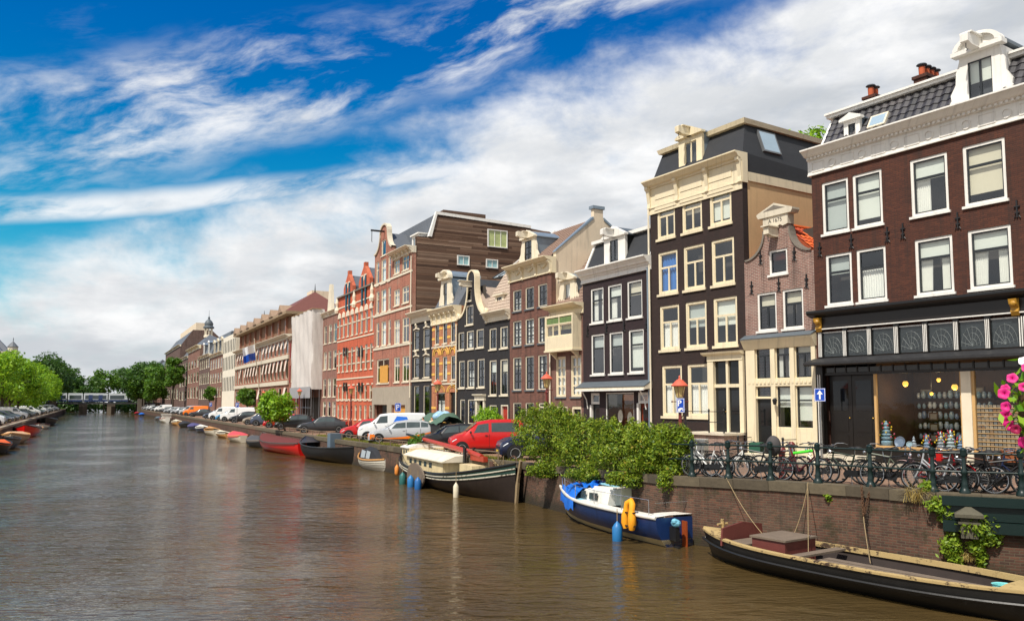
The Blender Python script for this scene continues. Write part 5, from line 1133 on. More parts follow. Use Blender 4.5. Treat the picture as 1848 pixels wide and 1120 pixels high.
# ---------------------------------------------------------------- generic front for the farther houses
def front(name, label, xl, xr, wm, rows, ztop_px, cols, win, corn=None, roof=None, D=9, ground=None, cat='house', fills=None, sidem=None, **kw):
 """rows = [(top px, bottom px)] at the left edge; cols = number of windows spread over the width"""
 h = House(name, label, xl, xr, cat, **kw); Wd = h.W; zt = h.sz(xl, ztop_px)[1]; out = []
 for i, (ya, yb) in enumerate(rows):
  z1, z0 = h.sz(xl, ya)[1], h.sz(xl, yb)[1]; n_ = cols[i] if isinstance(cols, (list, tuple)) else cols; pw = Wd / n_
  for k in range(n_):
   a, b = pw * (k + .5 - win['wf'] / 2), pw * (k + .5 + win['wf'] / 2); h.hole(a, b, z0, z1)
   window(h.o, a, b, z0, z1, 0, win.get('lay', 'H'), win['frame'], win.get('sash'), win.get('sill'), (fills or ['none', 'sheer', 'none', 'blind_top'])[(k * 3 + i) % 4], win.get('fw', .09), simple=True)
   out.append((a, b, z0, z1))
 h.wall(wm, h.rect(zt)); h.sides(sidem or wm, D, zt - .02); h.room(zt - .1)
 if corn: h.cornice(zt - corn[0], zt + .02, corn[1], corn[2], corn[3], 0, .5)
 h.zt = zt; h.wins = out; return h

# ---------------------------------------------------------------- 12: bright red house with twin gables
RED = brick('bright_red_brick', S(206, 92, 58), S(182, 76, 48), S(196, 124, 92), stain=.25)
h = front('twin_gable_house', 'bright orange-red brick house with twin pointed gables and white bands', 607, 673, RED, [(578, 612), (632, 672), (698, 722), (730, 754)], 541, [8, 8, 8, 8], dict(wf=.5, frame=OFFW, sill=OFFW, fw=.06), None, D=10)
Wd = h.W; zt = h.zt
for k, (x0_, x1_, ya) in enumerate(((621, 637, 493), (648, 668, 478))):
 a, b = h.sz(x0_, 530)[0], h.sz(x1_, 520)[0]; za = h.sz((x0_ + x1_) / 2 - 1, ya + 3)[1]; m_ = (a + b) / 2
 g_ = MB().prism([(a, zt), (b, zt), (b, zt + .8), (m_ + .25, za), (m_ + .25, za + .4), (m_ - .25, za + .4), (m_ - .25, za), (a, zt + .8)], -.05, .3).build('gable', RED, h.o)
 MB().prism([(a + .1, zt), (b - .1, zt), (b - .1, zt + .8), (m_, za - .1), (a + .1, zt + .8)], .302, 7).build('gable_roof', SLATE, g_)
 for q_ in (-.55, .55):
  MB().box(m_ + q_ - .24, m_ + q_ + .24, -.1, -.052, zt - 1.6, zt + 1.2).build('gable_window', mat('dark_glass', S(24, 26, 28), .06, 0), g_); MB().box(m_ + q_ - .28, m_ + q_ + .28, -.13, -.052, zt + 1.202, zt + 1.34).build('lintel', OFFW, g_)
 MB().prism([(m_, za - 1.5), (m_ + .2, za - 1.15), (m_, za - .8), (m_ - .2, za - 1.15)], -.08, -.052).build('gable_ornament', OFFW, g_)
for ya in (560, 592, 619, 640, 661, 686, 697, 722):
 zz = h.sz(607, ya)[1]; cuts = sorted([(s0, s1) for s0, s1, q0, q1 in h.wins if q0 < zz + .14 and q1 > zz - .1]); s = 0.0
 for s0, s1 in cuts + [(Wd, Wd)]:
  if s0 - s > .04: MB().box(s + .004, s0 - .004, -.05, .0, zz, zz + .13).build('stone_band', OFFW, h.o)
  s = s1
for a, b, z0_, z1_ in h.wins[:8]: MB().prism([(a - .15, z1_ + .05), (b + .15, z1_ + .05), (b + .05, z1_ + .45), ((a + b) / 2, z1_ + .65), (a - .05, z1_ + .45)], -.08, .0).build('pointed_lintel', OFFW, h.o)
for xs_ in (621, 625, 648, 654):
 for ya, yb in ((627, 640), (690, 704)):
  s = h.sz(xs_, ya)[0]; z1_ = h.sz(xs_, ya)[1]; MB().box(s, s + .36, -.12, -.05, z1_ - .9, z1_).build('shutter', BLACKP, h.o)
for s in (.2, Wd * .52, Wd - .25): MB().lathe([(.24, zt - 1.6), (.3, zt - 1.3), (.15, zt - .9), (.2, zt - .5), (.05, zt + .2)], 8, (s, -.15, 0)).build('pinnacle', OFFW, h.o)
h.par_roof([(.31, zt), (3.5, zt + 2.6), (9.8, zt)], SLATE)
MB().box(-.05, Wd, -.2, .3, zt + .002, zt + .15).build('eaves_gutter', GREYST, h.o)
# ---------------------------------------------------------------- 13: brown house with tiny stepped gable
B13 = brick('dull_rose_brick', S(150, 100, 86), S(128, 82, 70), S(150, 130, 116), stain=.25)
h = front('slim_gablet_house', 'brown narrow house with a thin white gablet beside the scaffolding', 581, 607, B13, [(590, 622), (636, 668), (684, 716), (724, 750)], 568, 3, dict(wf=.62, frame=OFFW, sill=OFFW, fw=.07, lay='H'), (.5, OFFW, .4, 3))
s = h.W * .45; MB().prism([(s - .9, h.zt), (s + .9, h.zt), (s + .8, h.zt + .5), (s + .22, h.zt + 3.1), (s - .22, h.zt + 3.1), (s - .8, h.zt + .5)], -.06, .3).build('gablet', OFFW, h.o)
h.par_roof([(.3, h.zt), (2.5, h.zt + 2.4), (8.8, h.zt)], SLATE)
# ---------------------------------------------------------------- 14: house wrapped in sheeting
h = House('scaffolded_house', 'house front hidden by a tall white sheeted scaffold', 542, 581, 'house'); Wd = h.W
zt = h.sz(543, 566, -1.2)[1]; zbm = h.sz(543, 703, -1.2)[1]; zlo = h.sz(543, 712, -1.2)[1]
h.hole(.8, Wd - .8, .1, zlo - .3); h.wall(B13, h.rect(zt - .6)); h.sides(B13, 9, zt - .7); MB().box(.3, Wd - .3, .6, .7, 0, zlo).build('dark_entrance', ROOM, h.o); MB().box(.02, Wd - .02, .2, 8.8, zt - .65, zt - .5).build('roof', ROOFD, h.o)
SHEET = mat('scaffold_sheeting', S(202, 196, 190), .6, .2, .8, .2, 8, streak=.12); cl = MB(); rows_ = []
for j in range(15):
 z_ = zbm + (zt - zbm) * j / 14; rg = []
 for i in range(41):
  t = i / 40; yy = -1.25 + .05 * math.sin(t * 31 + j * .3) + .05 * math.sin(t * 9 + j * .8) + (rnd.uniform(-.03, .03)); rg.append((Wd * t * .98 + .05, yy - .1 * (1 - abs(2 * t - 1)) * 0, z_ + (.0 if j else .12 * math.sin(t * 22))))
 for k in range(1, 8): rg.append((Wd * .985 + .05 + .03 * math.sin(k * 2 + j), -1.25 + k * .2, z_))
 rg = [(.03, -.1, z_)] + rg; rows_.append(rg)
cl.loft(rows_, False).build('sheeting', SHEET, h.o, smooth=50)
MB().box(.0, Wd, -1.3, -.2, zt, zt + .06).build('top_deck', mat('scaffold_board', S(170, 140, 100), .8), h.o)
STEEL = mat('galvanised_tube', S(150, 152, 154), .4, .2, 5, metal=.7)
for i in range(5):
 s = .1 + (Wd - .2) * i / 4
 for yy in (-1.2, -.3): MB().tube([(s, yy, 0), (s, yy, zbm)], .035, 6).build('scaffold_tube', STEEL, h.o)
for i in range(8): MB().box(.05 + i * (Wd - .1) / 8 + .01, .05 + (i + 1) * (Wd - .1) / 8 - .01, -1.38, -1.34, zlo - .4, zbm + .3).build('site_board', mat('grey_board', S(150, 150, 152), .7, .2), h.o)
for zz in (1.0, 2.0): MB().tube([(.1, -1.24, zz), (Wd - .1, -1.24, zz)], .03, 6).build('scaffold_ledger', STEEL, h.o)
# ---------------------------------------------------------------- 15: long brick office with white window screens
B15 = brick('warm_brown_brick', S(160, 92, 70), S(136, 76, 56), S(160, 130, 110), stain=.2)
h = House('long_office_building', 'long brown brick office block with white screens and red tiled hipped roof', 423, 520, 'building'); Wd = h.W
zc = h.sz(424, 637)[1]
for (ya, yb, n_, scr) in ((643, 661, 17, True), (668, 694, 17, True), (706, 730, 12, True)):
 z1, z0 = h.sz(424, ya)[1], h.sz(424, yb)[1]; pw = Wd / n_
 for k in range(n_):
  a, b = pw * (k + .24), pw * (k + .76); h.hole(a, b, z0, z1); w_ = window(h.o, a, b, z0, z1, 0, 'H', OFFW, DGREY, None, 'none', .07, simple=True)
  if scr and rnd.random() < (.85 if n_ > 15 else .35): MB().prism([(-.02, z1 + .05), (-.02, z1 - .04), (-.28, z1 - (z1 - z0) * .62), (-.3, z1 - (z1 - z0) * .6)], a + .05, a + (b - a) * .62, 'x').build('drop_screen', mat('screen_cloth', S(216, 200, 186), .8, .15), w_)
zst = h.sz(424, 622)[1] + 1.0
h.wall(B15, h.rect(zc)); h.sides(B15, 12, zc - .05); h.room(zc - .1); h.cornice(zc - .5, zc + .15, STONE, .7, 0, 0, .4)
for ya in (665, 699):
 zz = h.sz(424, ya)[1]; MB().box(0, Wd + .05, -.2, .0, zz - .3, zz + .25).build('stone_band', STONE, h.o)
zz = h.sz(424, 734)[1]; MB().box(0, Wd, -.12, 0, -.2, max(.5, zz * .6)).build('plinth', STONE, h.o)
# attic storey with deep eaves
zat = h.sz(436, 606, .3)[1]; TIMB = mat('attic_timber', S(120, 88, 66), .8, .3, 2); sA, sB = 1.2, Wd + .1
att = MB().box(sA, sB - .2, .5, 8, zc + .15, zat).build('attic_storey', TIMB, h.o); n_ = 9
for k in range(n_):
 a = sA + .4 + (sB - sA - .8) * k / n_; MB().box(a, a + 1.1, .42, .498, zc + .5, zat - .4).build('attic_window', mat('dark_glass', S(24, 26, 28), .06, 0), att); MB().box(a + 1.25, a + 1.6, .2, .498, zc + .2, zat - .1).build('attic_post', B15, att)
MB().box(sA - .7, sB + .1, -.6, 8.5, zat + .002, zat + .4).build('deep_eaves', mat('eaves_timber', S(150, 128, 100), .7, .3), att)
zri = h.sz(540, 556, 4)[1]; RT = mat('maroon_tile', S(108, 64, 56), .7, .3, 5, .15, 25)
MB().add([(sA - .6, -.5, zat + .41), (sB, -.5, zat + .41), (sB, 8.4, zat + .41), (sA - .6, 8.4, zat + .41), (sA + 5, 4, zat + 3.2), (sB - 3.0, 4, zat + 3.6)], [(0, 1, 5, 4), (1, 2, 5), (2, 3, 4, 5), (3, 0, 4), (0, 3, 2, 1)]).build('tiled_roof', RT, att)
for s in (4.5, 9, 15.5, 20):
 if s < sB - 3: MB().add([(s, .2, zat + 1.05), (s + 1.2, .2, zat + 1.05), (s + 1.2, 2.6, zat + 2.75), (s, 2.6, zat + 2.75)], [(0, 1, 2, 3)]).build('roof_glazing', GLZ, att)
for k in range(7):
 s = sA + 1.5 + k * (sB - sA - 3) / 6.3; MB().prism([(s - 1.3, zat + .41), (s + 1.3, zat + .41), (s, zat + 1.5)], -.75, 1.6).build('roof_gablet', mat('gablet_tile', S(150, 126, 104), .8, .3), att)
for s in (5, sB - 3.0): MB().tube([(s, 4, zat + 3.2), (s, 4, zat + 4.7)], [.12, .02], 6).build('finial', IRON, att)
MB().box(sA + 1, sA + 3, 3, 5, zat, zat + 3.2).box(sB - 12, sB - 9, 5, 8, zat, zat + 4.6).build('lift_tower', PLW, h.o)
# gateway with dark red shutters between the office and the scaffold
h = House('red_shutter_gatehouse', 'brick corner bay with tall dark red shutters next to the sheeted scaffold', 520.5, 541.5, 'house'); Wd = h.W; zt = h.sz(521, 610)[1]
for ya, yb in ((620, 645), (660, 690), (704, 735)):
 z1, z0 = h.sz(521, ya)[1], h.sz(521, yb)[1]
 for k in range(2):
  a = Wd * (.15 + .45 * k); b = a + Wd * .26; h.hole(a, b, z0, z1); w_ = window(h.o, a, b, z0, z1, 0, 'H', OFFW, DGREY, None, 'none', .07, simple=True)
  MB().box(a - .45, a - .02, -.08, 0, z0, z1).box(b + .02, b + .42, -.08, 0, z0, z1).build('shutter_pair', mat('dark_red_shutter', S(132, 30, 26), .5, .15), w_)
h.wall(B15, h.rect(zt)); h.sides(B15, 10, zt - .05); h.room(zt - .1); h.cornice(zt - .4, zt + .1, STONE, .5, 0, 0, .4); MB().box(.02, Wd - .02, .31, 9.8, zt - .05, zt + .1).build('roof', ROOFD, h.o)

# ---------------------------------------------------------------- 16 and on: houses towards the far bridge
WST = mat('white_concrete', S(226, 218, 200), .7, .12, 1, streak=.1)
wn = dict(wf=.55, frame=OFFW, sill=OFFW, fw=.09)
h = front('white_office_block', 'white flat-roofed block with rows of narrow windows', 400, 422.5, WST, [(620, 640), (647, 670), (682, 706)], 612, 8, dict(wf=.55, frame=DGREY, fw=.05), None, D=12, cat='building'); MB().box(.02, h.W - .02, .31, 11.9, h.zt - .03, h.zt + .15).build('roof', ROOFD, h.o)
B17 = brick('far_brown_brick', S(140, 92, 78), S(118, 76, 64), S(140, 120, 106), stain=.25); B18 = brick('far_dark_brick', S(104, 74, 66), S(84, 60, 54), S(110, 96, 88), stain=.25)
h = front('dormered_row_house', 'brown brick house with three white dormers next to the white block', 377, 399.5, B17, [(652, 668), (676, 692), (700, 716)], 643, 5, wn, (.6, OFFW, .6, 5)); h.par_roof([(.3, h.zt), (1.6, h.zt + 4.2), (8.8, h.zt + 4.2), (8.8, h.zt)], SLATE)
for s in (h.W * .2, h.W * .5, h.W * .8): h.dormer(s - .8, s + .8, h.zt + .05, h.zt + 2.6, .3, OFFW, DGREY, 1.5, 'arc', SLATE, 'V2', ZINC, 'none', (.18, .18, .06, .15), 0, False)
h = front('plain_brown_terrace', 'plain brown brick terrace house with tall white-framed windows and slate mansard', 358, 376.7, B18, [(652, 668), (676, 694), (702, 720)], 646, 5, wn, (.6, OFFW, .6, 5)); h.par_roof([(.3, h.zt), (1.6, h.zt + 3.4), (8.8, h.zt + 3.4), (8.8, h.zt)], SLATE)
for s in (h.W * .25, h.W * .7): h.dormer(s - .7, s + .7, h.zt + .05, h.zt + 2.8, .3, WHITE, DGREY, 1.5, 'tri', SLATE, 'V2', ZINC, 'none', (.18, .18, .06, .1), 0, False)
h = front('cupola_house', 'cream and brick house with a small domed lantern cupola on its roof', 337, 357.5, B17, [(655, 668), (676, 692), (700, 718)], 634, 4, wn, (.9, CREAM, .8, 4)); Wd = h.W; zt = h.zt
MB().add([(0, .2, zt), (Wd, .2, zt), (Wd, 8.5, zt), (0, 8.5, zt), (Wd * .4, 3.5, zt + 3.4), (Wd * .6, 3.5, zt + 3.4)], [(0, 1, 5, 4), (1, 2, 5), (2, 3, 4, 5), (3, 0, 4)]).build('hipped_roof', SLATE, h.o)
cu = MB().lathe([(1.2, zt + 2.8), (1.2, zt + 3.3), (1.0, zt + 3.4)], 8, (Wd / 2, 3.5, 0)).build('cupola', OFFW, h.o)
for k in range(8): MB().tube([(Wd / 2 + .9 * math.cos(k * .785), 3.5 + .9 * math.sin(k * .785), zt + 3.3), (Wd / 2 + .9 * math.cos(k * .785), 3.5 + .9 * math.sin(k * .785), zt + 5.2)], .1, 6).build('cupola_post', OFFW, cu)
MB().lathe([(1.35, zt + 5.2), (1.4, zt + 5.5), (1.0, zt + 5.9), (1.15, zt + 6.4), (.8, zt + 7.1), (.25, zt + 7.6), (.3, zt + 8.0), (.06, zt + 8.4), (.02, zt + 10)], 12, (Wd / 2, 3.5, 0)).build('cupola_dome', LEAD, cu, smooth=50)
h = front('dark_stepped_house', 'dark narrow house with white stone trim beside the cupola house', 322, 336.7, B18, [(660, 674), (682, 698), (706, 722)], 650, 3, wn, (.6, OFFW, .6, 3)); h.par_roof([(.3, h.zt), (2.5, h.zt + 3), (8.8, h.zt)], SLATE)
h = front('brown_gable_block', 'tall brown gabled block with flat roof hut behind the canal trees', 296, 321.7, B18, [(658, 670), (678, 694), (704, 720)], 640, 6, wn, (.5, OFFW, .6, 0), D=14); Wd = h.W; zt = h.zt
MB().prism([(.3, zt), (3.5, zt + 4.6), (9, zt + 4.6), (13.9, zt)], Wd - .4, Wd - .01, 'x').prism([(.3, zt), (3.5, zt + 4.6), (9, zt + 4.6), (13.9, zt)], .01, .4, 'x').build('gable_end', B18, h.o); h.par_roof([(.3, zt - .01), (3.5, zt + 4.5), (9, zt + 4.5), (13.9, zt)], SLATE, .41, Wd - .41); MB().box(2, Wd - 2, 4.5, 8, zt + 4.5, zt + 7).build('roof_hut', PLW, h.o)
for k, (xl, xr, yt) in enumerate(((277, 295.7, 672), (258, 276.7, 676))):
 h = front('far_canal_house', ['far brown canal house half hidden by the dark poplar', 'farthest right-bank house behind the round trees'][k], xl, xr, [B17, B18][k], [(684, 696), (704, 716)], yt, 6, wn, (.5, OFFW, .6, 0)); h.par_roof([(.3, h.zt), (3, h.zt + 4), (8.8, h.zt)], SLATE)

# ---------------------------------------------------------------- left bank houses
LF = lambda t: LQ + U * t - NN * 13.5
spec = [(28, 40, 13.0, B18, 'tall dark house on the left bank with white trimmed gable and hipped roof'), (40.3, 50, 11.0, B17, 'brown left-bank house with stone gable front behind the trees'), (50.3, 66, 14.2, B18, 'left-bank brick house with turret roof and white window bands'),
  (66.3, 92, 12.5, B17, 'wide left-bank brick house with many windows beyond the turret house'), (92.3, 125, 13.5, B18, 'long dark left-bank house glimpsed between the trees'), (125.3, 170, 12.5, B17, 'low long left-bank terrace near the far bridge'), (-8, 27.7, 12.0, B17, 'near left-bank brown house behind the bright green trees')]
for i, (t0, t1, ht, bm_, lab) in enumerate(spec):
 t0 += 132; t1 += 132; ht += 3.5
 h = House('left_bank_house', lab, 0, 0, 'house', pl=LF(t0), pr=LF(t1)); n_ = max(3, int(h.W / 2.6))
 for z0_, z1_ in ((1.0, 3.2), (4.4, 6.6), (7.6, 9.6)):
  for k in range(n_):
   a = h.W * (k + .28) / n_; b = h.W * (k + .72) / n_; h.hole(a, b, z0_, z1_); window(h.o, a, b, z0_, z1_, 0, 'H', OFFW, DGREY, OFFW, 'none', .1, simple=True)
 h.wall(bm_, h.rect(ht)); h.sides(bm_, 10, ht); h.room(ht - .2); h.cornice(ht - .7, ht + .05, OFFW, .6, 0, 0, .5)
 if i in (0, 2):
  MB().add([(0, .1, ht), (h.W, .1, ht), (h.W, 9.8, ht), (0, 9.8, ht), (h.W * .35, 4.5, ht + 5.2), (h.W * .65, 4.5, ht + 5.2)], [(0, 1, 5, 4), (1, 2, 5), (2, 3, 4, 5), (3, 0, 4)]).build('hipped_roof', SLATE, h.o); chimney(h, h.W * .5, 4.5, ht + 4, ht + 6.4, B18, 2)
 else: h.par_roof([(.1, ht), (4, ht + 3.6), (9.8, ht)], SLATE)
 if i == 2:
  MB().lathe([(1.4, 0), (1.4, ht + 1.5)], 10, (1.4, -.6, 0)).build('turret', STONE, h.o); MB().lathe([(1.6, ht + 1.5), (1.0, ht + 2.2), (.1, ht + 3.2), (.04, ht + 4.4)], 10, (1.4, -.6, 0)).build('turret_roof', SLATE, h.o)
  MB().box(1.45, 2.9, -.62, -.58, ht + 3.5, ht + 4.2).build('roof_flag', mat('dark_flag', S(40, 44, 60), .8), h.o)

# ================================================================ VEHICLES
TYRE = mat('tyre_rubber', S(24, 24, 25), .85, .2); RIM = mat('alloy_rim', S(196, 198, 200), .35, .1, metal=.25); CARGL = mat('car_glass', S(58, 70, 72), .05, .5, 1.2, spec=.9)
TRIM = mat('black_trim', S(26, 27, 28), .55, .15); LAMPW = mat('headlamp', S(214, 218, 222), .1, .1, spec=.9); LAMPR = mat('tail_lamp', S(150, 16, 14), .2, .1); PLATE = mat('number_plate', S(220, 186, 60), .5, .1)
def paint(name, c, rough=.32): return mat('paint_' + name, c, rough, .10, 1.5, coat=.5)
def cprof(kind):
 """stations (x, belt z, roof z, half width, roof half width), front at +x"""
 if kind == 'hatch': return [(1.92, .58, .6, .62, .55), (1.84, .68, .71, .76, .6), (1.5, .80, .84, .83, .62), (.98, .92, .97, .84, .62), (.25, .95, 1.40, .85, .60), (-.4, .97, 1.48, .85, .60), (-1.2, .99, 1.45, .85, .58), (-1.62, 1.0, 1.28, .83, .56), (-1.84, .96, 1.0, .8, .6), (-1.92, .6, .62, .74, .6)]
 if kind == 'saloon': return [(2.25, .56, .58, .62, .55), (2.16, .66, .69, .78, .6), (1.8, .78, .82, .87, .64), (1.05, .90, .95, .89, .64), (.3, .93, 1.37, .89, .60), (-.4, .95, 1.45, .89, .60), (-1.0, .96, 1.40, .89, .58), (-1.7, .98, 1.06, .87, .6), (-2.15, .95, .98, .83, .6), (-2.25, .6, .62, .76, .6)]
 if kind == 'wagon': return [(2.2, .58, .6, .62, .55), (2.1, .68, .71, .78, .6), (1.75, .80, .84, .86, .64), (1.1, .93, .98, .88, .64), (.35, .96, 1.42, .88, .62), (-.4, .98, 1.52, .88, .62), (-1.4, 1.02, 1.50, .88, .60), (-1.95, 1.04, 1.36, .86, .58), (-2.15, .98, 1.05, .83, .6), (-2.2, .6, .62, .78, .6)]
 if kind == 'mpv': return [(1.98, .66, .68, .62, .55), (1.92, .80, .83, .76, .6), (1.6, .95, .99, .82, .64), (1.15, 1.06, 1.12, .84, .66), (.5, 1.08, 1.66, .84, .66), (-.2, 1.1, 1.78, .84, .68), (-1.2, 1.1, 1.80, .84, .68), (-1.85, 1.1, 1.76, .83, .68), (-1.95, 1.08, 1.5, .82, .68), (-1.98, .6, .62, .8, .7)]
 if kind == 'van': return [(2.4, .7, .72, .7, .6), (2.32, .95, .98, .84, .66), (1.95, 1.12, 1.16, .92, .72), (1.5, 1.2, 1.28, .93, .74), (.85, 1.22, 1.86, .93, .78), (.2, 1.24, 1.95, .93, .8), (-1.2, 1.24, 1.97, .93, .8), (-2.25, 1.24, 1.95, .92, .8), (-2.38, 1.2, 1.7, .91, .8), (-2.4, .6, .62, .9, .8)]
 if kind == 'suv': return [(2.1, .66, .68, .66, .58), (2.02, .82, .86, .82, .62), (1.65, .98, 1.03, .9, .66), (1.05, 1.06, 1.12, .91, .66), (.35, 1.08, 1.58, .91, .64), (-.4, 1.1, 1.68, .91, .64), (-1.3, 1.12, 1.66, .91, .62), (-1.85, 1.12, 1.45, .89, .6), (-2.05, 1.08, 1.14, .86, .62), (-2.1, .6, .62, .8, .62)]
def car(label, pm, kind='hatch', group=None, van_side=False, detail=True):
 P = cprof(kind); Wr = .36 if kind == 'suv' else .31 if kind != 'van' else .33
 t = thing('parked_van' if kind == 'van' else 'parked_car', label, 'van' if kind == 'van' else 'car', group=group)
 def at_(x_):
  for a, b in zip(P[:-1], P[1:]):
   if b[0] <= x_ <= a[0]:
    k = (a[0] - x_) / (a[0] - b[0]); return [a[i] + (b[i] - a[i]) * k for i in range(5)]
  return P[0]
 gz = .2 if kind != 'suv' else .28
 def ring_(st):
  x_, zb_, zr_, w_, wr_ = st; zb_, zr_ = max(zb_, gz + .3), max(zr_, gz + .32)
  h_ = [(w_ * .86, gz), (w_ * .97, gz + .1), (w_, gz + .28), (w_ * .995, gz + (zb_ - gz) * .72), (w_ * .955, zb_), (wr_ + (w_ * .955 - wr_) * .12, zr_ - (zr_ - zb_) * .1), (wr_ * .88, zr_ - .004), (wr_ * .4, zr_ + .02)]
  return [(x_, y_, z_) for y_, z_ in h_] + [(x_, -y_, z_) for y_, z_ in reversed(h_)]
 xs_ = []
 for a, b in zip(P[:-1], P[1:]): xs_ += [a[0], (a[0] + b[0]) / 2]
 xs_.append(P[-1][0]); b = MB().loft([ring_(at_(x_)) for x_ in xs_], True, True); body = b.build('body', pm, t, smooth=38)
 cow, wtop = P[3][0], P[4][0]; rb, rt = (P[8][0] + .02, P[6][0] - .05) if kind not in ('mpv', 'van') else (P[8][0], P[7][0])
 def side_pt(x_, v, sg):
  r_ = ring_(at_(x_)); a, c = Vector(r_[4]), Vector(r_[5]); p_ = a + (c - a) * v; p_.y += .008; p_.y *= sg; return p_
 segs = {'hatch': [(.55, -.32), (-.38, -1.25)], 'saloon': [(.65, -.25), (-.31, -1.05)], 'wagon': [(.7, -.25), (-.31, -1.2), (-1.27, -1.75)], 'mpv': [(.75, -.05), (-.2, -1.7)], 'van': [(1.15, .35)], 'suv': [(.65, -.3), (-.36, -1.25), (-1.31, -1.7)]}[kind]
 for sg in (1, -1):
  for a, c in segs:
   n_ = 5; up = []; lo = []
   for i in range(n_ + 1):
    x_ = a + (c - a) * i / n_; xt = min(x_, wtop - .08 + .12 * 0) if a == segs[0][0] else x_
    lo.append(side_pt(x_, .1, sg)); up.append(side_pt(min(x_, wtop + .02 - .03 * 0) if a == segs[0][0] else x_, .88, sg))
   MB().loft([lo, up], False).build('side_window', CARGL, body)
 def cap(x0_, x1_, nm):
  q = []
  for x_ in (x0_, x1_):
   st = at_(x_); yy = st[4] * .86; q.append([(x_ + (.01 if nm == 'windscreen' else -.01), y_, st[2] + .03) for y_ in (-yy, -yy * .4, yy * .4, yy)])
  MB().loft(q, False).build(nm, CARGL, body)
 cap(cow - .06, wtop + .06, 'windscreen')
 if kind in ('hatch', 'saloon', 'wagon', 'suv'): cap(rt - .05 if kind != 'saloon' else P[6][0] - .05, P[7][0] - .02 if kind != 'saloon' else P[7][0] + .08, 'rear_window')
 else:
  st = at_(P[7][0] - .03); MB().box(P[8][0] - .035, P[8][0] - .0, -.6, .6, 1.2, 1.58).build('rear_window', CARGL, body)
 fx, rx = P[2][0] - .22, P[7][0] + .32 if kind not in ('van', 'mpv') else P[7][0] + .5
 if kind in ('saloon', 'wagon'): rx = -1.45
 wy = max(p_[3] for p_ in P)
 wm = wheel_mesh(Wr)
 for x_ in (fx, rx):
  for sg in (1, -1):
   MB().lathe([(.02, -.004), (Wr + .055, -.004), (Wr + .055, .006), (.02, .006)], 20, (x_, sg * (wy + .001), Wr + .01), 'y').build('wheel_arch', TRIM, body)
   w_ = link('wheel', wm[0], t, None, (x_, sg * (wy - .07), Wr)); w_.rotation_euler = (0, 0, 0 if sg > 0 else math.pi); link('rim', wm[1], w_)
 hx = P[1][0]; hz = P[1][1]; hw_ = P[1][3]
 for sg in (1, -1):
  MB().add([(hx + .03, sg * hw_ * .66, hz - .17), (hx - .02, sg * (hw_ + .02), hz - .15), (hx - .28, sg * (P[2][3] + .0), hz + .0), (hx - .12, sg * hw_ * .9, hz + .04), (hx + .0, sg * hw_ * .66, hz - .01)], [(0, 1, 2, 3, 4)]).build('headlight', LAMPW, body)
  rw = P[8][3]; MB().box(P[8][0] - .05, P[8][0] + .12, sg * (rw - .02) - .06, sg * (rw - .02) + .05, .72, 1.0 if kind not in ('van', 'mpv') else 1.3).build('tail_light', LAMPR, body)
  m_ = at_(cow - .25); MB().sphere((cow - .22, sg * (m_[3] + .09), m_[1] + .08), .06, .1, .07, 8, 5).build('mirror', TRIM if kind in ('van', 'mpv') else pm, body)
  MB().box(rx + Wr + .1, fx - Wr - .1, sg * wy - .012, sg * wy + .014, gz + .02, gz + .1).build('sill_strip', TRIM, body)
  MB().box(segs[0][1] + .06, segs[0][1] + .2, sg * wy - .0 if sg > 0 else -wy - .02, sg * wy + .02 if sg > 0 else -wy, at_(0)[1] - .14, at_(0)[1] - .1).build('door_handle', TRIM if kind == 'mpv' else pm, body)
  for a_, c_ in segs[:2]:
   MB().box(c_ - .035, c_ - .02, (wy - .004) if sg > 0 else -wy - .003, (wy + .003) if sg > 0 else -wy + .004, gz + .16, at_(c_)[1] - .04).build('door_gap', TRIM, body)
 MB().box(P[0][0] - .1, P[0][0] + .03, -P[1][3] * .92, P[1][3] * .92, gz + .02, gz + .26).build('front_bumper', TRIM if kind in ('mpv', 'van') else pm, body); MB().box(P[0][0] + .0, P[0][0] + .035, -.45, .45, gz + .29, gz + .37).build('grille', TRIM, body)
 MB().box(P[0][0] + .031, P[0][0] + .045, -.26, .26, gz + .1, gz + .21).build('number_plate', PLATE, body)
 MB().box(P[-1][0] - .05, P[-1][0] + .1, -P[-1][3] * .95, P[-1][3] * .95, gz + .02, gz + .28).build('rear_bumper', TRIM if kind in ('mpv', 'van') else pm, body)
 MB().box(rx - .5, fx + .45, -wy * .8, wy * .8, gz - .06, gz - .002).build('underbody', TRIM, t)
 return t
_wm = {}
def wheel_mesh(r_):
 if r_ in _wm: return _wm[r_]
 ty = MB().lathe([(r_ * .66, -.09), (r_ * .94, -.1), (r_, -.06), (r_, .06), (r_ * .94, .1), (r_ * .66, .1), (r_ * .62, .04)], 22, axis='y', cap=False).mesh('tyre', TYRE, 40)
 rm = MB().lathe([(.02, .05), (r_ * .15, .075), (r_ * .18, .05)], 12, axis='y').lathe([(r_ * .6, .02), (r_ * .66, .095), (r_ * .62, .1), (r_ * .56, .05)], 22, axis='y', cap=False)
 for k in range(5):
  a = k * 2 * math.pi / 5; c, s_ = math.cos(a), math.sin(a); pr = []
  for u, w in ((.1, -.05), (.6, -.07), (.6, .07), (.1, .05)): pr.append((u * r_ * c - w * s_ * 1.3 * .9, u * r_ * s_ + w * c * 1.3 * .9))
  rm.add([(x_, .075, z_) for x_, z_ in pr] + [(x_, .03, z_) for x_, z_ in pr], [(0, 1, 2, 3), (0, 4, 5, 1), (2, 6, 7, 3), (1, 5, 6, 2)])
 rm.lathe([(.01, .0), (r_ * .62, .0), (r_ * .62, -.02), (.01, -.02)], 18, axis='y')
 _wm[r_] = (ty, rm.mesh('rim', RIM, 30)); return _wm[r_]
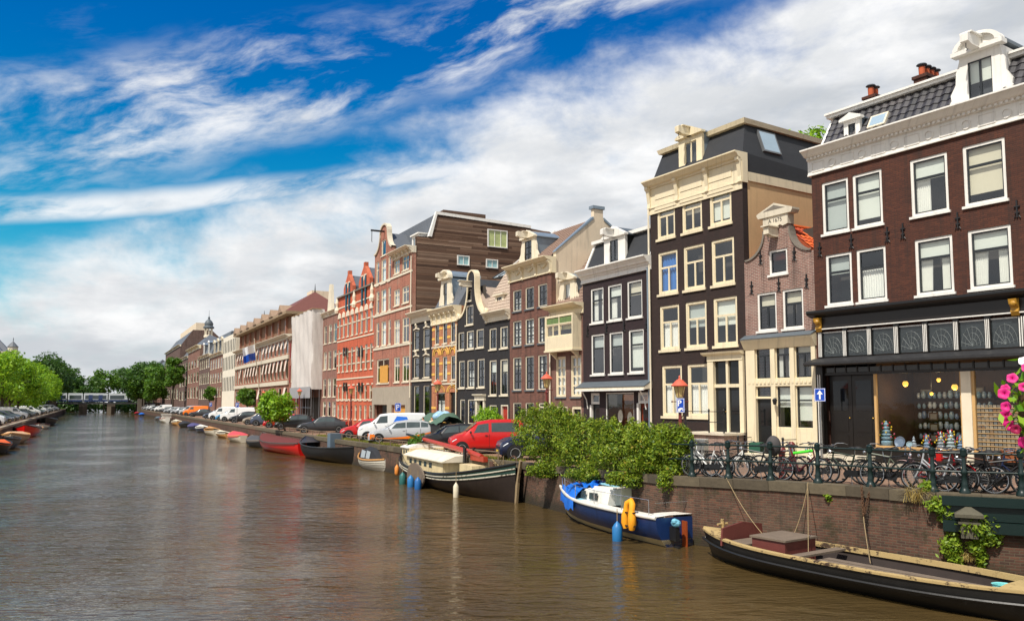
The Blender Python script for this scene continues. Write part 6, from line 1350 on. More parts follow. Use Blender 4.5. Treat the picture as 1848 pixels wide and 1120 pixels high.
def put_car(t, pxn, turn=0.0, inset=.55, L=2.0, line=None, sgn=1):
 """nose towards the water at the pixel column pxn"""
 p_, e = col_hit(pxn, QUAY); hd = -NN if sgn > 0 else NN
 hd = Vector((hd.x * math.cos(turn) - hd.y * math.sin(turn), hd.x * math.sin(turn) + hd.y * math.cos(turn), 0))
 c = p_ - hd * (L + inset); z_ = street_z(c); zf = street_z(c + hd * 1.3); zr_ = street_z(c - hd * 1.3)
 t.location = (c.x, c.y, (zf + zr_) / 2 + .004); t.rotation_euler = (0, -math.atan2(zf - zr_, 2.6), math.atan2(hd.y, hd.x)); return t
REDP = paint('tomato_red', S(196, 22, 20)); NAVY = paint('navy', S(28, 34, 62)); BLK = paint('black', S(20, 21, 24)); SILV = paint('silver', S(176, 180, 184), .28); WHT = paint('white', S(228, 230, 230)); GRY = paint('grey', S(92, 94, 96)); DKG = paint('dark_grey', S(50, 52, 56)); ORA = paint('orange', S(236, 120, 18)); CHAM = paint('champagne', S(150, 136, 116)); LBL = paint('sky_blue', S(60, 140, 190)); BGR = paint('blue_grey', S(70, 80, 98))
T = -.30
put_car(car('navy blue off-roader with alloy wheels half behind the large bush', NAVY, 'suv'), 880, T, .5, 2.1)
put_car(car('tomato red high-roofed family van with black bumper beside the navy off-roader', REDP, 'mpv'), 790, T, .6, 2.0)
put_car(car('black hatchback tucked between the red family van and the orange-striped estate', BLK, 'hatch'), 737, T, .6, 1.95)
c = car('white and silver estate car with orange flame stripe along its sides', SILV, 'wagon'); body = CH[c.name][0]
for sg in (1, -1):                                           # orange flash painted along the flank
 y_ = sg * .893; n_ = 16; lo = [(2.12 - 4.25 * i / n_, y_ * (1 if 0 < i < n_ else .92), .3) for i in range(n_ + 1)]; up = [(x_, yy, .36 + .62 * (max(0, (i / n_ - .15)) ** 2.1) + (.25 if i < 2 else 0)) for i, (x_, yy, _) in enumerate(lo)]
 MB().loft([lo, up], False).build('orange_flash', ORA, body)
MB().box(2.12, 2.24, -.6, .6, .3, .62).build('orange_nose', ORA, body)
put_car(c, 652, T, .5, 2.2)
c = car('white delivery van with a blue and white slanted panel on its side', WHT, 'van'); b_ = CH[c.name][0]
for sg in (1, -1): MB().add([(.15, sg * .945, 1.0), (-1.3, sg * .945, 1.0), (-1.0, sg * .875, 1.7), (-.3, sg * .85, 1.75)], [(0, 1, 2, 3)]).build('blue_panel', paint('bright_blue', S(20, 110, 220)), b_)
put_car(c, 628, T, .7, 2.4)
put_car(car('red three-door hatchback between the dark saloon and the white delivery van', REDP, 'hatch'), 597, T, .7, 1.95)
put_car(car('dark metallic grey saloon right of the leaning young tree', DKG, 'saloon'), 525, T, .6, 2.25)
put_car(car('black compact car left of the leaning young tree', BLK, 'hatch'), 486, T, .6, 1.95)
put_car(car('red compact car squeezed between black compact and blue-grey van', REDP, 'hatch'), 466, T, .6, 1.95)
put_car(car('blue-grey transporter van behind the red compact', BGR, 'van'), 444, T, .6, 2.4)
put_car(car('champagne hatchback left of the blue-grey van', CHAM, 'hatch'), 430, T, .6, 1.95)
put_car(car('black hatchback in front of the champagne car and white vans', BLK, 'hatch'), 407, T, .6, 1.95)
put_car(car('large white transporter van left of the black hatchback', WHT, 'van'), 391, T, .6, 2.4)
put_car(car('sky-blue city car between two white vans', LBL, 'hatch'), 383, T, .6, 1.95)
put_car(car('second white van with the sky-blue city car at its side', WHT, 'van'), 371, T, .6, 2.4)
put_car(car('grey-blue estate left of the white vans', BGR, 'wagon'), 361, T, .6, 2.2)
put_car(car('dark grey saloon right of the orange van', DKG, 'saloon'), 336, T, .6, 2.25)
put_car(car('orange service van along the right quay', ORA, 'van'), 326, T, .6, 2.4)
put_car(car('silver service van left of the orange one', SILV, 'van'), 319, T, .6, 2.4)
protos = [car('dark parked car far down the right quay', BLK, 'hatch', 'dark cars far down the right quay'), car('silver parked car far down the right quay', SILV, 'wagon', 'silver cars far down the right quay'), car('grey parked car far down the right quay', GRY, 'saloon', 'grey cars far down the right quay'), car('white van far down the right quay', WHT, 'van', 'white vans far down the right quay')]
xs_far = [312, 305, 299, 293, 288, 283, 278, 274, 270, 266, 262, 259, 256, 253, 250, 248, 245, 243]
used = set()
for i, px_ in enumerate(xs_far):
 k = (0, 1, 2, 1, 0, 2, 3, 0, 1)[i % 9]; c = protos[k] if k not in used else copy_tree(protos[k]); used.add(k); put_car(c, px_, T, .6, 2.1)
# left bank: cars stand tail to the houses, nose to the water
lp = [car('dark parked car on the left bank', BLK, 'hatch', 'dark cars on the left bank'), car('mid-grey parked estate on the left bank', GRY, 'wagon', 'grey estates on the left bank'), car('blue-grey parked car on the left bank', BGR, 'hatch', 'blue-grey cars on the left bank'), car('white van on the left bank', WHT, 'van', 'white vans on the left bank')]
used = set(); t = -6.0; i = 0
while t < 215:
 k = (0, 1, 0, 2, 0, 3, 1, 0, 2, 0, 1)[i % 11]; c = lp[k] if k not in used else copy_tree(lp[k]); used.add(k)
 p_ = left_edge(t) - NN * (.7 + 2.1); a = math.atan2(NN.y, NN.x) + rnd.uniform(-.08, .08); c.location = (p_.x, p_.y, QZ + .004); c.rotation_euler = (0, 0, a); t += rnd.uniform(2.7, 3.3) if rnd.random() > .12 else 6; i += 1

# ================================================================ BOATS
def hull_pts(spec, t, v):
 """t 0 stern .. 1 bow; v 0 keel .. 1 sheer -> (x, half beam, z)"""
 L, B, F_, bow, stern, dr = spec['L'], spec['B'], spec['F'], spec.get('bow', .5), spec.get('stern', .1), spec.get('draft', .35)
 fb = spec.get('full', .55); bt = spec.get('bt', .0)     # bt = beam kept at the stern
 if t > fb: k = 1 - ((t - fb) / (1 - fb)) ** spec.get('pb', 2.2)
 else: k = bt + (1 - bt) * (1 - ((fb - t) / fb) ** spec.get('ps', 2.4))
 k = max(k, spec.get('minb', .01)); zs_ = F_ + bow * max(0, (t - .5) * 2) ** 2.2 + stern * max(0, (.5 - t) * 2) ** 2
 ax = spec.get('rake', .25) * max(0, (t - .72) / .28) ** 1.6 + -spec.get('srake', .0) * max(0, (.2 - t) / .2)
 z = -dr + (zs_ + dr) * v; wv = (math.sin(min(1, v * 1.25) * math.pi / 2) ** .62) * (.86 + .14 * v)
 if v <= 0: wv = 0
 x_ = -L / 2 + L * t + ax * (v - .6)
 return x_, B / 2 * k * wv, z
def hull_strip(spec, v0, v1, nv=6, nt=28, off=0.0, t0=0.0, t1=1.0):
 rows = []
 for j in range(nv + 1):
  v = v0 + (v1 - v0) * j / nv; rg = []
  for i in range(nt + 1):
   x_, y_, z_ = hull_pts(spec, t0 + (t1 - t0) * i / nt, v); rg.append((x_, y_ + off, z_))
  rows.append(rg)
 m_ = MB(); m_.loft(rows, False); m_.loft([[(x_, -y_, z_) for x_, y_, z_ in r_] for r_ in reversed(rows)], False)
 if t0 == 0 and spec.get('bt', 0) > 0:                    # transom
  a = [r_[0] for r_ in rows]; m_.loft([[(x_, y_, z_) for x_, y_, z_ in a], [(x_, -y_, z_) for x_, y_, z_ in a]], False)
 return m_
def deck(spec, t0, t1, dz, nt=14, inset=.03, camber=.04):
 rows = []
 for i in range(nt + 1):
  x_, y_, z_ = hull_pts(spec, t0 + (t1 - t0) * i / nt, 1.0); y_ = max(.005, y_ - inset); rows.append([(x_, -y_, z_ + dz), (x_, -y_ * .5, z_ + dz + camber), (x_, y_ * .5, z_ + dz + camber), (x_, y_, z_ + dz)])
 return MB().loft(rows, False)
def gunwale(spec, r_=.05, v=1.0, t0=0.0, t1=1.0, nt=28, sides=(1, -1), off=0.0):
 m_ = MB()
 for sg in sides:
  m_.tube([(lambda q: (q[0], sg * (q[1] + off), q[2]))(hull_pts(spec, t0 + (t1 - t0) * i / nt, v)) for i in range(nt + 1)], r_, 6)
 return m_
def inner(spec, floor=.1, th=.06):
 sp = dict(spec); sp['B'] = spec['B'] - 2 * th; sp['L'] = spec['L'] - 2 * th; rows = []
 for v in (.3, .6, .85, 1.0): rows.append([hull_pts(sp, i / 28, v) for i in range(29)])
 m_ = MB()
 for sg in (1, -1): m_.loft([[(x_, sg * y_, z_) for x_, y_, z_ in r_] for r_ in rows], False)
 r_ = rows[0]; m_.loft([[(x_, y_, z_) for x_, y_, z_ in r_], [(x_, -y_, z_) for x_, y_, z_ in r_]], False); return m_
def boat(label, cat, spec, hullm, name='moored_boat', gunm=None, gr=.05, group=None, boot=None):
 t = thing(name, label, cat, group=group); hull_strip(spec, 0, 1, 9).build('hull', hullm, t, smooth=50); hl = CH[t.name][0]
 if boot: hull_strip(spec, .3, .46, 2, off=.004).build('waterline_band', boot, hl, smooth=50)
 if gunm: gunwale(spec, gr).build('gunwale', gunm, t, smooth=60)
 return t
def lay(t, p_a, p_b):
 """stern at p_a, bow at p_b (points on the water)"""
 c = (p_a + p_b) / 2; d_ = p_b - p_a; t.location = (c.x, c.y, 0); t.rotation_euler = (0, 0, math.atan2(d_.y, d_.x)); return d_.length
def Wt(px, py): p_ = G(px, py, 0); p_.z = 0; return p_
RUST = flaking('flaking_cream_paint', S(186, 160, 108), S(66, 48, 34)); BLKST = mat('black_steel_hull', S(30, 29, 28), .45, .5, 3, .12, 20); MAROON = mat('maroon_paint', S(104, 52, 46), .55, .25, 3); WOODG = mat('grey_weathered_wood', S(112, 98, 84), .8, .35, 4, .2, 30)
BRWOOD = mat('varnished_wood', S(150, 70, 32), .35, .25, 6); ROPE = mat('rope', S(146, 126, 92), .9, .3, 20); STAIN = mat('stainless_rail', S(200, 202, 204), .25, .05, metal=.85); DKIN = mat('boat_inside_dark', S(44, 34, 30), .8, .35, 4)
# --- long black work barge against the near wall
pa, pb = Wt(1950, 1136), Wt(1280, 1000); sp = dict(L=(pb - pa).length, B=2.35, F=.58, bow=.10, stern=.06, draft=.3, full=.55, bt=.25, pb=3.2, ps=3.4, rake=.45, minb=.02)
pm_ = (pa + pb) / 2
t = boat('long black flat work barge with flaking cream deck edges and plank benches', 'boat', sp, BLKST, 'work_barge'); lay(t, pa, pb); PUNT = t; PUNT_L = sp['L']
inner(sp).build('hold', DKIN, t)
L = sp['L']
rows = []                                                    # broad side decks with flaking paint
for i in range(29):
 x_, y_, z_ = hull_pts(sp, i / 28, 1); rows.append((x_, y_, z_))
for sg in (1, -1): MB().loft([[(x_, sg * (y_ + .03), z_ + .0) for x_, y_, z_ in rows], [(x_, sg * (y_ + .03), z_ + .05) for x_, y_, z_ in rows], [(x_, sg * max(.0, y_ - .11), z_ + .06) for x_, y_, z_ in rows], [(x_, sg * max(0, y_ - .12), z_ - .06) for x_, y_, z_ in rows]], False).build('side_deck', RUST, t)
deck(sp, .87, 1, .055, 8, .0).build('fore_deck', RUST, t); deck(sp, 0, .12, .055, 8, .0).build('stern_deck', RUST, t)
MB().tube([(rows[i][0], rows[i][1] + .02, rows[i][2] - .22) for i in range(29)], .035, 6).tube([(rows[i][0], -rows[i][1] - .02, rows[i][2] - .22) for i in range(29)], .035, 6).build('rubbing_strake', BLKST, t)
def bx(px0): return L * (px0 - .5)
MB().box(bx(.67), bx(.78), -.62, .62, .18, .82).build('engine_box', MAROON, t); MB().box(bx(.665), bx(.785), -.66, .66, .822, .87).build('box_lid', WOODG, t)
MB().prism([(-.85, .5), (-.8, .95), (0, 1.06), (.8, .95), (.85, .5)], bx(.868), bx(.874), 'x').build('fore_bulkhead', MAROON, t)
MB().box(bx(.79), bx(.86), -.8, .8, .58, .63).build('thwart', WOODG, t); MB().box(bx(.60), bx(.63), -.95, .95, .56, .61).build('thwart', WOODG, t)
for yy in (.15, .48): MB().box(bx(.16), bx(.57), yy, yy + .24, .5, .55).build('bench_plank', WOODG, t)
for s_ in (.2, .35, .5): MB().box(bx(s_), bx(s_) + .06, .2, .66, .1, .498).build('bench_leg', DKIN, t)
for s_, nm in ((.945, 'bow_bitt'), (.06, 'stern_bitt')): MB().tube([(bx(s_), 0, .6), (bx(s_), 0, 1.05)], .05, 8).tube([(bx(s_), -.2, .92), (bx(s_), .2, .92)], .03, 6).build(nm, RUST, t)
bk = G(1718, 1072, .4); o = MB().lathe([(.14, 0), (.17, .25), (.18, .26), (.15, .25), (.13, .02)], 16).build('bucket', mat('turquoise_plastic', S(120, 200, 200), .5)); tag(o, 'turquoise plastic bucket standing in the black work barge', 'bucket')
bl = t.matrix_world; c_, s_ = math.cos(t.rotation_euler.z), math.sin(t.rotation_euler.z); lx, ly = bx(.17), -.45; o.location = (t.location.x + lx * c_ - ly * s_, t.location.y + lx * s_ + ly * c_, .12); o.scale = (1.2, 1.2, 1.5)
def in_boat(t, lx, ly, z_): c_, s_ = math.cos(t.rotation_euler.z), math.sin(t.rotation_euler.z); return Vector((t.location.x + lx * c_ - ly * s_, t.location.y + lx * s_ + ly * c_, z_))
# --- blue and white sailing boat
pa, pb = Wt(1232, 984), Wt(1018, 924); BLUEH = mat('navy_gelcoat', S(22, 48, 94), .35, .35, 2, coat=.25, streak=.3); GEL = mat('white_gelcoat', S(226, 222, 212), .4, .16, 2, streak=.15); TURQ = mat('pale_blue_deck', S(140, 196, 216), .5, .1)
sp = dict(L=(pb - pa).length, B=2.6, F=.88, bow=.14, stern=-.02, draft=.35, full=.42, bt=.72, pb=2.0, ps=2.0, rake=.75, minb=.01)
t = boat('small navy and white sailing boat with crumpled blue tarpaulin over its bow', 'boat', sp, BLUEH, 'sailing_boat', GEL, .055, boot=mat('scum_line', S(176, 160, 120), .7, .3)); lay(t, pa, pb); L = sp['L']; SAIL = t; SAIL_L = L
deck(sp, .52, 1, .02, 12).build('fore_deck', TURQ, t)
inner(sp).build('cockpit_lining', GEL, t)
for sg in (1, -1):
 rw = [hull_pts(sp, i / 20 * .56, 1) for i in range(21)]; MB().loft([[(x_, sg * y_, z_ + .03) for x_, y_, z_ in rw], [(x_, sg * (y_ - .32), z_ + .05) for x_, y_, z_ in rw], [(x_, sg * (y_ - .34), z_ - .35) for x_, y_, z_ in rw]], False).build('side_deck', GEL, t)
 MB().box(bx(.08), bx(.40), sg * .55 - .22, sg * .55 + .22, .5, .56).build('cockpit_seat', TURQ, t)
deck(sp, 0, .07, .03, 4).build('stern_deck', GEL, t)
cb = []
for x_, w_, z_ in ((.37, .9, .5), (.40, .92, .56), (.62, .84, .46), (.78, .5, .18), (.83, .3, .03)):
 z0 = hull_pts(sp, x_, 1)[2]; cb.append([(bx(x_), -w_, z0), (bx(x_), -w_ * .9, z0 + z_ * .75), (bx(x_), -w_ * .6, z0 + z_), (bx(x_), w_ * .6, z0 + z_), (bx(x_), w_ * .9, z0 + z_ * .75), (bx(x_), w_, z0)])
cab = MB().loft(cb, False, True).build('cabin', GEL, t)
for sg in (1, -1):
 for a, b in ((.455, .535), (.56, .63)):
  z0 = hull_pts(sp, a, 1)[2]; MB().add([(bx(a), sg * .915, z0 + .1), (bx(b), sg * .89, z0 + .1), (bx(b), sg * .87, z0 + .31), (bx(a), sg * .885, z0 + .34)], [(0, 1, 2, 3)]).build('cabin_window', CARGL, cab)
MB().box(bx(.364), bx(.369), -.36, .36, .75, 1.42).build('companion_board', mat('cream_board', S(226, 216, 186), .6), cab)
MB().box(bx(.42), bx(.56), -.34, .34, 1.43, 1.48).build('hatch', TURQ, cab)
for s_ in (-.2, 0, .2): MB().box(bx(.57), bx(.74), s_ - .05, s_ + .05, 1.34, 1.37).build('deck_stripe', paint('navy', S(28, 34, 62)), cab)
TARP = mat('blue_tarpaulin', S(24, 108, 212), .5, .2, 3, .4, 9); tr = random.Random(3)
def crumple(m_, pts2, amp): return m_
rows = []
for i in range(13):
 u = i / 12; rg = []
 for j in range(17):
  v = j / 16 * 2 - 1; tt = .60 + .31 * u; hx_, hy_, hz_ = hull_pts(sp, tt, 1); y_ = 1.12 * v * (hy_ + .06); drop = max(0, v - .70) * 1.9
  z_ = hz_ + .16 + .42 * (1 - u) * (1 - v * v) + .07 * math.sin(9 * u + 7 * v) + tr.uniform(-.05, .05) - drop
  rg.append((hx_ + tr.uniform(-.05, .05), max(-hy_ - .1, min(hy_ + .05, y_)), z_))
 rows.append(rg)
tp = MB().loft(rows, False).build('blue_tarpaulin', TARP, smooth=25); tp.location = t.location; tp.rotation_euler = t.rotation_euler; tag(tp, 'crumpled blue tarpaulin draped over the sailing boat bow', 'tarpaulin')
rows = []
for i in range(9):
 rg = []
 for j in range(7): rg.append((bx(.55 + .12 * i / 8) + tr.uniform(-.03, .03), .1 + .62 * j / 6, 1.42 + .08 * math.sin(i * 1.3 + j) + tr.uniform(0, .06) - .1 * (j / 6) ** 2))
 rows.append(rg)
MB().loft(rows, False).build('tarpaulin_end', TARP, tp, smooth=25)
rail = MB(); hz = lambda s_: hull_pts(sp, s_, 1)
for sg in (1, -1):
 rail.tube([(hz(.98)[0] + .1, 0, hz(.98)[2] + .55), (hz(.93)[0], sg * (hz(.93)[1] + .05), hz(.93)[2] + .58), (hz(.80)[0], sg * hz(.80)[1], hz(.8)[2] + .55), (hz(.80)[0] - .05, sg * hz(.80)[1], hz(.8)[2])], .018, 6)
 rail.tube([(hz(.97)[0], sg * .05, hz(.97)[2]), (hz(.97)[0] + .1, 0, hz(.97)[2] + .55)], .016, 6).tube([(hz(.88)[0], sg * hz(.88)[1], hz(.88)[2]), (hz(.88)[0], sg * hz(.88)[1], hz(.88)[2] + .57)], .016, 6)
rail.build('bow_rail', STAIN, t)
for sg in (1, -1):
 m_ = MB(); m_.tube([(hz(.80)[0], sg * hz(.8)[1], hz(.8)[2] + .52)] + [(hz(s_)[0], sg * (hz(s_)[1] - .03), hz(s_)[2] + .5) for s_ in (.6, .4, .2, .04)], .009, 5)
 for s_ in (.6, .4, .2, .04): m_.tube([(hz(s_)[0], sg * (hz(s_)[1] - .03), hz(s_)[2]), (hz(s_)[0], sg * (hz(s_)[1] - .03), hz(s_)[2] + .52)], .012, 5)
 m_.build('guard_rail', STAIN, t)
MB().tube([(bx(.02), -.85, 1.28), (bx(.02), .85, 1.28)], .012, 5).build('stern_rail', STAIN, t)
MB().tube([(bx(.30), -.3, .56), (bx(.39), .0, 1.62)], .045, 6).build('tiller_bar', BRWOOD, t); MB().tube([(bx(.34), -.42, 1.6), (bx(.43), .42, 1.64)], .05, 6).build('wooden_crutch', BRWOOD, t)
MB().box(bx(-.03), bx(.005), -.02, .02, -.2, .75).build('rudder', BRWOOD, t)
MB().box(bx(-.04), bx(.0), .32, .46, .2, .6).box(bx(-.05), bx(-.02), .35, .43, -.3, .05).build('outboard_leg', IRON, t); MB().sphere((bx(-.03), .39, .72), .17, .14, .12, 8, 6).sphere((bx(-.035), .46, .78), .1, .1, .09, 7, 5).build('outboard_cowl', mat('light_blue_bag', S(110, 176, 200), .6, .5, 9, .4, 20), t)
rl = t.rotation_euler.z
ORLJ = mat('orange_life_jacket', S(240, 160, 20), .7, .15, 5, .2, 30)
# viewer-facing side of this boat
vs = 1 if (Vector((-math.sin(rl), math.cos(rl), 0)).dot(-in_boat(t, 0, 0, 0)) > 0) else -1
# life jacket hung over the rail
q = hz(.13); lj = thing('life_jacket', 'orange life jacket with black straps hung over the sailing boat side', 'life jacket', in_boat(t, q[0], vs * (q[1] + .07), q[2] - .05), rl)
for s_ in (-1, 1): MB().tube([(s_ * .15, vs * .03, .2), (s_ * .19, vs * .05, 0), (s_ * .2, vs * .05, -.22), (s_ * .17, vs * .04, -.4)], [.09, .12, .13, .09], 10).build('float_panel', ORLJ, lj, smooth=60)
MB().tube([(-.16, vs * .03, .18), (-.14, 0, .36), (0, -vs * .05, .44), (.14, 0, .36), (.16, vs * .03, .18)], [.09, .1, .1, .1, .09], 10).build('collar', ORLJ, lj, smooth=60)
for z_ in (-.28, .12): MB().tube([(-.34, vs * .03, z_), (-.16, vs * .1, z_ - .02), (.16, vs * .1, z_ - .02), (.34, vs * .03, z_)], .025, 5).build('strap', BLACKP, lj)
def fender(label, t, frac, side, col, L_=.62, r_=.12, v=.8, drop=.15, grp=None, spx=None):
 q = hull_pts(spx or sp, frac, 1); f_ = thing('boat_fender', label, 'fender', in_boat(t, q[0], side * (q[1] + r_ + .02), q[2] - drop - L_), 0, grp)
 MB().lathe([(.02, 0), (r_ * .7, .03), (r_, .12), (r_, L_ - .16), (r_ * .6, L_ - .06), (r_ * .25, L_), (.02, L_ + .03)], 12).build('fender_body', col, f_, smooth=50); MB().tube([(0, 0, L_), (0, 0, L_ + drop + .1)], .014, 5).build('fender_rope', ROPE, f_)
 return f_
BLUF = mat('blue_fender', S(36, 112, 172), .45, .15)
fender('blue cylindrical fender hanging beside the orange life jacket', t, .19, vs, BLUF, .8, .16, drop=.3)
# --- old sailing barge with deckhouse
pa, pb = Wt(722, 856) + NN * .7, Wt(919, 908) + NN * .35; GREENB = mat('dark_green_band', S(30, 58, 50), .4, .2, 3); TJ = mat('tarred_brown_hull', S(40, 30, 25), .5, .6, 4, .2, 16, streak=.5)
sp = dict(L=(pb - pa).length, B=3.6, F=.82, bow=.85, stern=.35, draft=.5, full=.5, bt=.32, pb=3.4, ps=3.0, rake=.15, minb=.03)
t = boat('old dark green and black Dutch sailing barge with cream deckhouse', 'boat', sp, TJ, 'sailing_barge', BLACKP, .06); lay(t, pa, pb); L = sp['L']; hl = CH[t.name][0]; TJALK = t; tjs = sp
hull_strip(sp, .80, .985, 2, off=.012).build('green_band', GREENB, hl, smooth=50)
for v in (.80, .90): gunwale(sp, .035, v, off=.02).build('white_strake', flaking('flaking_strake', S(196, 190, 172), S(70, 56, 46)), hl, smooth=60)
deck(sp, .03, .97, -.12, 20, .06).build('deck', mat('barge_deck', S(120, 116, 104), .8, .3), t)
zd = .72; hy = 1.2
CRW = mat('deckhouse_cream', S(214, 196, 154), .55, .25, 3, .15, 25, streak=.35)
dh = MB().box(bx(.20), bx(.60), -hy, hy, zd, zd + .62).box(bx(.10), bx(.199), -hy * .85, hy * .85, zd + .1, zd + .98).build('deckhouse', CRW, t)
def roof_(a, b, w_, z_, h_, m_, nm): return MB().prism([(-w_, z_), (w_, z_), (w_, z_ + .05), (w_ * .5, z_ + h_), (0, z_ + h_ * 1.1), (-w_ * .5, z_ + h_), (-w_, z_ + .05)], bx(a), bx(b), 'x').build(nm, m_, dh)
roof_(.19, .62, 1.35, zd + .622, .3, mat('cream_roof_canvas', S(222, 212, 190), .7, .22, 3, .2, 20, streak=.2), 'deckhouse_roof'); roof_(.09, .19, 1.1, zd + .982, .2, WHITE, 'wheelhouse_roof')
for sg in (1, -1):
 for k in range(5): MB().box(bx(.235) + k * .85, bx(.235) + k * .85 + .42, sg * (hy + .004) - .01, sg * (hy + .004) + .01, zd + .24, zd + .5).build('deckhouse_window', CARGL, dh)
 for k in range(2): MB().lathe([(.01, -.01), (.13, -.01), (.13, .01), (.01, .01)], 14, (bx(.125) + k * .45, sg * (hy * .85 + .005), zd + .75), 'y').build('porthole', CARGL, dh)
MB().box(bx(.65), bx(.76), -.62, .62, zd, zd + .6).build('fore_hatch', CRW, t)
MB().box(bx(.625), bx(.64), -.3, -.2, zd, zd + 1.35).box(bx(.625), bx(.64), .2, .3, zd, zd + 1.35).build('mast_tabernacle', BLACKP, t)
mast = MB().tube([(bx(.74), 0, zd + .98), (bx(.64), 0, zd + 1.12), (bx(.2), 0, zd + 1.42), (bx(.12), 0, zd + 1.48)], [.13, .14, .11, .1], 10).build('lowered_mast', mat('red_brown_spar', S(168, 58, 36), .35, .2, 3), t, smooth=50)
MB().tube([(bx(.12), 0, zd + 1.48), (bx(-.06), 0, zd + 1.62)], [.1, .07], 8).build('mast_top', BLACKP, mast, smooth=50)
MB().box(bx(.66), bx(.77), -.11, .11, zd + .78, zd + 1.02).build('mast_foot', mat('red_brown_spar', S(168, 58, 36), .35, .2, 3), mast)
MB().prism([(bx(.97), -.3), (bx(1.0) + .0, -.3), (bx(1.0) + .22, .9), (bx(1.0) + .52, 1.8), (bx(1.0) + .38, 1.85), (bx(1.0) + .08, .95)], -.05, .05).build('stem_post', flaking('flaking_white_stem', S(160, 138, 104), S(86, 58, 40)), t)
vs = -1 if Vector((-math.sin(t.rotation_euler.z), math.cos(t.rotation_euler.z), 0)).dot(-t.location) < 0 else 1
lb = MB(); n_ = 22                                            # leeboard on the canal side
for sg in (1, -1):
 q = hull_pts(sp, .47, .9)
 ob = [(1.35 * math.cos(a) * (1.15 if math.cos(a) < 0 else .95), .72 * math.sin(a) * (1 - .25 * math.cos(a))) for a in [2 * math.pi * k / n_ for k in range(n_)]]
 o = MB().prism(ob, -.04, .04).build('leeboard', WOODG, t); o.location = (q[0], sg * (q[1] + .15), .48); o.rotation_euler = (0, R(-3), 0)
for fr_, col, lb_ in ((.36, mat('teal_fender', S(40, 100, 96), .45, .2), 'dark teal fender on the old barge leeboard'), (.46, BLUF, 'bright blue fender on the old barge leeboard, aft one'), (.54, mat('mid_blue_fender', S(30, 96, 160), .45), 'bright blue fender on the old barge leeboard, forward one')):
 f_ = fender(lb_, t, fr_, vs, col, .85, .17, drop=.25); q_ = in_boat(t, hull_pts(sp, fr_, 1)[0], vs * (hull_pts(sp, fr_, 1)[1] + .38), f_.location.z); f_.location = q_
fender('orange cigar-shaped fender near the old barge stern', t, .12, vs, mat('orange_fender', S(226, 140, 60), .5, .2), .6, .13, drop=.3); fender('off-white rope-wrapped fender near the old barge bow', t, .80, vs, mat('off_white_fender', S(210, 200, 176), .6, .3, 6), .9, .13, drop=.45)
bkp = in_boat(t, bx(.86), .2, zd + .1)                        # rusty tangle at the bow: windlass, anchor chain, wheel
wl = thing('bow_windlass', 'rusty windlass and wheel on the old barge foredeck', 'windlass', bkp, t.rotation_euler.z)
MB().lathe([(.14, -.4), (.14, .4)], 12, (0, 0, .45), 'y').box(-.2, .2, -.5, -.42, 0, .8).box(-.2, .2, .42, .5, 0, .8).build('windlass_drum', mat('rust_brown', S(88, 60, 46), .85, .4, 8), wl); MB().ring(.4, .45, -.02, .02, 20, (0, .62, .6)).build('hand_wheel', mat('rust_brown', S(88, 60, 46), .85, .4, 8), wl)
for k in range(8): MB().tube([(.0, .62, .6), (.42 * math.cos(k * .785), .62, .6 + .42 * math.sin(k * .785))], .015, 5).build('wheel_spoke', IRON, wl)
m_ = MB()
for k in range(9): m_.tube([(.2 + tr.uniform(-.3, .5), tr.uniform(-.4, .5), .05), (tr.uniform(-.5, .6), tr.uniform(-.5, .5), tr.uniform(.5, 1.1)), (tr.uniform(-.5, .9), tr.uniform(-.5, .5), tr.uniform(.1, .8))], .02, 5)
tag(m_.build('tangled_line', ROPE, wl), kind='stuff')
rr = MB()
for s_ in [i / 10 for i in range(11)]:
 q = hull_pts(sp, .02 + .2 * s_, 1);
 for sg in (1, -1): rr.tube([(q[0], sg * (q[1] - .08), q[2]), (q[0], sg * (q[1] - .08), q[2] + .42)], .014, 5)
for sg in (1, -1): rr.tube([(hull_pts(sp, .02 + .02 * i, 1)[0], sg * (hull_pts(sp, .02 + .02 * i, 1)[1] - .08), hull_pts(sp, .02 + .02 * i, 1)[2] + .42) for i in range(11)], .018, 5)
rr.build('stern_railing', BLACKP, t)
# --- clinker sloop with black hood
pa, pb = Wt(712, 852), Wt(648, 838); OAK = mat('oak_rail', S(190, 140, 84), .5, .3, 6); CLK = mat('off_white_clinker', S(212, 206, 192), .5, .15, 3)
sp = dict(L=5.6, B=2.0, F=.62, bow=.42, stern=.15, draft=.3, full=.45, bt=.4, pb=2.2, ps=2.2, rake=.4)
t = boat('off-white clinker sloop with oak rail and black sprayhood', 'boat', sp, CLK, 'clinker_sloop', OAK, .06); c0 = (pa + pb) / 2; dirb = (pb - pa).normalized()
lay(t, c0 - dirb * 2.8, c0 + dirb * 2.8); hl = CH[t.name][0]; L = 5.6
for v in (.52, .62, .72, .82): gunwale(sp, .018, v, off=.01).build('plank_lap', mat('clinker_lap', S(150, 146, 134), .6), hl)
hd = []
for x_, w_, h_ in ((.12, .75, .1), (.25, .85, .75), (.5, .9, .85), (.72, .7, .35), (.9, .35, .06)): z0 = hull_pts(sp, x_, 1)[2]; hd.append([(bx(x_), -w_, z0), (bx(x_), -w_ * .85, z0 + h_ * .75), (bx(x_), -w_ * .4, z0 + h_), (bx(x_), w_ * .4, z0 + h_), (bx(x_), w_ * .85, z0 + h_ * .75), (bx(x_), w_, z0)])
hood = MB().loft(hd, False, True).build('black_hood', mat('black_canvas', S(34, 35, 40), .8, .2, 3), t, smooth=50)
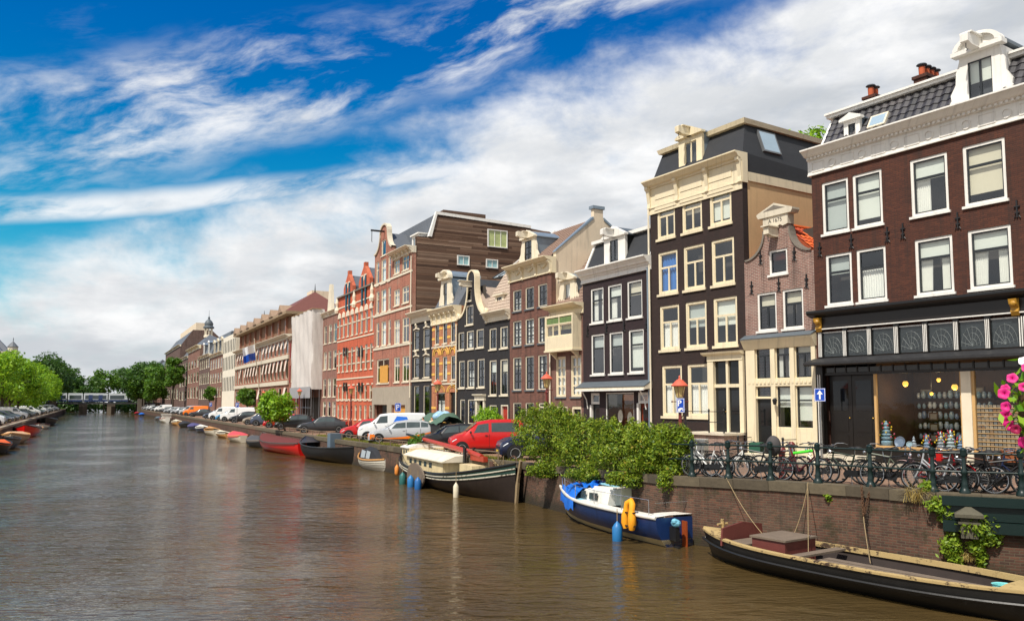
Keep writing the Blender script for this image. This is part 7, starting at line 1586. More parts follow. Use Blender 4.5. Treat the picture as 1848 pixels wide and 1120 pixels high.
for sg in (1, -1):
 for a, b in ((.28, .40), (.45, .58)): MB().add([(bx(a), sg * .87, .72), (bx(b), sg * .89, .72), (bx(b), sg * .8, 1.22), (bx(a), sg * .78, 1.16)], [(0, 1, 2, 3)]).build('hood_window', mat('clear_vinyl', S(150, 160, 166), .15, .2), hood)
# --- black steel barge and the boats farther along
def simple_boat(label, px_s, py_s, px_b, py_b, spec, hullm, gun, kind, covm=None, group=None, name='moored_boat', fix=None):
 pa, pb = Wt(px_s, py_s), Wt(px_b, py_b); spec = dict(spec); d_ = pb - pa
 if px_s < 515:
  fix = None; q_, _ = col_hit((px_s + px_b) / 2 + 8, QUAY); q_ = q_ - NN * (spec['B'] / 2 + .35); pa, pb = q_ - U * 3.6, q_ + U * 3.6; d_ = pb - pa
 if fix: c0 = (pa + pb) / 2; pa, pb = c0 - d_.normalized() * fix / 2, c0 + d_.normalized() * fix / 2
 spec['L'] = (pb - pa).length; t = boat(label, 'boat', spec, hullm, name, gun, .06, group); lay(t, pa, pb); L_ = spec['L']; X = lambda f: L_ * (f - .5)
 if kind == 'cover':
  rows = []; r2 = random.Random(int(px_s))
  for i in range(15):
   tt = .03 + .94 * i / 14; x_, y_, z_ = hull_pts(spec, tt, 1); k = math.sin(math.pi * (i / 14)) ** .5; rows.append([(x_, -y_ - .05, z_ - .12), (x_, -y_ - .04, z_ + .02), (x_, -y_ * .5, z_ + .32 * k + r2.uniform(-.03, .03)), (x_, 0, z_ + .42 * k + r2.uniform(-.03, .03)), (x_, y_ * .5, z_ + .32 * k + r2.uniform(-.03, .03)), (x_, y_ + .04, z_ + .02), (x_, y_ + .05, z_ - .12)])
  MB().loft(rows, False).build('boat_cover', covm, t, smooth=40)
 elif kind == 'open':
  inner(spec).build('boat_inside', covm or DKIN, t); deck(spec, .78, 1, .0).build('fore_deck', gun or WOODG, t)
  for f in (.25, .5, .7): MB().box(X(f) - .14, X(f) + .14, -spec['B'] * .42, spec['B'] * .42, spec['F'] - .2, spec['F'] - .14).build('thwart', WOODG, t)
 elif kind == 'cabin':
  deck(spec, .03, .98, -.03, 16).build('deck', WOODG, t); h_ = MB().box(X(.3), X(.7), -spec['B'] * .34, spec['B'] * .34, spec['F'], spec['F'] + .85).box(X(.28), X(.72), -spec['B'] * .37, spec['B'] * .37, spec['F'] + .852, spec['F'] + .92).build('cabin', covm or GEL, t)
  for sg in (1, -1):
   for f in (.34, .46, .58): MB().box(X(f), X(f) + L_ * .07, sg * spec['B'] * .345 - .01, sg * spec['B'] * .345 + .01, spec['F'] + .35, spec['F'] + .68).build('cabin_window', CARGL, h_)
 return t
big = dict(B=3.2, F=1.0, bow=.55, stern=.2, draft=.4, full=.5, bt=.3, pb=3.0, ps=3.0, rake=.2); med = dict(B=2.1, F=.6, bow=.35, stern=.15, draft=.3, full=.48, bt=.35, pb=2.4, ps=2.4, rake=.35); sml = dict(B=1.7, F=.45, bow=.25, stern=.1, draft=.2, full=.48, bt=.4, pb=2.4, ps=2.4, rake=.3)
t = simple_boat('black steel barge with a grey wheelhouse post, ahead of the clinker sloop', 650, 838, 552, 822, big, mat('black_barge_paint', S(22, 22, 24), .35, .3, 3), BLACKP, 'open', mat('barge_hold_grey', S(92, 96, 100), .7, .2)); X = t.location
MB().box(-1.1, -.5, -.5, .5, .4, 2.0).build('wheel_stand', mat('blue_grey_steel', S(96, 112, 126), .5, .15), t)
simple_boat('bright red open barge moored ahead of the black steel barge', 548, 822, 474, 808, dict(med, B=2.8, F=.85, bow=.6), paint('signal_red', S(200, 20, 16)), mat('rail_grey', S(70, 66, 62), .6), 'cover', mat('grey_red_cover', S(96, 40, 36), .8, .2))
simple_boat('small boat under a charcoal cover beside the red open barge', 512, 806, 462, 797, med, BLKST, WOODG, 'cover', mat('charcoal_cover', S(72, 72, 74), .8, .15))
simple_boat('boat under a faded pink-red striped cover', 470, 797, 424, 787, med, mat('cream_hull', S(200, 190, 170), .5), OAK, 'cover', mat('pink_red_cover', S(196, 70, 78), .8, .2, 5))
simple_boat('wooden open tender with pale rail next to the pink-covered boat', 432, 788, 400, 780, sml, OAK, OFFW, 'open'); simple_boat('cream open launch with oak thwarts ahead of the wooden tender', 412, 785, 383, 776, med, mat('cream_hull', S(200, 190, 170), .5), OAK, 'open')
simple_boat('white launch with dark navy hull band along the right quay', 392, 778, 366, 770, med, NAVY, GEL, 'open', GEL); simple_boat('boat under a violet-blue cover along the right quay', 373, 772, 352, 766, med, NAVY, None, 'cover', mat('violet_cover', S(70, 66, 110), .8))
simple_boat('black boat under a black cover along the right quay', 354, 768, 333, 761, med, BLKST, None, 'cover', mat('black_canvas', S(34, 35, 40), .8, .2, 3)); simple_boat('tan open boat left of the black covered boat', 338, 763, 318, 757, med, OAK, OFFW, 'open')
simple_boat('white cabin cruiser with red-brown hood far along the right quay', 322, 760, 294, 753, dict(med, B=2.6, F=.8), GEL, mat('red_brown_hood', S(140, 60, 48), .7), 'cabin', GEL); simple_boat('grey inflatable-sized tender beyond the white cabin cruiser', 296, 754, 282, 750, sml, GRY, None, 'cover', GRY)
simple_boat('bright blue covered boat near the far bridge', 262, 746, 250, 744, sml, NAVY, None, 'cover', TARP, fix=6); simple_boat('dark boat with red hood moored near the far bridge', 252, 744.5, 240, 742.5, sml, BLKST, None, 'cover', paint('signal_red', S(200, 20, 16)), fix=6)
# left bank boats
def left_boat(label, t0, L_, spec, hm, gm, kind, cm=None, off_=1.4):
 a, b = left_edge(t0) + NN * off_, left_edge(t0 + L_) + NN * off_; spec = dict(spec); spec['L'] = L_; t = boat(label, 'boat', spec, hm, 'moored_boat', gm, .06)
 lay(t, b, a)                                             # bows towards the viewer
 if kind == 'cover':
  rows = []
  for i in range(15): x_, y_, z_ = hull_pts(spec, .03 + .94 * i / 14, 1); k = math.sin(math.pi * i / 14) ** .5; rows.append([(x_, -y_ - .05, z_ - .12), (x_, -y_ * .5, z_ + .32 * k), (x_, y_ * .5, z_ + .32 * k), (x_, y_ + .05, z_ - .12)])
  MB().loft(rows, False).build('boat_cover', cm, t, smooth=40)
 else: inner(spec).build('boat_inside', cm or DKIN, t); deck(spec, .8, 1, 0).build('fore_deck', gm, t)
 return t
ORC = mat('orange_cover', S(226, 96, 30), .8, .2)
left_boat('black boat under an orange cover on the left bank', -24, 7, dict(med, B=2.3, F=.8), BLKST, BLACKP, 'cover', ORC); left_boat('dark grey open steel launch behind the orange-covered boat', -15.5, 7.5, dict(med, B=2.5, F=.8), mat('slate_grey_hull', S(78, 82, 88), .45, .2), IRON, 'open'); left_boat('beige covered launch on the left bank', -5, 8, dict(med, B=2.8, F=.85), mat('beige_hull', S(176, 156, 132), .5), OAK, 'cover', mat('tan_cover', S(200, 160, 120), .8))
left_boat('small white skiff behind the beige launch', 5, 5, sml, GEL, OAK, 'open'); left_boat('bright red steel boat on the left bank', 14, 11, dict(big, B=3.0), paint('signal_red', S(200, 20, 16)), mat('rail_grey', S(70, 66, 62), .6), 'cover', mat('dark_grey_cover', S(70, 66, 66), .8))
left_boat('cream launch beyond the red steel boat', 30, 8, med, GEL, OAK, 'cover', mat('cream_cover', S(220, 206, 184), .8)); left_boat('white and brown launch near the far bridge on the left bank', 46, 9, dict(med, B=2.6), GEL, MAROON, 'open'); left_boat('black covered boat nearest the far bridge on the left bank', 66, 14, big, BLKST, BLACKP, 'cover', mat('black_canvas', S(34, 35, 40), .8, .2, 3))

# ================================================================ GREENERY
def leaves(blobs, size, seed, shell=.55, droop=.0, flat=None):
 """leaf-sized faces spread through lumpy crown volumes; blobs = [(centre, radii, count)]"""
 g = np.random.default_rng(seed); V = [];
 for c, r_, n_ in blobs:
  d_ = g.normal(size=(n_, 3)); d_ /= np.linalg.norm(d_, axis=1)[:, None]
  lump = 1 + .16 * np.sin(d_[:, 0] * 7 + seed) * np.cos(d_[:, 1] * 6 + c[0]) + .12 * np.sin(d_[:, 2] * 9 + c[1])
  rad = (shell + (1 - shell) * g.random(n_) ** .6) * lump * (1 + .10 * (g.random(n_) > .93))
  p_ = np.array(c) + d_ * np.array(r_) * rad[:, None]
  nv = d_ * .7 + g.normal(size=(n_, 3)) * .55 + np.array([0, 0, .35]); nv /= np.linalg.norm(nv, axis=1)[:, None]
  a = np.cross(nv, g.normal(size=(n_, 3))); a /= np.linalg.norm(a, axis=1)[:, None]; b = np.cross(nv, a)
  s_ = size * (.6 + .8 * g.random(n_))[:, None]
  V.append(np.stack([p_ - a * s_, p_ + b * s_ * .45 - nv * s_ * .12, p_ + a * s_, p_ - b * s_ * .45 - nv * s_ * .12], axis=1).reshape(-1, 3))
 V = np.concatenate(V); k = len(V) // 4
 me = bpy.data.meshes.new('foliage'); me.vertices.add(len(V)); me.vertices.foreach_set('co', V.astype(np.float32).ravel())
 me.loops.add(len(V)); me.loops.foreach_set('vertex_index', np.arange(len(V), dtype=np.int32)); me.polygons.add(k)
 me.polygons.foreach_set('loop_start', np.arange(0, len(V), 4, dtype=np.int32)); me.update(calc_edges=True); me.validate(); return me
LEAFB = leaf_mat('bush_leaf', S(56, 90, 20), S(150, 170, 48), S(166, 142, 60)); LEAFL = leaf_mat('lime_leaf', S(84, 134, 24), S(150, 186, 40)); LEAFD = leaf_mat('elm_leaf', S(42, 78, 28), S(80, 114, 42)); LEAFM = leaf_mat('mid_leaf', S(56, 98, 28), S(104, 140, 42)); BARK = mat('bark', S(74, 64, 52), .95, .35, 4, .5, 12)
def shrub(label, c, r_, n_, seed, m=LEAFB, size=.052, name='shrub', blobs=16, cat='shrub', zb=None, group=None):
 g = random.Random(seed); t = thing(name, label, cat, c, 0, group); bl = [((0, 0, r_[2] * .9), (r_[0] * .8, r_[1] * .8, r_[2] * .8), n_ // 3)]
 for k in range(blobs):
  a = g.uniform(0, 6.28); q = g.uniform(.4, .85); bl.append(((r_[0] * q * math.cos(a), r_[1] * q * math.sin(a), r_[2] * g.uniform(.45, 1.45)), (r_[0] * g.uniform(.22, .42), r_[1] * g.uniform(.25, .45), r_[2] * g.uniform(.22, .5)), int(n_ * .66 / blobs)))
 for k in range(blobs * 2):
  a = g.uniform(0, 6.28); q = g.uniform(.2, .95); bl.append(((r_[0] * q * math.cos(a), r_[1] * q * math.sin(a), r_[2] * (1.75 - .5 * q * q) + g.uniform(-.1, .15)), (.09 + .12 * g.random(), .1, .16 + .2 * g.random()), 90 if n_ > 5000 else 20))
 me = leaves(bl, size, seed); me.materials.append(m); o = link('foliage', me, t)
 s_ = MB()
 for k in range(6):
  a = k * 1.05; s_.tube([(0, 0, 0), (r_[0] * .3 * math.cos(a), r_[1] * .3 * math.sin(a), r_[2] * .7), (r_[0] * .6 * math.cos(a), r_[1] * .6 * math.sin(a), r_[2] * 1.3)], [.035, .025, .01], 5)
 s_.build('stem', BARK, t); return t
def on_quay(px, inset, line=None):
 p_, e = col_hit(px, QUAY); q_ = p_ + Vector((-e.y, e.x, 0)).normalized() * (inset if Vector((-e.y, e.x, 0)).dot(NN) > 0 else -inset); return q_, e
for k, (px_, ins, rx, ry, rz, n_, lb) in enumerate(((972, .4, 1.5, 1.25, 1.45, 14000, 'tallest dense green bush at the navy off-roader end of the hedge'), (1040, .5, 1.5, 1.15, 1.08, 12500, 'dense green bush in front of the awning shop window'), (1105, .5, 1.35, 1.1, .98, 12000, 'green bush leaning over the quay above the sailing boat'),
                                   (1152, .45, 1.05, .95, .9, 10000, 'green bush in front of the awning shop orange doorway'), (1186, .6, .7, .75, .9, 6500, 'green bush end piece beside the red lamp post'))):
 q_, e = on_quay(px_, ins); shrub(lb, (q_.x, q_.y, street_z(q_) - .2), (rx, ry, rz), n_, 11 + k)
for k, (px_, lb) in enumerate(((1000, 'leafy fringe hanging over the quay edge below the tallest bush'), (1075, 'leafy fringe hanging over the quay edge behind the sailing boat bow'), (1150, 'leafy fringe hanging over the quay edge above the sailing boat cockpit'), (1205, 'small leafy tuft on the quay edge below the lamp post'))):
 q_, e = on_quay(px_, -.15); shrub(lb, (q_.x, q_.y, street_z(q_) - (.5 if k < 3 else .3)), (1.0 if k < 3 else .22, .4 if k < 3 else .2, .34 if k < 3 else .1), 4200 if k < 3 else 500, 31 + k, LEAFB, .05, 'hanging_shrub')
def tree(name, label, loc, H_, cr, seed, m, n_=7000, group=None, size=.32, tall=1.0, trunk=.2, lean=(0, 0)):
 g = random.Random(seed); t = thing(name, label, 'tree', loc, 0, group); zc_ = H_ - cr * tall; th = max(1.2, zc_ - cr * tall * .7)
 tb = MB().tube([(0, 0, -.2), (lean[0] * .3, lean[1] * .3, th * .5), (lean[0] * .6, lean[1] * .6, th), (lean[0], lean[1], zc_ + cr * .3)], [trunk * 1.25, trunk, trunk * .8, trunk * .3], 8)
 for k in range(7):
  a = k * .9 + g.random(); tb.tube([(lean[0] * .6, lean[1] * .6, th * (.8 + .05 * k)), (lean[0] + cr * .4 * math.cos(a), lean[1] + cr * .4 * math.sin(a), zc_ - cr * .1 + .1 * k), (lean[0] + cr * .8 * math.cos(a), lean[1] + cr * .8 * math.sin(a), zc_ + cr * .3 * g.uniform(-.5, 1))], [trunk * .45, trunk * .3, .03], 5)
 tb.build('trunk', BARK, t, smooth=50)
 bl = [((lean[0], lean[1], zc_), (cr * .62, cr * .62, cr * tall * .75), n_ // 5)]
 for k in range(16):
  a = g.uniform(0, 6.28); u = g.uniform(-.8, .95); q = math.sqrt(1 - u * u) * .72; bl.append(((lean[0] + cr * q * math.cos(a), lean[1] + cr * q * math.sin(a), zc_ + cr * tall * u * .78), (cr * .36, cr * .36, cr * .3), int(n_ * .8 / 16)))
 me = leaves(bl, size, seed); me.materials.append(m); link('crown', me, t); return t
def lpos(t, n): p_ = left_edge(t) + NN * n; return (p_.x, p_.y, QZ)
def rpos(px, ins): q_, e = on_quay(px, ins); return (q_.x, q_.y, street_z(q_))
for i, (t_, n_, H_, cr) in enumerate(((50, -4, 11, 4.8), (66, -4.2, 11, 5), (82, -4, 11.5, 5.2), (99, -4.2, 11.2, 5.2), (117, -4, 11.8, 5.4), (136, -3.8, 12, 5.4), (155, -3.8, 12, 5.4))):
 tree('lime_tree', 'bright lime-green street tree on the left bank', lpos(t_, n_), H_, cr, 50 + i, LEAFL, 5500, 'bright lime trees on the left bank', .26)
for i, (t_, n_, H_, cr) in enumerate(((176, -4.5, 17, 7), (196, -4.5, 18.5, 7.5), (216, -4.5, 18, 7.5), (238, -3, 17, 7))):
 tree('elm_tree', 'dark green elm on the left bank towards the far bridge', lpos(t_, n_), H_, cr, 70 + i, LEAFD, 4200, 'dark elms on the left bank', .42)
for i, (px_, ins, H_, cr, tall) in enumerate(((266, 2.5, 14.5, 5.5, 1.1), (255, 2.5, 17, 6.5, 1.05), (247, 2.5, 16, 6.5, 1.0), (240, 2.0, 17.5, 7, 1.0), (234, 1.5, 17.5, 7, 1.0), (230, 0.5, 17, 7, 1.0))):
 tree('elm_tree', 'round dark green elm on the right quay near the far bridge', rpos(px_, ins), H_, cr, 90 + i, LEAFD if i % 2 else LEAFM, 4200, 'dark elms on the right quay near the bridge', .42, tall)
tree('poplar_tree', 'tall narrow dark poplar in front of the brown gabled block', rpos(283, 4.0), 15.5, 2.9, 99, LEAFM, 5200, None, .34, 1.7)
tree('young_tree', 'slender young tree beside the brown terrace houses', rpos(322, 6.0), 6.4, 1.2, 101, LEAFM, 2200, None, .26, 1.6, .1); tree('street_maple', 'small rounded tree in front of the dormered house', rpos(372, 6.2), 5.2, 1.6, 102, LEAFM, 2600, None, .26, 1.1, .12)
# belt of trees beyond the far bridge
for i in range(15):
 k = -42 + i * 7.2; p_ = U * (352 + (i * 37 % 5) * 9) + NN * (k + 4)
 tree('elm_tree', 'dark green elm in the belt beyond the far bridge', (p_.x, p_.y, .4), 15 + (i * 7 % 5) * 1.3, 6.5, 120 + i, LEAFD if i % 3 else LEAFM, 3000, 'trees beyond the far bridge', .55)
for i in range(14):
 p_ = U * (410 + (i % 3) * 12) + NN * (-190 + i * 30); tree('elm_tree', 'hazy distant elm on the far skyline', (p_.x, p_.y, .4), 15, 9.5, 150 + i, LEAFD, 2400, 'distant skyline trees', .8)
g_ = np.random.default_rng(8); bl_ = []
for i in range(40):
 p_ = U * (372 + g_.uniform(0, 12)) + NN * (-110 + i * 5.6); bl_.append(((p_.x, p_.y, 2.2), (4, 4, 2.8), 260))
me = leaves(bl_, .7, 8, .3); me.materials.append(LEAFD); tag(link('gap_blocking_thicket', me), 'added dark thicket blocking the bright gap under the far bridge', 'thicket', kind='stuff')  # leaf mass added to darken the bridge opening and its bright water reflection
# leaning young tree between the parked cars
q_ = rpos(508, .5); tree('leaning_tree', 'bright young tree leaning out between the black compact and the grey saloon', q_, 3.9, 1.75, 171, LEAFL, 3600, None, .16, 1.0, .07, (-.9, -.3))
q_ = facade_at(913); q_ = q_ - NN * 1.3; pt = thing('potted_laurel', 'bright green clipped shrub in a dark tub by the red door', 'potted plant', (q_.x, q_.y, street_z(q_) + .12))
MB().lathe([(.35, 0), (.45, .55), (.47, .6), (.4, .58)], 14).build('tub', BLACKP, pt); me = leaves([((0, 0, 1.5), (.95, .95, .75), 2600)], .08, 181, .4); me.materials.append(LEAFL); link('foliage', me, pt); MB().tube([(0, 0, .5), (0, 0, 1.3)], .05, 6).build('stem', BARK, pt)
q_, e = on_quay(742, .4); shrub('small weedy shrub growing on the quay edge below the orange-striped estate', (q_.x, q_.y, street_z(q_)), (.7, .5, .4), 1100, 185, LEAFM, .08, blobs=4)
GRASS = leaf_mat('quay_grass', S(96, 120, 40), S(160, 150, 70)); FERN = leaf_mat('fern_leaf', S(84, 120, 28), S(150, 170, 50)); DRY = leaf_mat('dry_grass', S(150, 130, 70), S(196, 176, 110))
def weed(label, px, py, inset, m, h_, w_, n_, seed, hang=.3, kind='grass'):
 """tuft rooted in the wall or its coping"""
 q_, e = on_quay(px, inset); r_ = ray(px, py); zz = CAMZ + r_.z * (q_.y / r_.y); g = np.random.default_rng(seed)
 t = thing('wall_weed', label, 'weed', (q_.x, q_.y, zz)); V = []; Fc = []
 if kind == 'grass':
  for i in range(n_):
   a = g.uniform(0, 6.28); L_ = h_ * g.uniform(.5, 1.1); dx, dy = math.cos(a), math.sin(a); bend = g.uniform(.2, 1.0); b0 = g.normal(size=3) * np.array([w_ * .4, w_ * .25, .03]); wd = .008
   pts_ = [b0 + np.array([dx * L_ * bend * s * s, dy * L_ * bend * s * s, L_ * (s - bend * .9 * s * s * s)]) for s in (0, .5, 1)]; sd_ = np.array([-dy, dx, 0]) * wd; k = len(V)
   V += [pts_[0] - sd_, pts_[0] + sd_, pts_[1] + sd_ * .8, pts_[1] - sd_ * .8, pts_[2]]; Fc += [(k, k + 1, k + 2, k + 3), (k + 3, k + 2, k + 4)]
  mb_ = MB(); mb_.add(V, Fc); mb_.build('blades', m, t)
 else:
  me = leaves([((0, 0, 0), (w_, w_ * .5, h_ * .5), n_ // 2), ((w_ * .3, 0, -h_ * .5), (w_ * .6, w_ * .4, h_ * .5), n_ // 2)], .06, seed, .2); me.materials.append(m); link('leaves', me, t)
  MB().tube([(0, .15, 0), (0, 0, 0), (w_ * .3, -.02, -h_ * .5)], .012, 5).build('stalk', BARK, t)
 return t
weed('dry straw-coloured grass tuft on the quay edge', 1652, 905, 0, DRY, .75, .35, 170, 201); weed('fresh green weed standing on the quay edge beside the dry grass', 1662, 880, .1, FERN, .42, .2, 420, 202, kind='leaf'); weed('yellow-green fern patch hanging below the railing', 1692, 912, -.05, FERN, .45, .4, 900, 203, kind='leaf'); weed('green and yellow plant growing beside the stone pillar', 1762, 950, -.1, FERN, .5, .55, 1100, 204, kind='leaf')
weed('fern hanging low on the wall left of the stone pillar', 1706, 985, -.1, FERN, .7, .32, 800, 205, kind='leaf'); weed('small fern low on the wall right of the stone pillar', 1752, 985, -.1, FERN, .55, .25, 500, 206, kind='leaf'); weed('thin grass tuft at the foot of the stone pillar', 1735, 1010, -.08, DRY, .4, .18, 60, 207); weed('tiny moss tuft in the wall joints', 1490, 895, -.04, FERN, .12, .12, 120, 208, kind='leaf')
# verge of grass along the parking bays
gv = np.random.default_rng(5); V = []; Fc = []
for i in range(7000):
 t_ = gv.uniform(1, 34); q_ = QP[4] + (QP[5] - QP[4]).normalized() * t_ + NN * gv.uniform(.42, 1.0); L_ = gv.uniform(.05, .2); a = gv.uniform(0, 6.28); z_ = street_z(q_); k = len(V); dx, dy = math.cos(a) * .02, math.sin(a) * .02
 V += [(q_.x - dx, q_.y - dy, z_), (q_.x + dx, q_.y + dy, z_), (q_.x + gv.normal() * .06, q_.y + gv.normal() * .06, z_ + L_)]; Fc.append((k, k + 1, k + 2))
mb = MB(); mb.add(V, Fc); tag(mb.build('verge_grass', GRASS), 'thin yellow-green grass growing between quay edge and parked cars', 'grass', kind='stuff')

# ================================================================ FAR BRIDGE AND TRAM
BU = 330.0
bc = U * BU; bz = 4.1
bc = bc - NN * 1.5; br = thing('far_bridge', 'three-span brick and steel bridge across the far end of the canal', 'bridge', (bc.x, bc.y, 0), math.atan2(NN.y, NN.x))
n0, n1 = -9.5, 17.5
MB().box(n0 - 14, n1 + 14, -6, 6, bz - .55, bz).build('deck', mat('bridge_deck_steel', S(66, 66, 68), .7, .2), br)
for s_ in (.33, .66): x_ = n0 + (n1 - n0) * s_; MB().box(x_ - 1.3, x_ + 1.3, -6.6, 6.6, -1, bz - .552).prism([(x_ - 1.3, -6.6), (x_, -8), (x_ + 1.3, -6.6)], -1, bz - 1.4, 'z').build('pier', mat('pier_stone', S(92, 82, 70), .85, .3), br)
for x0_, x1_ in ((n0 - 14, n0 + .6), (n1 - .6, n1 + 14)): MB().box(x0_, x1_, -5.9, 5.9, -1, bz - .551).build('abutment', B17, br)
for yy in (-5.9, 5.9):
 m_ = MB().box(n0 - 14, n1 + 14, yy - .05, yy + .05, bz + .95, bz + 1.03).box(n0 - 14, n1 + 14, yy - .04, yy + .04, bz + .45, bz + .5); m_.build('hand_rail', IRON, br)
 for i in range(18): MB().box(n0 - 14 + i * 3.2, n0 - 13.85 + i * 3.2, yy - .06, yy + .06, bz, bz + 1.05).build('rail_post', IRON, br)
for x_ in (n0 - .5, n1 + .5): MB().box(x_ - 1.1, x_ + 1.1, -7, -5.7, 0, bz + 1.4).build('bridge_pillar', GREYST, br)
tp_ = bc - U * 2.5 - NN * 4; TRW = paint('tram_white', S(226, 232, 236)); TRB = paint('tram_blue', S(40, 62, 110))
tm = thing('tram', 'white and blue five-section tram crossing the far bridge', 'tram', (tp_.x, tp_.y, bz), math.atan2(NN.y, NN.x)); x_ = n0 - 6.0
for k, L_ in enumerate((6.4, 7.0, 4.6, 7.6, 6.4)):
 sec = MB().prism([(x_, .3), (x_ + L_, .3), (x_ + L_ - (.7 if k == 4 else 0), 3.1), (x_ + L_ - (1.0 if k == 4 else .1), 3.35), (x_ + (1.0 if k == 0 else .1), 3.35), (x_ + (.7 if k == 0 else 0), 3.1)], -1.2, 1.2).build('tram_section', TRW, tm)
 MB().box(x_ + .1, x_ + L_ - .1, -1.22, 1.22, .32, .95).build('blue_skirt', TRB, sec); MB().box(x_ + (1.3 if k in (0,) else .4), x_ + L_ - (1.3 if k == 4 else .4), -1.225, 1.225, 1.25, 2.6).build('window_band', CARGL, sec)
 if k in (1, 3):
  for d__ in (.28, .7): MB().box(x_ + L_ * d__ - .65, x_ + L_ * d__ + .65, -1.235, 1.235, .4, 2.75).build('tram_door', TRB, sec)
 MB().box(x_ + L_, x_ + L_ + .35, -1.05, 1.05, .35, 3.1).build('bellows', BLACKP, sec); x_ += L_ + .35
for k in range(6): MB().box(n0 - 4 + k * 6.2, n0 - 2.5 + k * 6.2, -.9, .9, .02, .5).build('bogie', IRON, tm)
MB().tube([(0, 0, 3.35), (.8, 0, 3.9), (0, 0, 4.5)], .04, 5).build('pantograph', IRON, tm)

# ================================================================ NEAR QUAY: railing, lamp, signs, bicycles
GREENI = mat('dark_green_iron', S(16, 36, 34), .35, .15, 6)
gr_ = thing('quay_guard_rail', 'low rusty guard rail along the quay edge before the parked cars', 'guard rail'); a_, b_ = QP[4] + (QP[5] - QP[4]) * .08 + NN * .2, QP[5] + NN * .2 + U * 20; n_ = 22; RUB = mat('rusty_rail', S(116, 98, 78), .7, .35, 6)
for k in range(n_ + 1): p_ = a_ + (b_ - a_) * (k / n_); MB().box(-.03, .03, -.03, .03, 0, .4).build('guard_post', RUB, gr_, None, (p_.x, p_.y, street_z(p_)))
for k in range(n_): p_, q_ = a_ + (b_ - a_) * (k / n_), a_ + (b_ - a_) * ((k + 1) / n_); MB().tube([(p_.x, p_.y, street_z(p_) + .4), (q_.x, q_.y, street_z(q_) + .4)], .035, 6).build('guard_bar', RUB, gr_)
rl = thing('quay_railing', 'dark green cast-iron quay railing with turned posts and two rails', 'railing'); tops = []
plist = [1241, 1306, 1382, 1467, 1560, 1672, 1735, 1838]
pmesh = MB().lathe([(.13, 0), (.13, .05), (.10, .10), (.075, .16), (.085, .2), (.07, .24), (.055, .45), (.075, .48), (.075, .54), (.05, .58), (.045, .88), (.075, .9), (.085, .94), (.075, 1.02), (.085, 1.05), (.06, 1.08), (.02, 1.11)], 12).mesh('railing_post', GREENI, 40)
for px_ in plist + [1930]:
 if px_ == 1930: q_ = QP[0] + Vector((.2, .3, 0)) + (QP[0] - QP[1]).normalized() * 1.2
 else: q_, e = on_quay(px_, .2)
 z_ = street_z(q_) + .03; link('railing_post', pmesh, rl, None, (q_.x, q_.y, z_)); tops.append(Vector((q_.x, q_.y, z_)))
q_, e = on_quay(1196, .2); tops = [Vector((q_.x, q_.y, street_z(q_) + .03))] + tops
for zz in (.52, .97):
 for a, b in zip(tops[:-1], tops[1:]): MB().tube([a + Vector((0, 0, zz)), b + Vector((0, 0, zz))], .026, 8).build('rail', GREENI, rl, smooth=50)
OLDST = mat('mossy_stone', S(84, 80, 66), .9, .4, 6, .4, 25)
# bridge girder and stone pillar at the right edge
q0, e = on_quay(1692, 0); q1 = QP[0] + (QP[0] - QP[1]).normalized() * 2
ang = math.atan2((q1 - q0).y, (q1 - q0).x); Lg = (q1 - q0).length; zt_ = street_z(q0)
gd = thing('bridge_girder', 'dark green steel bridge girder resting on the quay wall', 'girder', (q0.x, q0.y, zt_ - .85), ang)
sgn = -1 if Vector((-math.sin(ang), math.cos(ang), 0)).dot(NN) > 0 else 1
for z0_, z1_, pr in ((.62, .84, .22), (.28, .6, .12), (0, .26, .2)): MB().box(0, Lg, min(0, sgn * pr) - .01 if sgn < 0 else 0, 0.01 if sgn < 0 else sgn * pr, z0_, z1_).build('girder_flange', GREENI, gd)
q0, e = on_quay(1738, -.16); r_ = ray(1738, 912); zt2 = CAMZ + r_.z * (q0.y / r_.y); ps = thing('stone_pillar', 'grey stone wall pillar with pyramid cap below the girder', 'pillar', (q0.x, q0.y, 0), ang)
MB().box(-.18, .18, -.17, .17, zt2 - .75, zt2 - .26).box(-.23, .23, -.21, .21, zt2 - .42, zt2 - .36).build('shaft', OLDST, ps); MB().add([(-.3, -.28, zt2 - .258), (.3, -.28, zt2 - .258), (.3, .28, zt2 - .258), (-.3, .28, zt2 - .258), (-.3, -.28, zt2 - .18), (.3, -.28, zt2 - .18), (.3, .28, zt2 - .18), (-.3, .28, zt2 - .18), (0, 0, zt2 + .02)], [(0, 3, 2, 1), (0, 1, 5, 4), (1, 2, 6, 5), (2, 3, 7, 6), (3, 0, 4, 7), (4, 5, 8), (5, 6, 8), (6, 7, 8), (7, 4, 8)]).build('pyramid_cap', OLDST, ps)
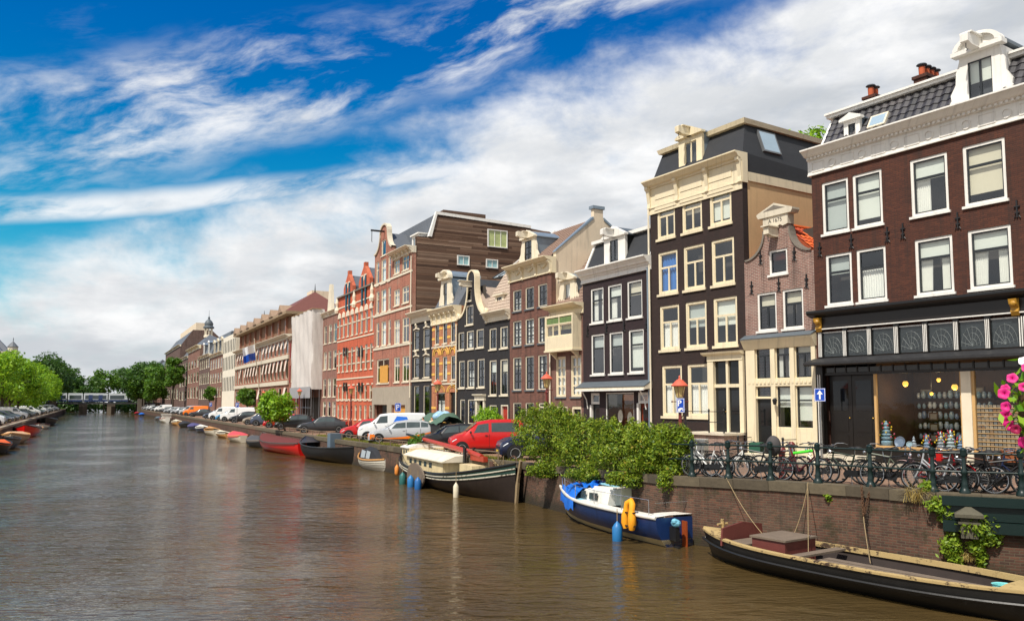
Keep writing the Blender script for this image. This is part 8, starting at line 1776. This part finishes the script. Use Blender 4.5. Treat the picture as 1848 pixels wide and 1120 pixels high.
# lamp posts
LRED = mat('oxblood_post', S(104, 38, 34), .45, .25, 5); LCAP = mat('coral_lamp_cap', S(206, 96, 72), .45, .15, 4); LGL = mat('amber_lamp_glass', S(200, 178, 120), .25, .15, 5)
def lamp(label, loc, H_=3.3, group=None):
 t = thing('street_lamp', label, 'street lamp', loc, 0, group)
 MB().box(-.16, .16, -.16, .16, 0, .55).box(-.13, .13, -.13, .13, .552, .95).build('base', LRED, t); MB().lathe([(.1, .95), (.12, 1.0), (.075, 1.08), (.06, H_ - 1.0), (.09, H_ - .97), (.09, H_ - .9), (.045, H_ - .85), (.045, H_ - .72)], 12).build('post', LRED, t, smooth=40)
 MB().tube([(-.3, 0, H_ - .8), (.3, 0, H_ - .8)], .018, 6).sphere((-.3, 0, H_ - .8), .035, .035, .035, 6, 4).sphere((.3, 0, H_ - .8), .035, .035, .035, 6, 4).build('ladder_bar', LRED, t)
 hd_ = MB().lathe([(.04, H_ - .72), (.11, H_ - .66), (.13, H_ - .62), (.22, H_ - .22), (.2, H_ - .2)], 6).build('lantern', LGL, t); ck = MB()
 for k in range(6): a = k * math.pi / 3; MB().tube([(.13 * math.cos(a), .13 * math.sin(a), H_ - .62), (.222 * math.cos(a), .222 * math.sin(a), H_ - .21)], .012, 5).build('lantern_bar', LRED, hd_)
 MB().lathe([(.32, H_ - .22), (.33, H_ - .19), (.2, H_ - .06), (.12, H_ + .02), (.05, H_ + .05), (.03, H_ + .1), (.04, H_ + .14), (.005, H_ + .2)], 16).build('lantern_cap', LCAP, t, smooth=40); return t
lq = on_street(1229, 842); lamp('oxblood lamp post with coral cap and amber lantern beside the bush', (lq.x, lq.y, street_z(lq)), 3.25)
for px_, ins, lb in ((829, 5.2, 'red lamp post in front of the black neck gable house'), (656, 5.4, 'lamp post in front of the orange-red twin gable house'), (527, 5.4, 'lamp post before the dark red shutters'), (453, 5.4, 'lamp post in front of the long office block'), (402, 5.4, 'lamp post before the white block')):
 q_, e = on_quay(px_, ins); lamp(lb, (q_.x, q_.y, street_z(q_)), 4.2)
SBL = mat('sign_blue', S(16, 72, 180), .4, .06); SWH = mat('sign_white', S(236, 238, 240), .5, .04)
def board(t, w_, h_, z_, y_=-.0):
 bd = MB().box(-w_ / 2, w_ / 2, y_ - .02, y_, z_ - h_ / 2, z_ + h_ / 2).build('sign_plate', SBL, t)
 b_ = .018; MB().box(-w_ / 2 + .012, w_ / 2 - .012, y_ - .024, y_ - .021, z_ + h_ / 2 - .03, z_ + h_ / 2 - .012).box(-w_ / 2 + .012, w_ / 2 - .012, y_ - .024, y_ - .021, z_ - h_ / 2 + .012, z_ - h_ / 2 + .03).box(-w_ / 2 + .012, -w_ / 2 + .03, y_ - .024, y_ - .021, z_ - h_ / 2 + .031, z_ + h_ / 2 - .031).box(w_ / 2 - .03, w_ / 2 - .012, y_ - .024, y_ - .021, z_ - h_ / 2 + .031, z_ + h_ / 2 - .031).build('sign_border', SWH, bd); return bd
def face_cam(p_): return math.atan2(-p_.x, p_.y) * -1 if False else -math.atan2(p_.x, p_.y)
zP = street_z(lq); dpx = 1450 / lq.y
zs_ = CAMZ + ray(1229, 731).z * (lq.y / ray(1229, 731).y)
t = thing('parking_sign', 'blue parking sign with white P and hand symbol on the red lamp post', 'sign', (lq.x, lq.y - .09, 0), -math.atan2(lq.x, lq.y)); bd = board(t, .30, .54, zs_)
MB().box(-.10, -.055, -.026, -.021, zs_ - .03, zs_ + .2).build('letter_p_stem', SWH, bd); n_ = 14
MB().loft([[(-.055 + .0 + .10 * math.sin(math.pi * k / n_), -.024, zs_ + .135 + .065 * math.cos(math.pi * k / n_)) for k in range(n_ + 1)], [(-.055 + .055 * math.sin(math.pi * k / n_), -.024, zs_ + .135 + .028 * math.cos(math.pi * k / n_)) for k in range(n_ + 1)]], False).build('letter_p_bowl', SWH, bd)
MB().prism([(-.1, zs_ - .22), (-.02, zs_ - .23), (.02, zs_ - .16), (.1, zs_ - .12), (.08, zs_ - .09), (-.01, zs_ - .09), (-.08, zs_ - .12)], -.026, -.021).prism([(.06, zs_ - .2), (.11, zs_ - .18), (.09, zs_ - .145), (.05, zs_ - .165)], -.026, -.021).build('hand_symbol', SWH, bd)
MB().box(-.04, .04, 0, .06, zs_ - .1, zs_ + .1).build('bracket', IRON, t)
q_ = A0 - NN * 1.2 + Vector((.1, -.1, 0)); oq = Vector((q_.x, q_.y, 0)); k_ = (1478 - CX) / F; oq.x = k_ * oq.y; zz = CAMZ + ray(1478, 712).z * (oq.y / ray(1478, 712).y)
t = thing('one_way_sign', 'square blue one-way sign with white arrow in front of the striped pilaster', 'sign', (oq.x, oq.y, 0), -math.atan2(oq.x, oq.y)); bd = board(t, .40, .5, zz)
MB().prism([(-.03, zz - .17), (.03, zz - .17), (.03, zz + .02), (.11, zz + .02), (0, zz + .18), (-.11, zz + .02), (-.03, zz + .02)], -.026, -.021).build('arrow', SWH, bd); MB().tube([(0, .03, street_z(oq)), (0, .03, zz + .24)], .025, 8).build('sign_pole', STEEL, t)
for px_, ins, lb in ((484, 1.2, 'small blue parking sign on a thin pole before the leaning tree'), (613, 4.5, 'blue sign on a pole before the twin gable house'), (366, 1.2, 'small blue sign on a thin pole near the white vans'), (411, 1.2, 'blue sign board before the white block')):
 q_, e = on_quay(px_, ins); t = thing('parking_sign', lb, 'sign', (q_.x, q_.y, 0), -math.atan2(q_.x, q_.y)); z_ = street_z(q_); MB().tube([(0, .03, z_), (0, .03, z_ + 2.7)], .03, 6).build('sign_pole', STEEL, t); bd = board(t, .45, .65, z_ + 2.35); MB().box(-.12, -.06, -.026, -.021, z_ + 2.15, z_ + 2.55).box(-.059, .1, -.026, -.021, z_ + 2.5, z_ + 2.55).box(.06, .1, -.026, -.021, z_ + 2.36, z_ + 2.499).box(-.059, .059, -.026, -.021, z_ + 2.34, z_ + 2.39).build('letter_p', SWH, bd)
# bicycles
SADD = mat('black_saddle', S(28, 27, 27), .6, .15); CHROME = mat('bike_chrome', S(190, 192, 194), .2, .05, metal=.9); SPOKE = mat('spoke_steel', S(170, 172, 174), .35, 0, metal=.8)
_wheel = None
def bike_wheel():
 global _wheel
 if _wheel: return _wheel
 ty = MB(); n_ = 28; rows = []
 for k in range(n_ + 1):
  a = 2 * math.pi * k / n_; rows.append([((.33 + .024 * math.cos(b)) * math.cos(a), .024 * math.sin(b), (.33 + .024 * math.cos(b)) * math.sin(a)) for b in [2 * math.pi * j / 6 for j in range(6)]])
 ty.loft(rows, True); rm = MB().ring(.298, .312, -.012, .012, 28); sp_ = MB()
 for k in range(20):
  a = 2 * math.pi * k / 20; sp_.tube([(.03 * math.cos(a + .8), .02 * (-1) ** k, .03 * math.sin(a + .8)), (.3 * math.cos(a), 0, .3 * math.sin(a))], .0022, 3, False)
 sp_.lathe([(.025, -.04), (.025, .04)], 8, axis='y'); _wheel = (ty.mesh('tyre', TYRE, 60), rm.mesh('rim', CHROME, 40), sp_.mesh('spokes', SPOKE)); return _wheel
def bicycle(label, fm, step=False, rack=True, guard=True, basket=None, saddle=SADD):
 t = thing('bicycle', label, 'bicycle'); wm = bike_wheel(); rx, fx, wz = -.53, .56, .35
 for x_ in (rx, fx): w_ = link('wheel', wm[0], t, None, (x_, 0, wz)); link('rim', wm[1], w_); link('spokes', wm[2], w_)
 bb = (-.05, 0, .3); sc = (-.22, 0, .82); ht, hb = (.36, 0, .92), (.40, 0, .72); fr = MB()
 fr.tube([bb, sc], .022, 6).tube([bb, hb], .026, 6).tube([(.35, 0, .95), (.41, 0, .68)], .022, 6)
 if step: fr.tube([(-.12, 0, .5), (.1, 0, .52), (.38, 0, .8)], .024, 6)
 else: fr.tube([(-.2, 0, .78), (.37, 0, .87)], .022, 6)
 for sg in (1, -1): fr.tube([bb, (rx, sg * .05, wz)], .011, 5).tube([(-.2, 0, .74), (rx, sg * .05, wz)], .01, 5).tube([(.41, sg * .04, .68), (fx, sg * .05, wz)], .013, 5)
 fr.build('frame', fm, t, smooth=50)
 MB().tube([(-.22, 0, .8), (-.25, 0, .98)], .013, 6).build('seat_post', CHROME, t); MB().sphere((-.32, 0, 1.01), .12, .1, .045, 10, 6).sphere((-.18, 0, 1.01), .12, .04, .03, 8, 5).build('saddle', saddle, t, smooth=60)
 MB().tube([(.35, 0, .95), (.33, 0, 1.07)], .014, 6).tube([(.14, .3, 1.06), (.2, .29, 1.09), (.33, .16, 1.1), (.36, 0, 1.07), (.33, -.16, 1.1), (.2, -.29, 1.09), (.14, -.3, 1.06)], .012, 6).build('handlebar', CHROME, t, smooth=50)
 for sg in (1, -1): MB().tube([(.1, sg * .3, 1.05), (.21, sg * .29, 1.09)], .018, 6).build('grip', SADD, t)
 MB().ring(.08, .1, .03, .036, 18, bb).tube([(bb[0], .06, bb[2]), (bb[0] + .1, .08, bb[2] - .13)], .01, 5).tube([(bb[0], -.06, bb[2]), (bb[0] - .1, -.08, bb[2] + .13)], .01, 5).box(bb[0] + .05, bb[0] + .15, .08, .17, bb[2] - .15, bb[2] - .125).box(bb[0] - .15, bb[0] - .05, -.17, -.08, bb[2] + .115, bb[2] + .14).build('crank', IRON, t)
 MB().prism([(rx - .05, .27), (bb[0] + .12, .2), (bb[0] + .16, .3), (bb[0] + .1, .4), (rx - .05, .42)], .035, .05).build('chain_case', BLACKP, t)
 if guard:
  for x_, a0, a1 in ((rx, R(20), R(190)), (fx, R(30), R(175))):
   pts_ = [(x_ + .38 * math.cos(a0 + (a1 - a0) * k / 12), wz + .38 * math.sin(a0 + (a1 - a0) * k / 12)) for k in range(13)]; MB().loft([[(a, -.026, b) for a, b in pts_], [(a, .026, b) for a, b in pts_]], False).build('mudguard', fm, t)
 if rack: MB().box(-.82, -.3, -.06, .06, .76, .775).tube([(-.78, .05, .76), (rx, .06, wz)], .008, 4).tube([(-.78, -.05, .76), (rx, -.06, wz)], .008, 4).build('carrier', IRON, t)
 MB().tube([(-.1, .02, .28), (-.2, .2, .01)], .01, 5).build('kickstand', CHROME, t); MB().sphere((.46, 0, .88), .045, .05, .05, 8, 5).build('front_lamp', CHROME, t)
 if basket: MB().box(-.8, -.45, -.16, .16, .78, 1.06).build('carrier_box', basket, t)
 return t
bk = lambda n_, c: mat('bike_' + n_, c, .35, .1, 5)
BIK = [('black roadster bicycle at the far end of the railing beside the bush', 1232, .6, 0, bk('black', S(26, 26, 28)), {}), ('white step-through bicycle chained behind the first railing post', 1262, .45, 0, bk('white', S(222, 222, 218)), dict(step=True)), ('white ladies bicycle leaning between first and second railing posts', 1296, .65, 1, bk('white', S(222, 222, 218)), dict(step=True)),
       ('black bicycle with a grey rain cover over its child seat', 1350, .5, 0, bk('black', S(26, 26, 28)), {}), ('grey bicycle with a green carrier crate', 1378, .85, 1, bk('grey', S(110, 112, 114)), dict(basket=mat('green_crate', S(40, 90, 70), .6))), ('maroon bicycle with bright green frame tube', 1428, .5, 1, bk('maroon', S(72, 26, 34)), {}),
       ('dark green roadster bicycle between the green-tube bicycle and the shop door', 1512, .6, 0, bk('dark_green', S(32, 46, 34)), {}), ('large black gents bicycle in front of the shop door', 1592, .45, 1, bk('black', S(26, 26, 28)), {}), ('pink and white bicycle behind the black gents bicycle', 1640, .95, 0, bk('pale_pink', S(206, 170, 170)), dict(step=True)), ('red bicycle parked by the delft vase window', 1668, .8, 1, bk('red', S(176, 26, 30)), {}),
       ('silver bicycle with curved frame before the show window', 1692, .55, 0, bk('silver', S(170, 172, 176)), dict(step=True)), ('black omafiets with high handlebar next to the window post', 1742, .5, 1, bk('black', S(26, 26, 28)), dict(step=True)), ('brown bicycle with a wicker crate on its carrier', 1772, .85, 0, bk('brown', S(84, 52, 34)), dict(basket=mat('wicker', S(150, 84, 44), .8, .3, 20, .4, 60))),
       ('grey-green bicycle with wide handlebar behind the big black gents bicycle', 1560, 1.0, 0, bk('sage', S(96, 104, 88)), {}), ('cream step-through bicycle behind the maroon bicycle', 1452, .95, 0, bk('cream', S(214, 204, 176)), dict(step=True)), ('black bicycle standing behind the white step-through bicycle', 1280, .95, 1, bk('black', S(26, 26, 28)), {}), ('blue-grey bicycle behind the omafiets', 1718, 1.05, 0, bk('steel_blue', S(70, 90, 110)), {}), ('dark bicycle with low frame beside the wicker crate bicycle', 1815, 1.0, 1, bk('brown', S(84, 52, 34)), dict(step=True)),
       ('white-tyred black bicycle beside the last railing post', 1800, .5, 1, bk('black', S(26, 26, 28)), {}), ('dark blue bicycle at the bridge end of the railing', 1842, .7, 0, bk('dark_blue', S(24, 36, 70)), {})]
for lb, px_, ins, flip, fm, kw in BIK:
 t = bicycle(lb, fm, **kw); q_, e = on_quay(px_, ins); a = math.atan2(e.y, e.x) + (math.pi if flip else 0) + rnd.uniform(-.22, .22); t.location = (q_.x, q_.y, street_z(q_) + .004); t.rotation_euler = (R(rnd.uniform(-7, 7)), 0, a)
 nm = lb
 if 'green frame tube' in lb: MB().tube([(-.2, 0, .80), (.36, 0, .89)], .04, 8).build('tube_cover', mat('neon_green', S(70, 220, 40), .5), t)
 if 'rain cover' in lb: MB().sphere((-.5, 0, 1.0), .22, .2, .3, 12, 8).build('rain_cover', mat('dark_grey_cover', S(70, 66, 66), .8), t, smooth=60)
 if 'red bicycle' in lb: MB().box(-.02, .1, -.05, .05, .75, 1.0).build('red_bag', paint('signal_red', S(200, 20, 16)), t)
# small brown bollards at the roadside
bm_ = MB().lathe([(.11, 0), (.1, .75), (.13, .78), (.12, .88), (.05, .95)], 10)
for k, (px_, py_) in enumerate(((1412, 862), (1430, 846))):
 q_ = on_street(px_, py_); o = bm_.build('bollard', LRED, None, None, (q_.x, q_.y, street_z(q_)), smooth=40); tag(o, ['oxblood bollard behind the bicycle with the green tube', 'oxblood bollard in front of the cream house door'][k], 'bollard')
# rails of the cream house steps
for k, s in enumerate((.25, 2.55)):
 p_ = H2.PL + H2.X * s - H2.Y * .9; t = thing('step_railing', ['black iron step railing at the cream house door', 'black iron step railing beside the cream house window'][k], 'railing', (p_.x, p_.y, H2.base - .05), math.atan2(H2.X.y, H2.X.x))
 MB().lathe([(.05, 0), (.04, .9), (.06, .95), (.02, 1.0)], 8).build('rail_post', IRON, t)
 for zz in (.45, .9): MB().tube([(0, 0, zz), (.02, .78, zz)], .018, 6).build('rail_bar', IRON, t)
# parcels and ornaments against the stoop
q_ = on_street(1262, 838); o = MB().box(-.3, .3, -.25, .25, 0, .95).box(-.32, .32, -.27, .27, .952, 1.0).build('utility_box', mat('pale_grey_box', S(190, 196, 190), .6, .15), None, None, (q_.x, q_.y, street_z(q_)), -.6); tag(o, 'pale grey utility box behind the white bicycles', 'utility box')
# ropes and chain from the railing to the barge
def rope(label, p0, p1, sag, r_=.010, m=ROPE, name='mooring_rope', n_=14):
 pts_ = [p0 + (p1 - p0) * (i / n_) - Vector((0, 0, sag * 4 * (i / n_) * (1 - i / n_))) for i in range(n_ + 1)]
 o = MB().tube(pts_, r_, 6).build(name, m, smooth=60); tag(o, label, 'rope'); return o
def rp(px, ins=.0, dz=.05): q_, e = on_quay(px, ins); return Vector((q_.x, q_.y, street_z(q_) + dz))
b0 = in_boat(PUNT, PUNT_L * .31, -.2, .75)
rope('straight mooring rope from the quay to the barge engine box', rp(1308), b0, .12); rope('slack mooring rope looping from the railing to the barge engine box', rp(1455), b0 + Vector((.1, .05, 0)), .9); rope('rope hanging straight down from the railing into the barge', rp(1455, -.06), in_boat(PUNT, PUNT_L * .13, .2, .55), .03);
c0 = rp(1560, -.07); cm_ = Vector((c0.x - .15, c0.y - .12, c0.z - .75)); rope('rope hanging from the rusty chain into the barge', cm_, in_boat(PUNT, -PUNT_L * .05, .2, .6), .08)
ch_ = thing('mooring_chain', 'rusty double chain hanging from the railing post over the wall', 'chain', (0, 0, 0)); RUSTC = mat('rusty_chain', S(96, 66, 44), .8, .4, 20)
lk = MB(); n_ = 10; rows = []
for k in range(n_ + 1):
 a = 2 * math.pi * k / n_; rows.append([((.022 + .007 * math.cos(b)) * math.cos(a), .007 * math.sin(b), (.034 + .007 * math.cos(b)) * math.sin(a)) for b in [2 * math.pi * j / 5 for j in range(5)]])
lkm = lk.loft(rows, True).mesh('chain_link', RUSTC, 60)
for dx in (-.12, .12):
 for k in range(15):
  p_ = c0 + Vector((dx, 0, .0)); p_ = p_ + (cm_ - p_) * (k / 14); o = link('chain_link', lkm, ch_, None, p_); o.rotation_euler = (0, 0, (k % 2) * 1.57 - .6); o.scale = (1.25, 1.25, 1.35)
rope('thin line from the quay to the sailing boat bow rail', rp(1085, -.1, -.1), in_boat(SAIL, SAIL_L * .45, 0, 1.6), .05, .012); rope('stern line of the sailing boat to the quay railing', rp(1243, -.05), in_boat(SAIL, -SAIL_L * .47, -.6, 1.0), .02, .012)
# flag on a slanting pole at the office block
fh = facade_at(470); q_ = fh - NN * .2; fp = thing('flagpole', 'slanting white flagpole with white and blue flag on the office front', 'flagpole', (q_.x, q_.y, street_z(q_) + 4.0), 0)
tip = AT(459, 611, q_.y - 2.2) - Vector((q_.x, q_.y, street_z(q_) + 4.0)); MB().tube([(0, 0, 0), tuple(tip)], .07, 6).build('pole', OFFW, fp); rows = []; rows2 = []
for i in range(9):
 u = i / 8; a = tip * .9 + Vector((-1.9 * u * .9, -.7 * u + .3 * math.sin(u * 9), -.7 * u)); rows.append([a, a + (tip * -.14)]); rows2.append([a + tip * -.14, a + tip * -.27])
MB().loft([[v for v in r_] for r_ in rows], False).build('flag_white', SWH, fp); MB().loft(rows2, False).build('flag_blue', paint('flag_blue', S(30, 84, 190)), fp)
# clutter skip with tarpaulin before the twin gable house
q_, e = on_quay(668, 5.0); t = thing('builders_skip', 'builders skip heaped with green tarpaulin and blue plastic bags', 'skip', (q_.x, q_.y, street_z(q_)), math.atan2(e.y, e.x)); MB().prism([(-1.6, .0), (1.6, 0), (2.1, 1.3), (-2.1, 1.3)], -.9, .9).build('skip_body', IRON, t)
rows = []
for i in range(11): rows.append([(-2 + .4 * i, -1 + .25 * j, 1.3 + .75 * math.sin(math.pi * j / 8) * (.7 + .3 * math.sin(i)) + tr.uniform(-.08, .08)) for j in range(9)])
MB().loft(rows, False).build('skip_tarpaulin', mat('green_tarp', S(74, 100, 84), .7, .25, 2), t, smooth=30); [MB().sphere((-1 + .5 * k, .2 * (-1) ** k, 1.75 + .12 * (k % 2)), .4, .35, .28, 8, 6).build('plastic_bag', mat('pale_blue_plastic', S(150, 186, 214), .4, .25, 4), t, smooth=40) for k in range(4)]

# ================================================================ PEOPLE
def person(label, loc, rz, top, legs, hair, pose='stand'):
 J = {'pel': (0, 0, .95), 'sp': (.02, 0, 1.2), 'ch': (.03, 0, 1.4), 'nk': (.04, 0, 1.5), 'hd': (.06, 0, 1.62), 'ht': (.06, 0, 1.74)}
 for s_, n_ in ((1, 'l'), (-1, 'r')):
  J.update({'sh' + n_: (.02, .19 * s_, 1.42), 'el' + n_: (-.02, .25 * s_, 1.14), 'wr' + n_: (.12, .24 * s_, .92), 'ha' + n_: (.17, .23 * s_, .84), 'hp' + n_: (0, .1 * s_, .9), 'kn' + n_: (.06 * s_, .11 * s_, .5), 'an' + n_: (.10 * s_ - .04, .11 * s_, .09), 'to' + n_: (.10 * s_ + .14, .12 * s_, .04)})
 rad = dict(pel=.15, sp=.14, ch=.16, nk=.06, hd=.095, ht=.07); rad.update({k + n_: v for n_ in 'lr' for k, v in dict(sh=.075, el=.05, wr=.036, ha=.04, hp=.095, kn=.065, an=.045, to=.04).items()})
 E = [('pel', 'sp'), ('sp', 'ch'), ('ch', 'nk'), ('nk', 'hd'), ('hd', 'ht')] + [e_ for n_ in 'lr' for e_ in (('ch', 'sh' + n_), ('sh' + n_, 'el' + n_), ('el' + n_, 'wr' + n_), ('wr' + n_, 'ha' + n_), ('pel', 'hp' + n_), ('hp' + n_, 'kn' + n_), ('kn' + n_, 'an' + n_), ('an' + n_, 'to' + n_))]
 nm = list(J); me = bpy.data.meshes.new('body'); me.from_pydata([J[k] for k in nm], [(nm.index(a), nm.index(b)) for a, b in E], []); o = bpy.data.objects.new('body', me); COL.objects.link(o)
 md = o.modifiers.new('skin', 'SKIN');
 for i, k in enumerate(nm): me.skin_vertices[0].data[i].radius = (rad[k], rad[k] * (1.25 if k in ('ch', 'sp', 'pel') else 1)); me.skin_vertices[0].data[i].use_root = (k == 'pel')
 o.modifiers.new('sub', 'SUBSURF').levels = 1; bpy.context.view_layer.update(); m2 = bpy.data.meshes.new_from_object(o.evaluated_get(bpy.context.evaluated_depsgraph_get())); bpy.data.objects.remove(o); m2.materials.clear()
 skin = mat('skin', S(206, 160, 130), .6, .08)
 for m_ in (top, legs, skin, hair, BLACKP): m2.materials.append(m_)
 for p_ in m2.polygons:
  c = p_.center; p_.use_smooth = True
  p_.material_index = 3 if (c.z > 1.66 or (c.z > 1.57 and c.x < .03)) else 2 if (c.z > 1.5 or (abs(c.y) > .17 and c.z < .93 and c.z > .75)) else 0 if c.z > .93 else 4 if c.z < .1 else 1
 t = thing('person', label, 'person', loc, rz); link('body', m2, t); return t
GJ = mat('grey_jacket', S(140, 132, 132), .85, .15); JE = mat('dark_jeans', S(50, 60, 84), .85, .2); HR = mat('brown_hair', S(70, 50, 36), .7, .2); LB = mat('light_blue_shirt', S(140, 180, 210), .85, .1); BG = mat('beige_trousers', S(170, 150, 120), .85, .1); DK = mat('dark_coat', S(44, 44, 50), .85, .15)
for px_, ins, top_, lg_, lb in ((818, 5.6, GJ, JE, 'person in grey jacket and jeans walking before the black neck gable house'), (661, 4.1, LB, BG, 'person in light blue shirt standing behind the white delivery van'), (671, 4.3, mat('cream_top', S(220, 206, 180), .85), JE, 'person in cream top beside the builders skip'), (344, 4.6, DK, JE, 'person in dark coat on the street near the orange van')):
 q_, e = on_quay(px_, ins); person(lb, (q_.x, q_.y, street_z(q_)), rnd.uniform(0, 6), top_, lg_, HR)

# ================================================================ CAMERA-SIDE BRIDGE AND FLOWER BASKET
dk = [(-14, .7), (.8, .7), (3.55, 4.9), (QP[0].x + .6, QP[0].y - .6), (24, 10), (20, -7), (-14, -7)]
strip('near_bridge_deck', SIDEW, dk, QN + .25)
mb = MB()
for (a, b) in zip(dk[:3], dk[1:4]): mb.quad((a[0], a[1], QN - .55), (b[0], b[1], QN - .55), (b[0], b[1], QN + .249), (a[0], a[1], QN + .249))
tag(mb.build('near_bridge_side', GREENI), kind='structure')
fb = Vector(((1842 - CX) / F * 4.6, 4.6, 0)); fb.x += .225; fl = thing('flower_basket', 'hanging basket of magenta and white petunias on a green bracket post', 'flower basket', (fb.x, fb.y, 0)); zf = AT(1842, 712, 4.6).z; g = random.Random(9)
MB().lathe([(.05, zf - .32), (.16, zf - .25), (.22, zf - .08), (.23, zf)], 14).build('basket', mat('coir_basket', S(96, 70, 44), .9, .3, 12, .4, 60), fl)
MB().tube([(.42, .25, QN + .25), (.42, .25, zf + .9), (.3, .18, zf + 1.0), (0, 0, zf + .95)], .03, 8).tube([(0, 0, zf + .95), (0, 0, zf)], .008, 5).build('bracket_post', GREENI, fl)
me = leaves([((-.08, -.05, zf - .02), (.26, .24, .24), 330), ((-.05, -.05, zf - .2), (.2, .2, .2), 160)], .035, 77, .3); me.materials.append(LEAFL); link('leaves', me, fl)
PET = [mat('magenta_petal', S(206, 20, 120), .6, .12, 20), mat('deep_magenta_petal', S(150, 10, 70), .6, .12, 20), mat('white_petal', S(232, 224, 228), .6, .05), mat('purple_petal', S(140, 20, 120), .6, .1)]
def petunia(r_, m):
 rows = []; n_ = 20
 for (rr, zz) in ((.08, -.5), (.14, -.2), (.45, .0), (.8, .1), (1.0, .06)):
  rows.append([((rr * (1 + (.07 * math.cos(5 * 2 * math.pi * k / n_) if rr > .4 else 0))) * r_ * math.cos(2 * math.pi * k / n_), (rr * (1 + (.07 * math.cos(5 * 2 * math.pi * k / n_) if rr > .4 else 0))) * r_ * math.sin(2 * math.pi * k / n_), zz * r_ + (.05 * r_ * math.cos(10 * math.pi * k / n_ * 1.0) if rr > .7 else 0)) for k in range(n_)])
 return MB().loft(rows, True).mesh('petunia', m, 60)
pms = [petunia(.031, m) for m in PET]
for k in range(40):
 a = g.uniform(2.2, 5.4); el_ = g.uniform(-.9, 1.0); R_ = .25; d_ = Vector((math.cos(a) * math.cos(el_), math.sin(a) * math.cos(el_), math.sin(el_))); p_ = Vector((-.07, -.05, zf - .05)) + Vector((d_.x * R_, d_.y * R_, d_.z * .30))
 o = link('petunia', pms[(0, 0, 1, 0, 2, 0, 3, 0)[k % 8]], fl, None, p_); dv = (d_ * .6 + Vector((-.2, -1, .1))).normalized(); o.rotation_euler = dv.to_track_quat('Z', 'Y').to_euler(); o.scale = [g.uniform(.8, 1.15)] * 3
# crown of a street tree showing over the dark house roof
q_ = AT(1455, 250, 52); tree('courtyard_tree', 'leafy courtyard tree top showing between the dark house and the brick shop', (q_.x, q_.y, 1.9), q_.z + .6 - 1.9, 3.2, 301, LEAFL, 6000, None, .2, 1.1)
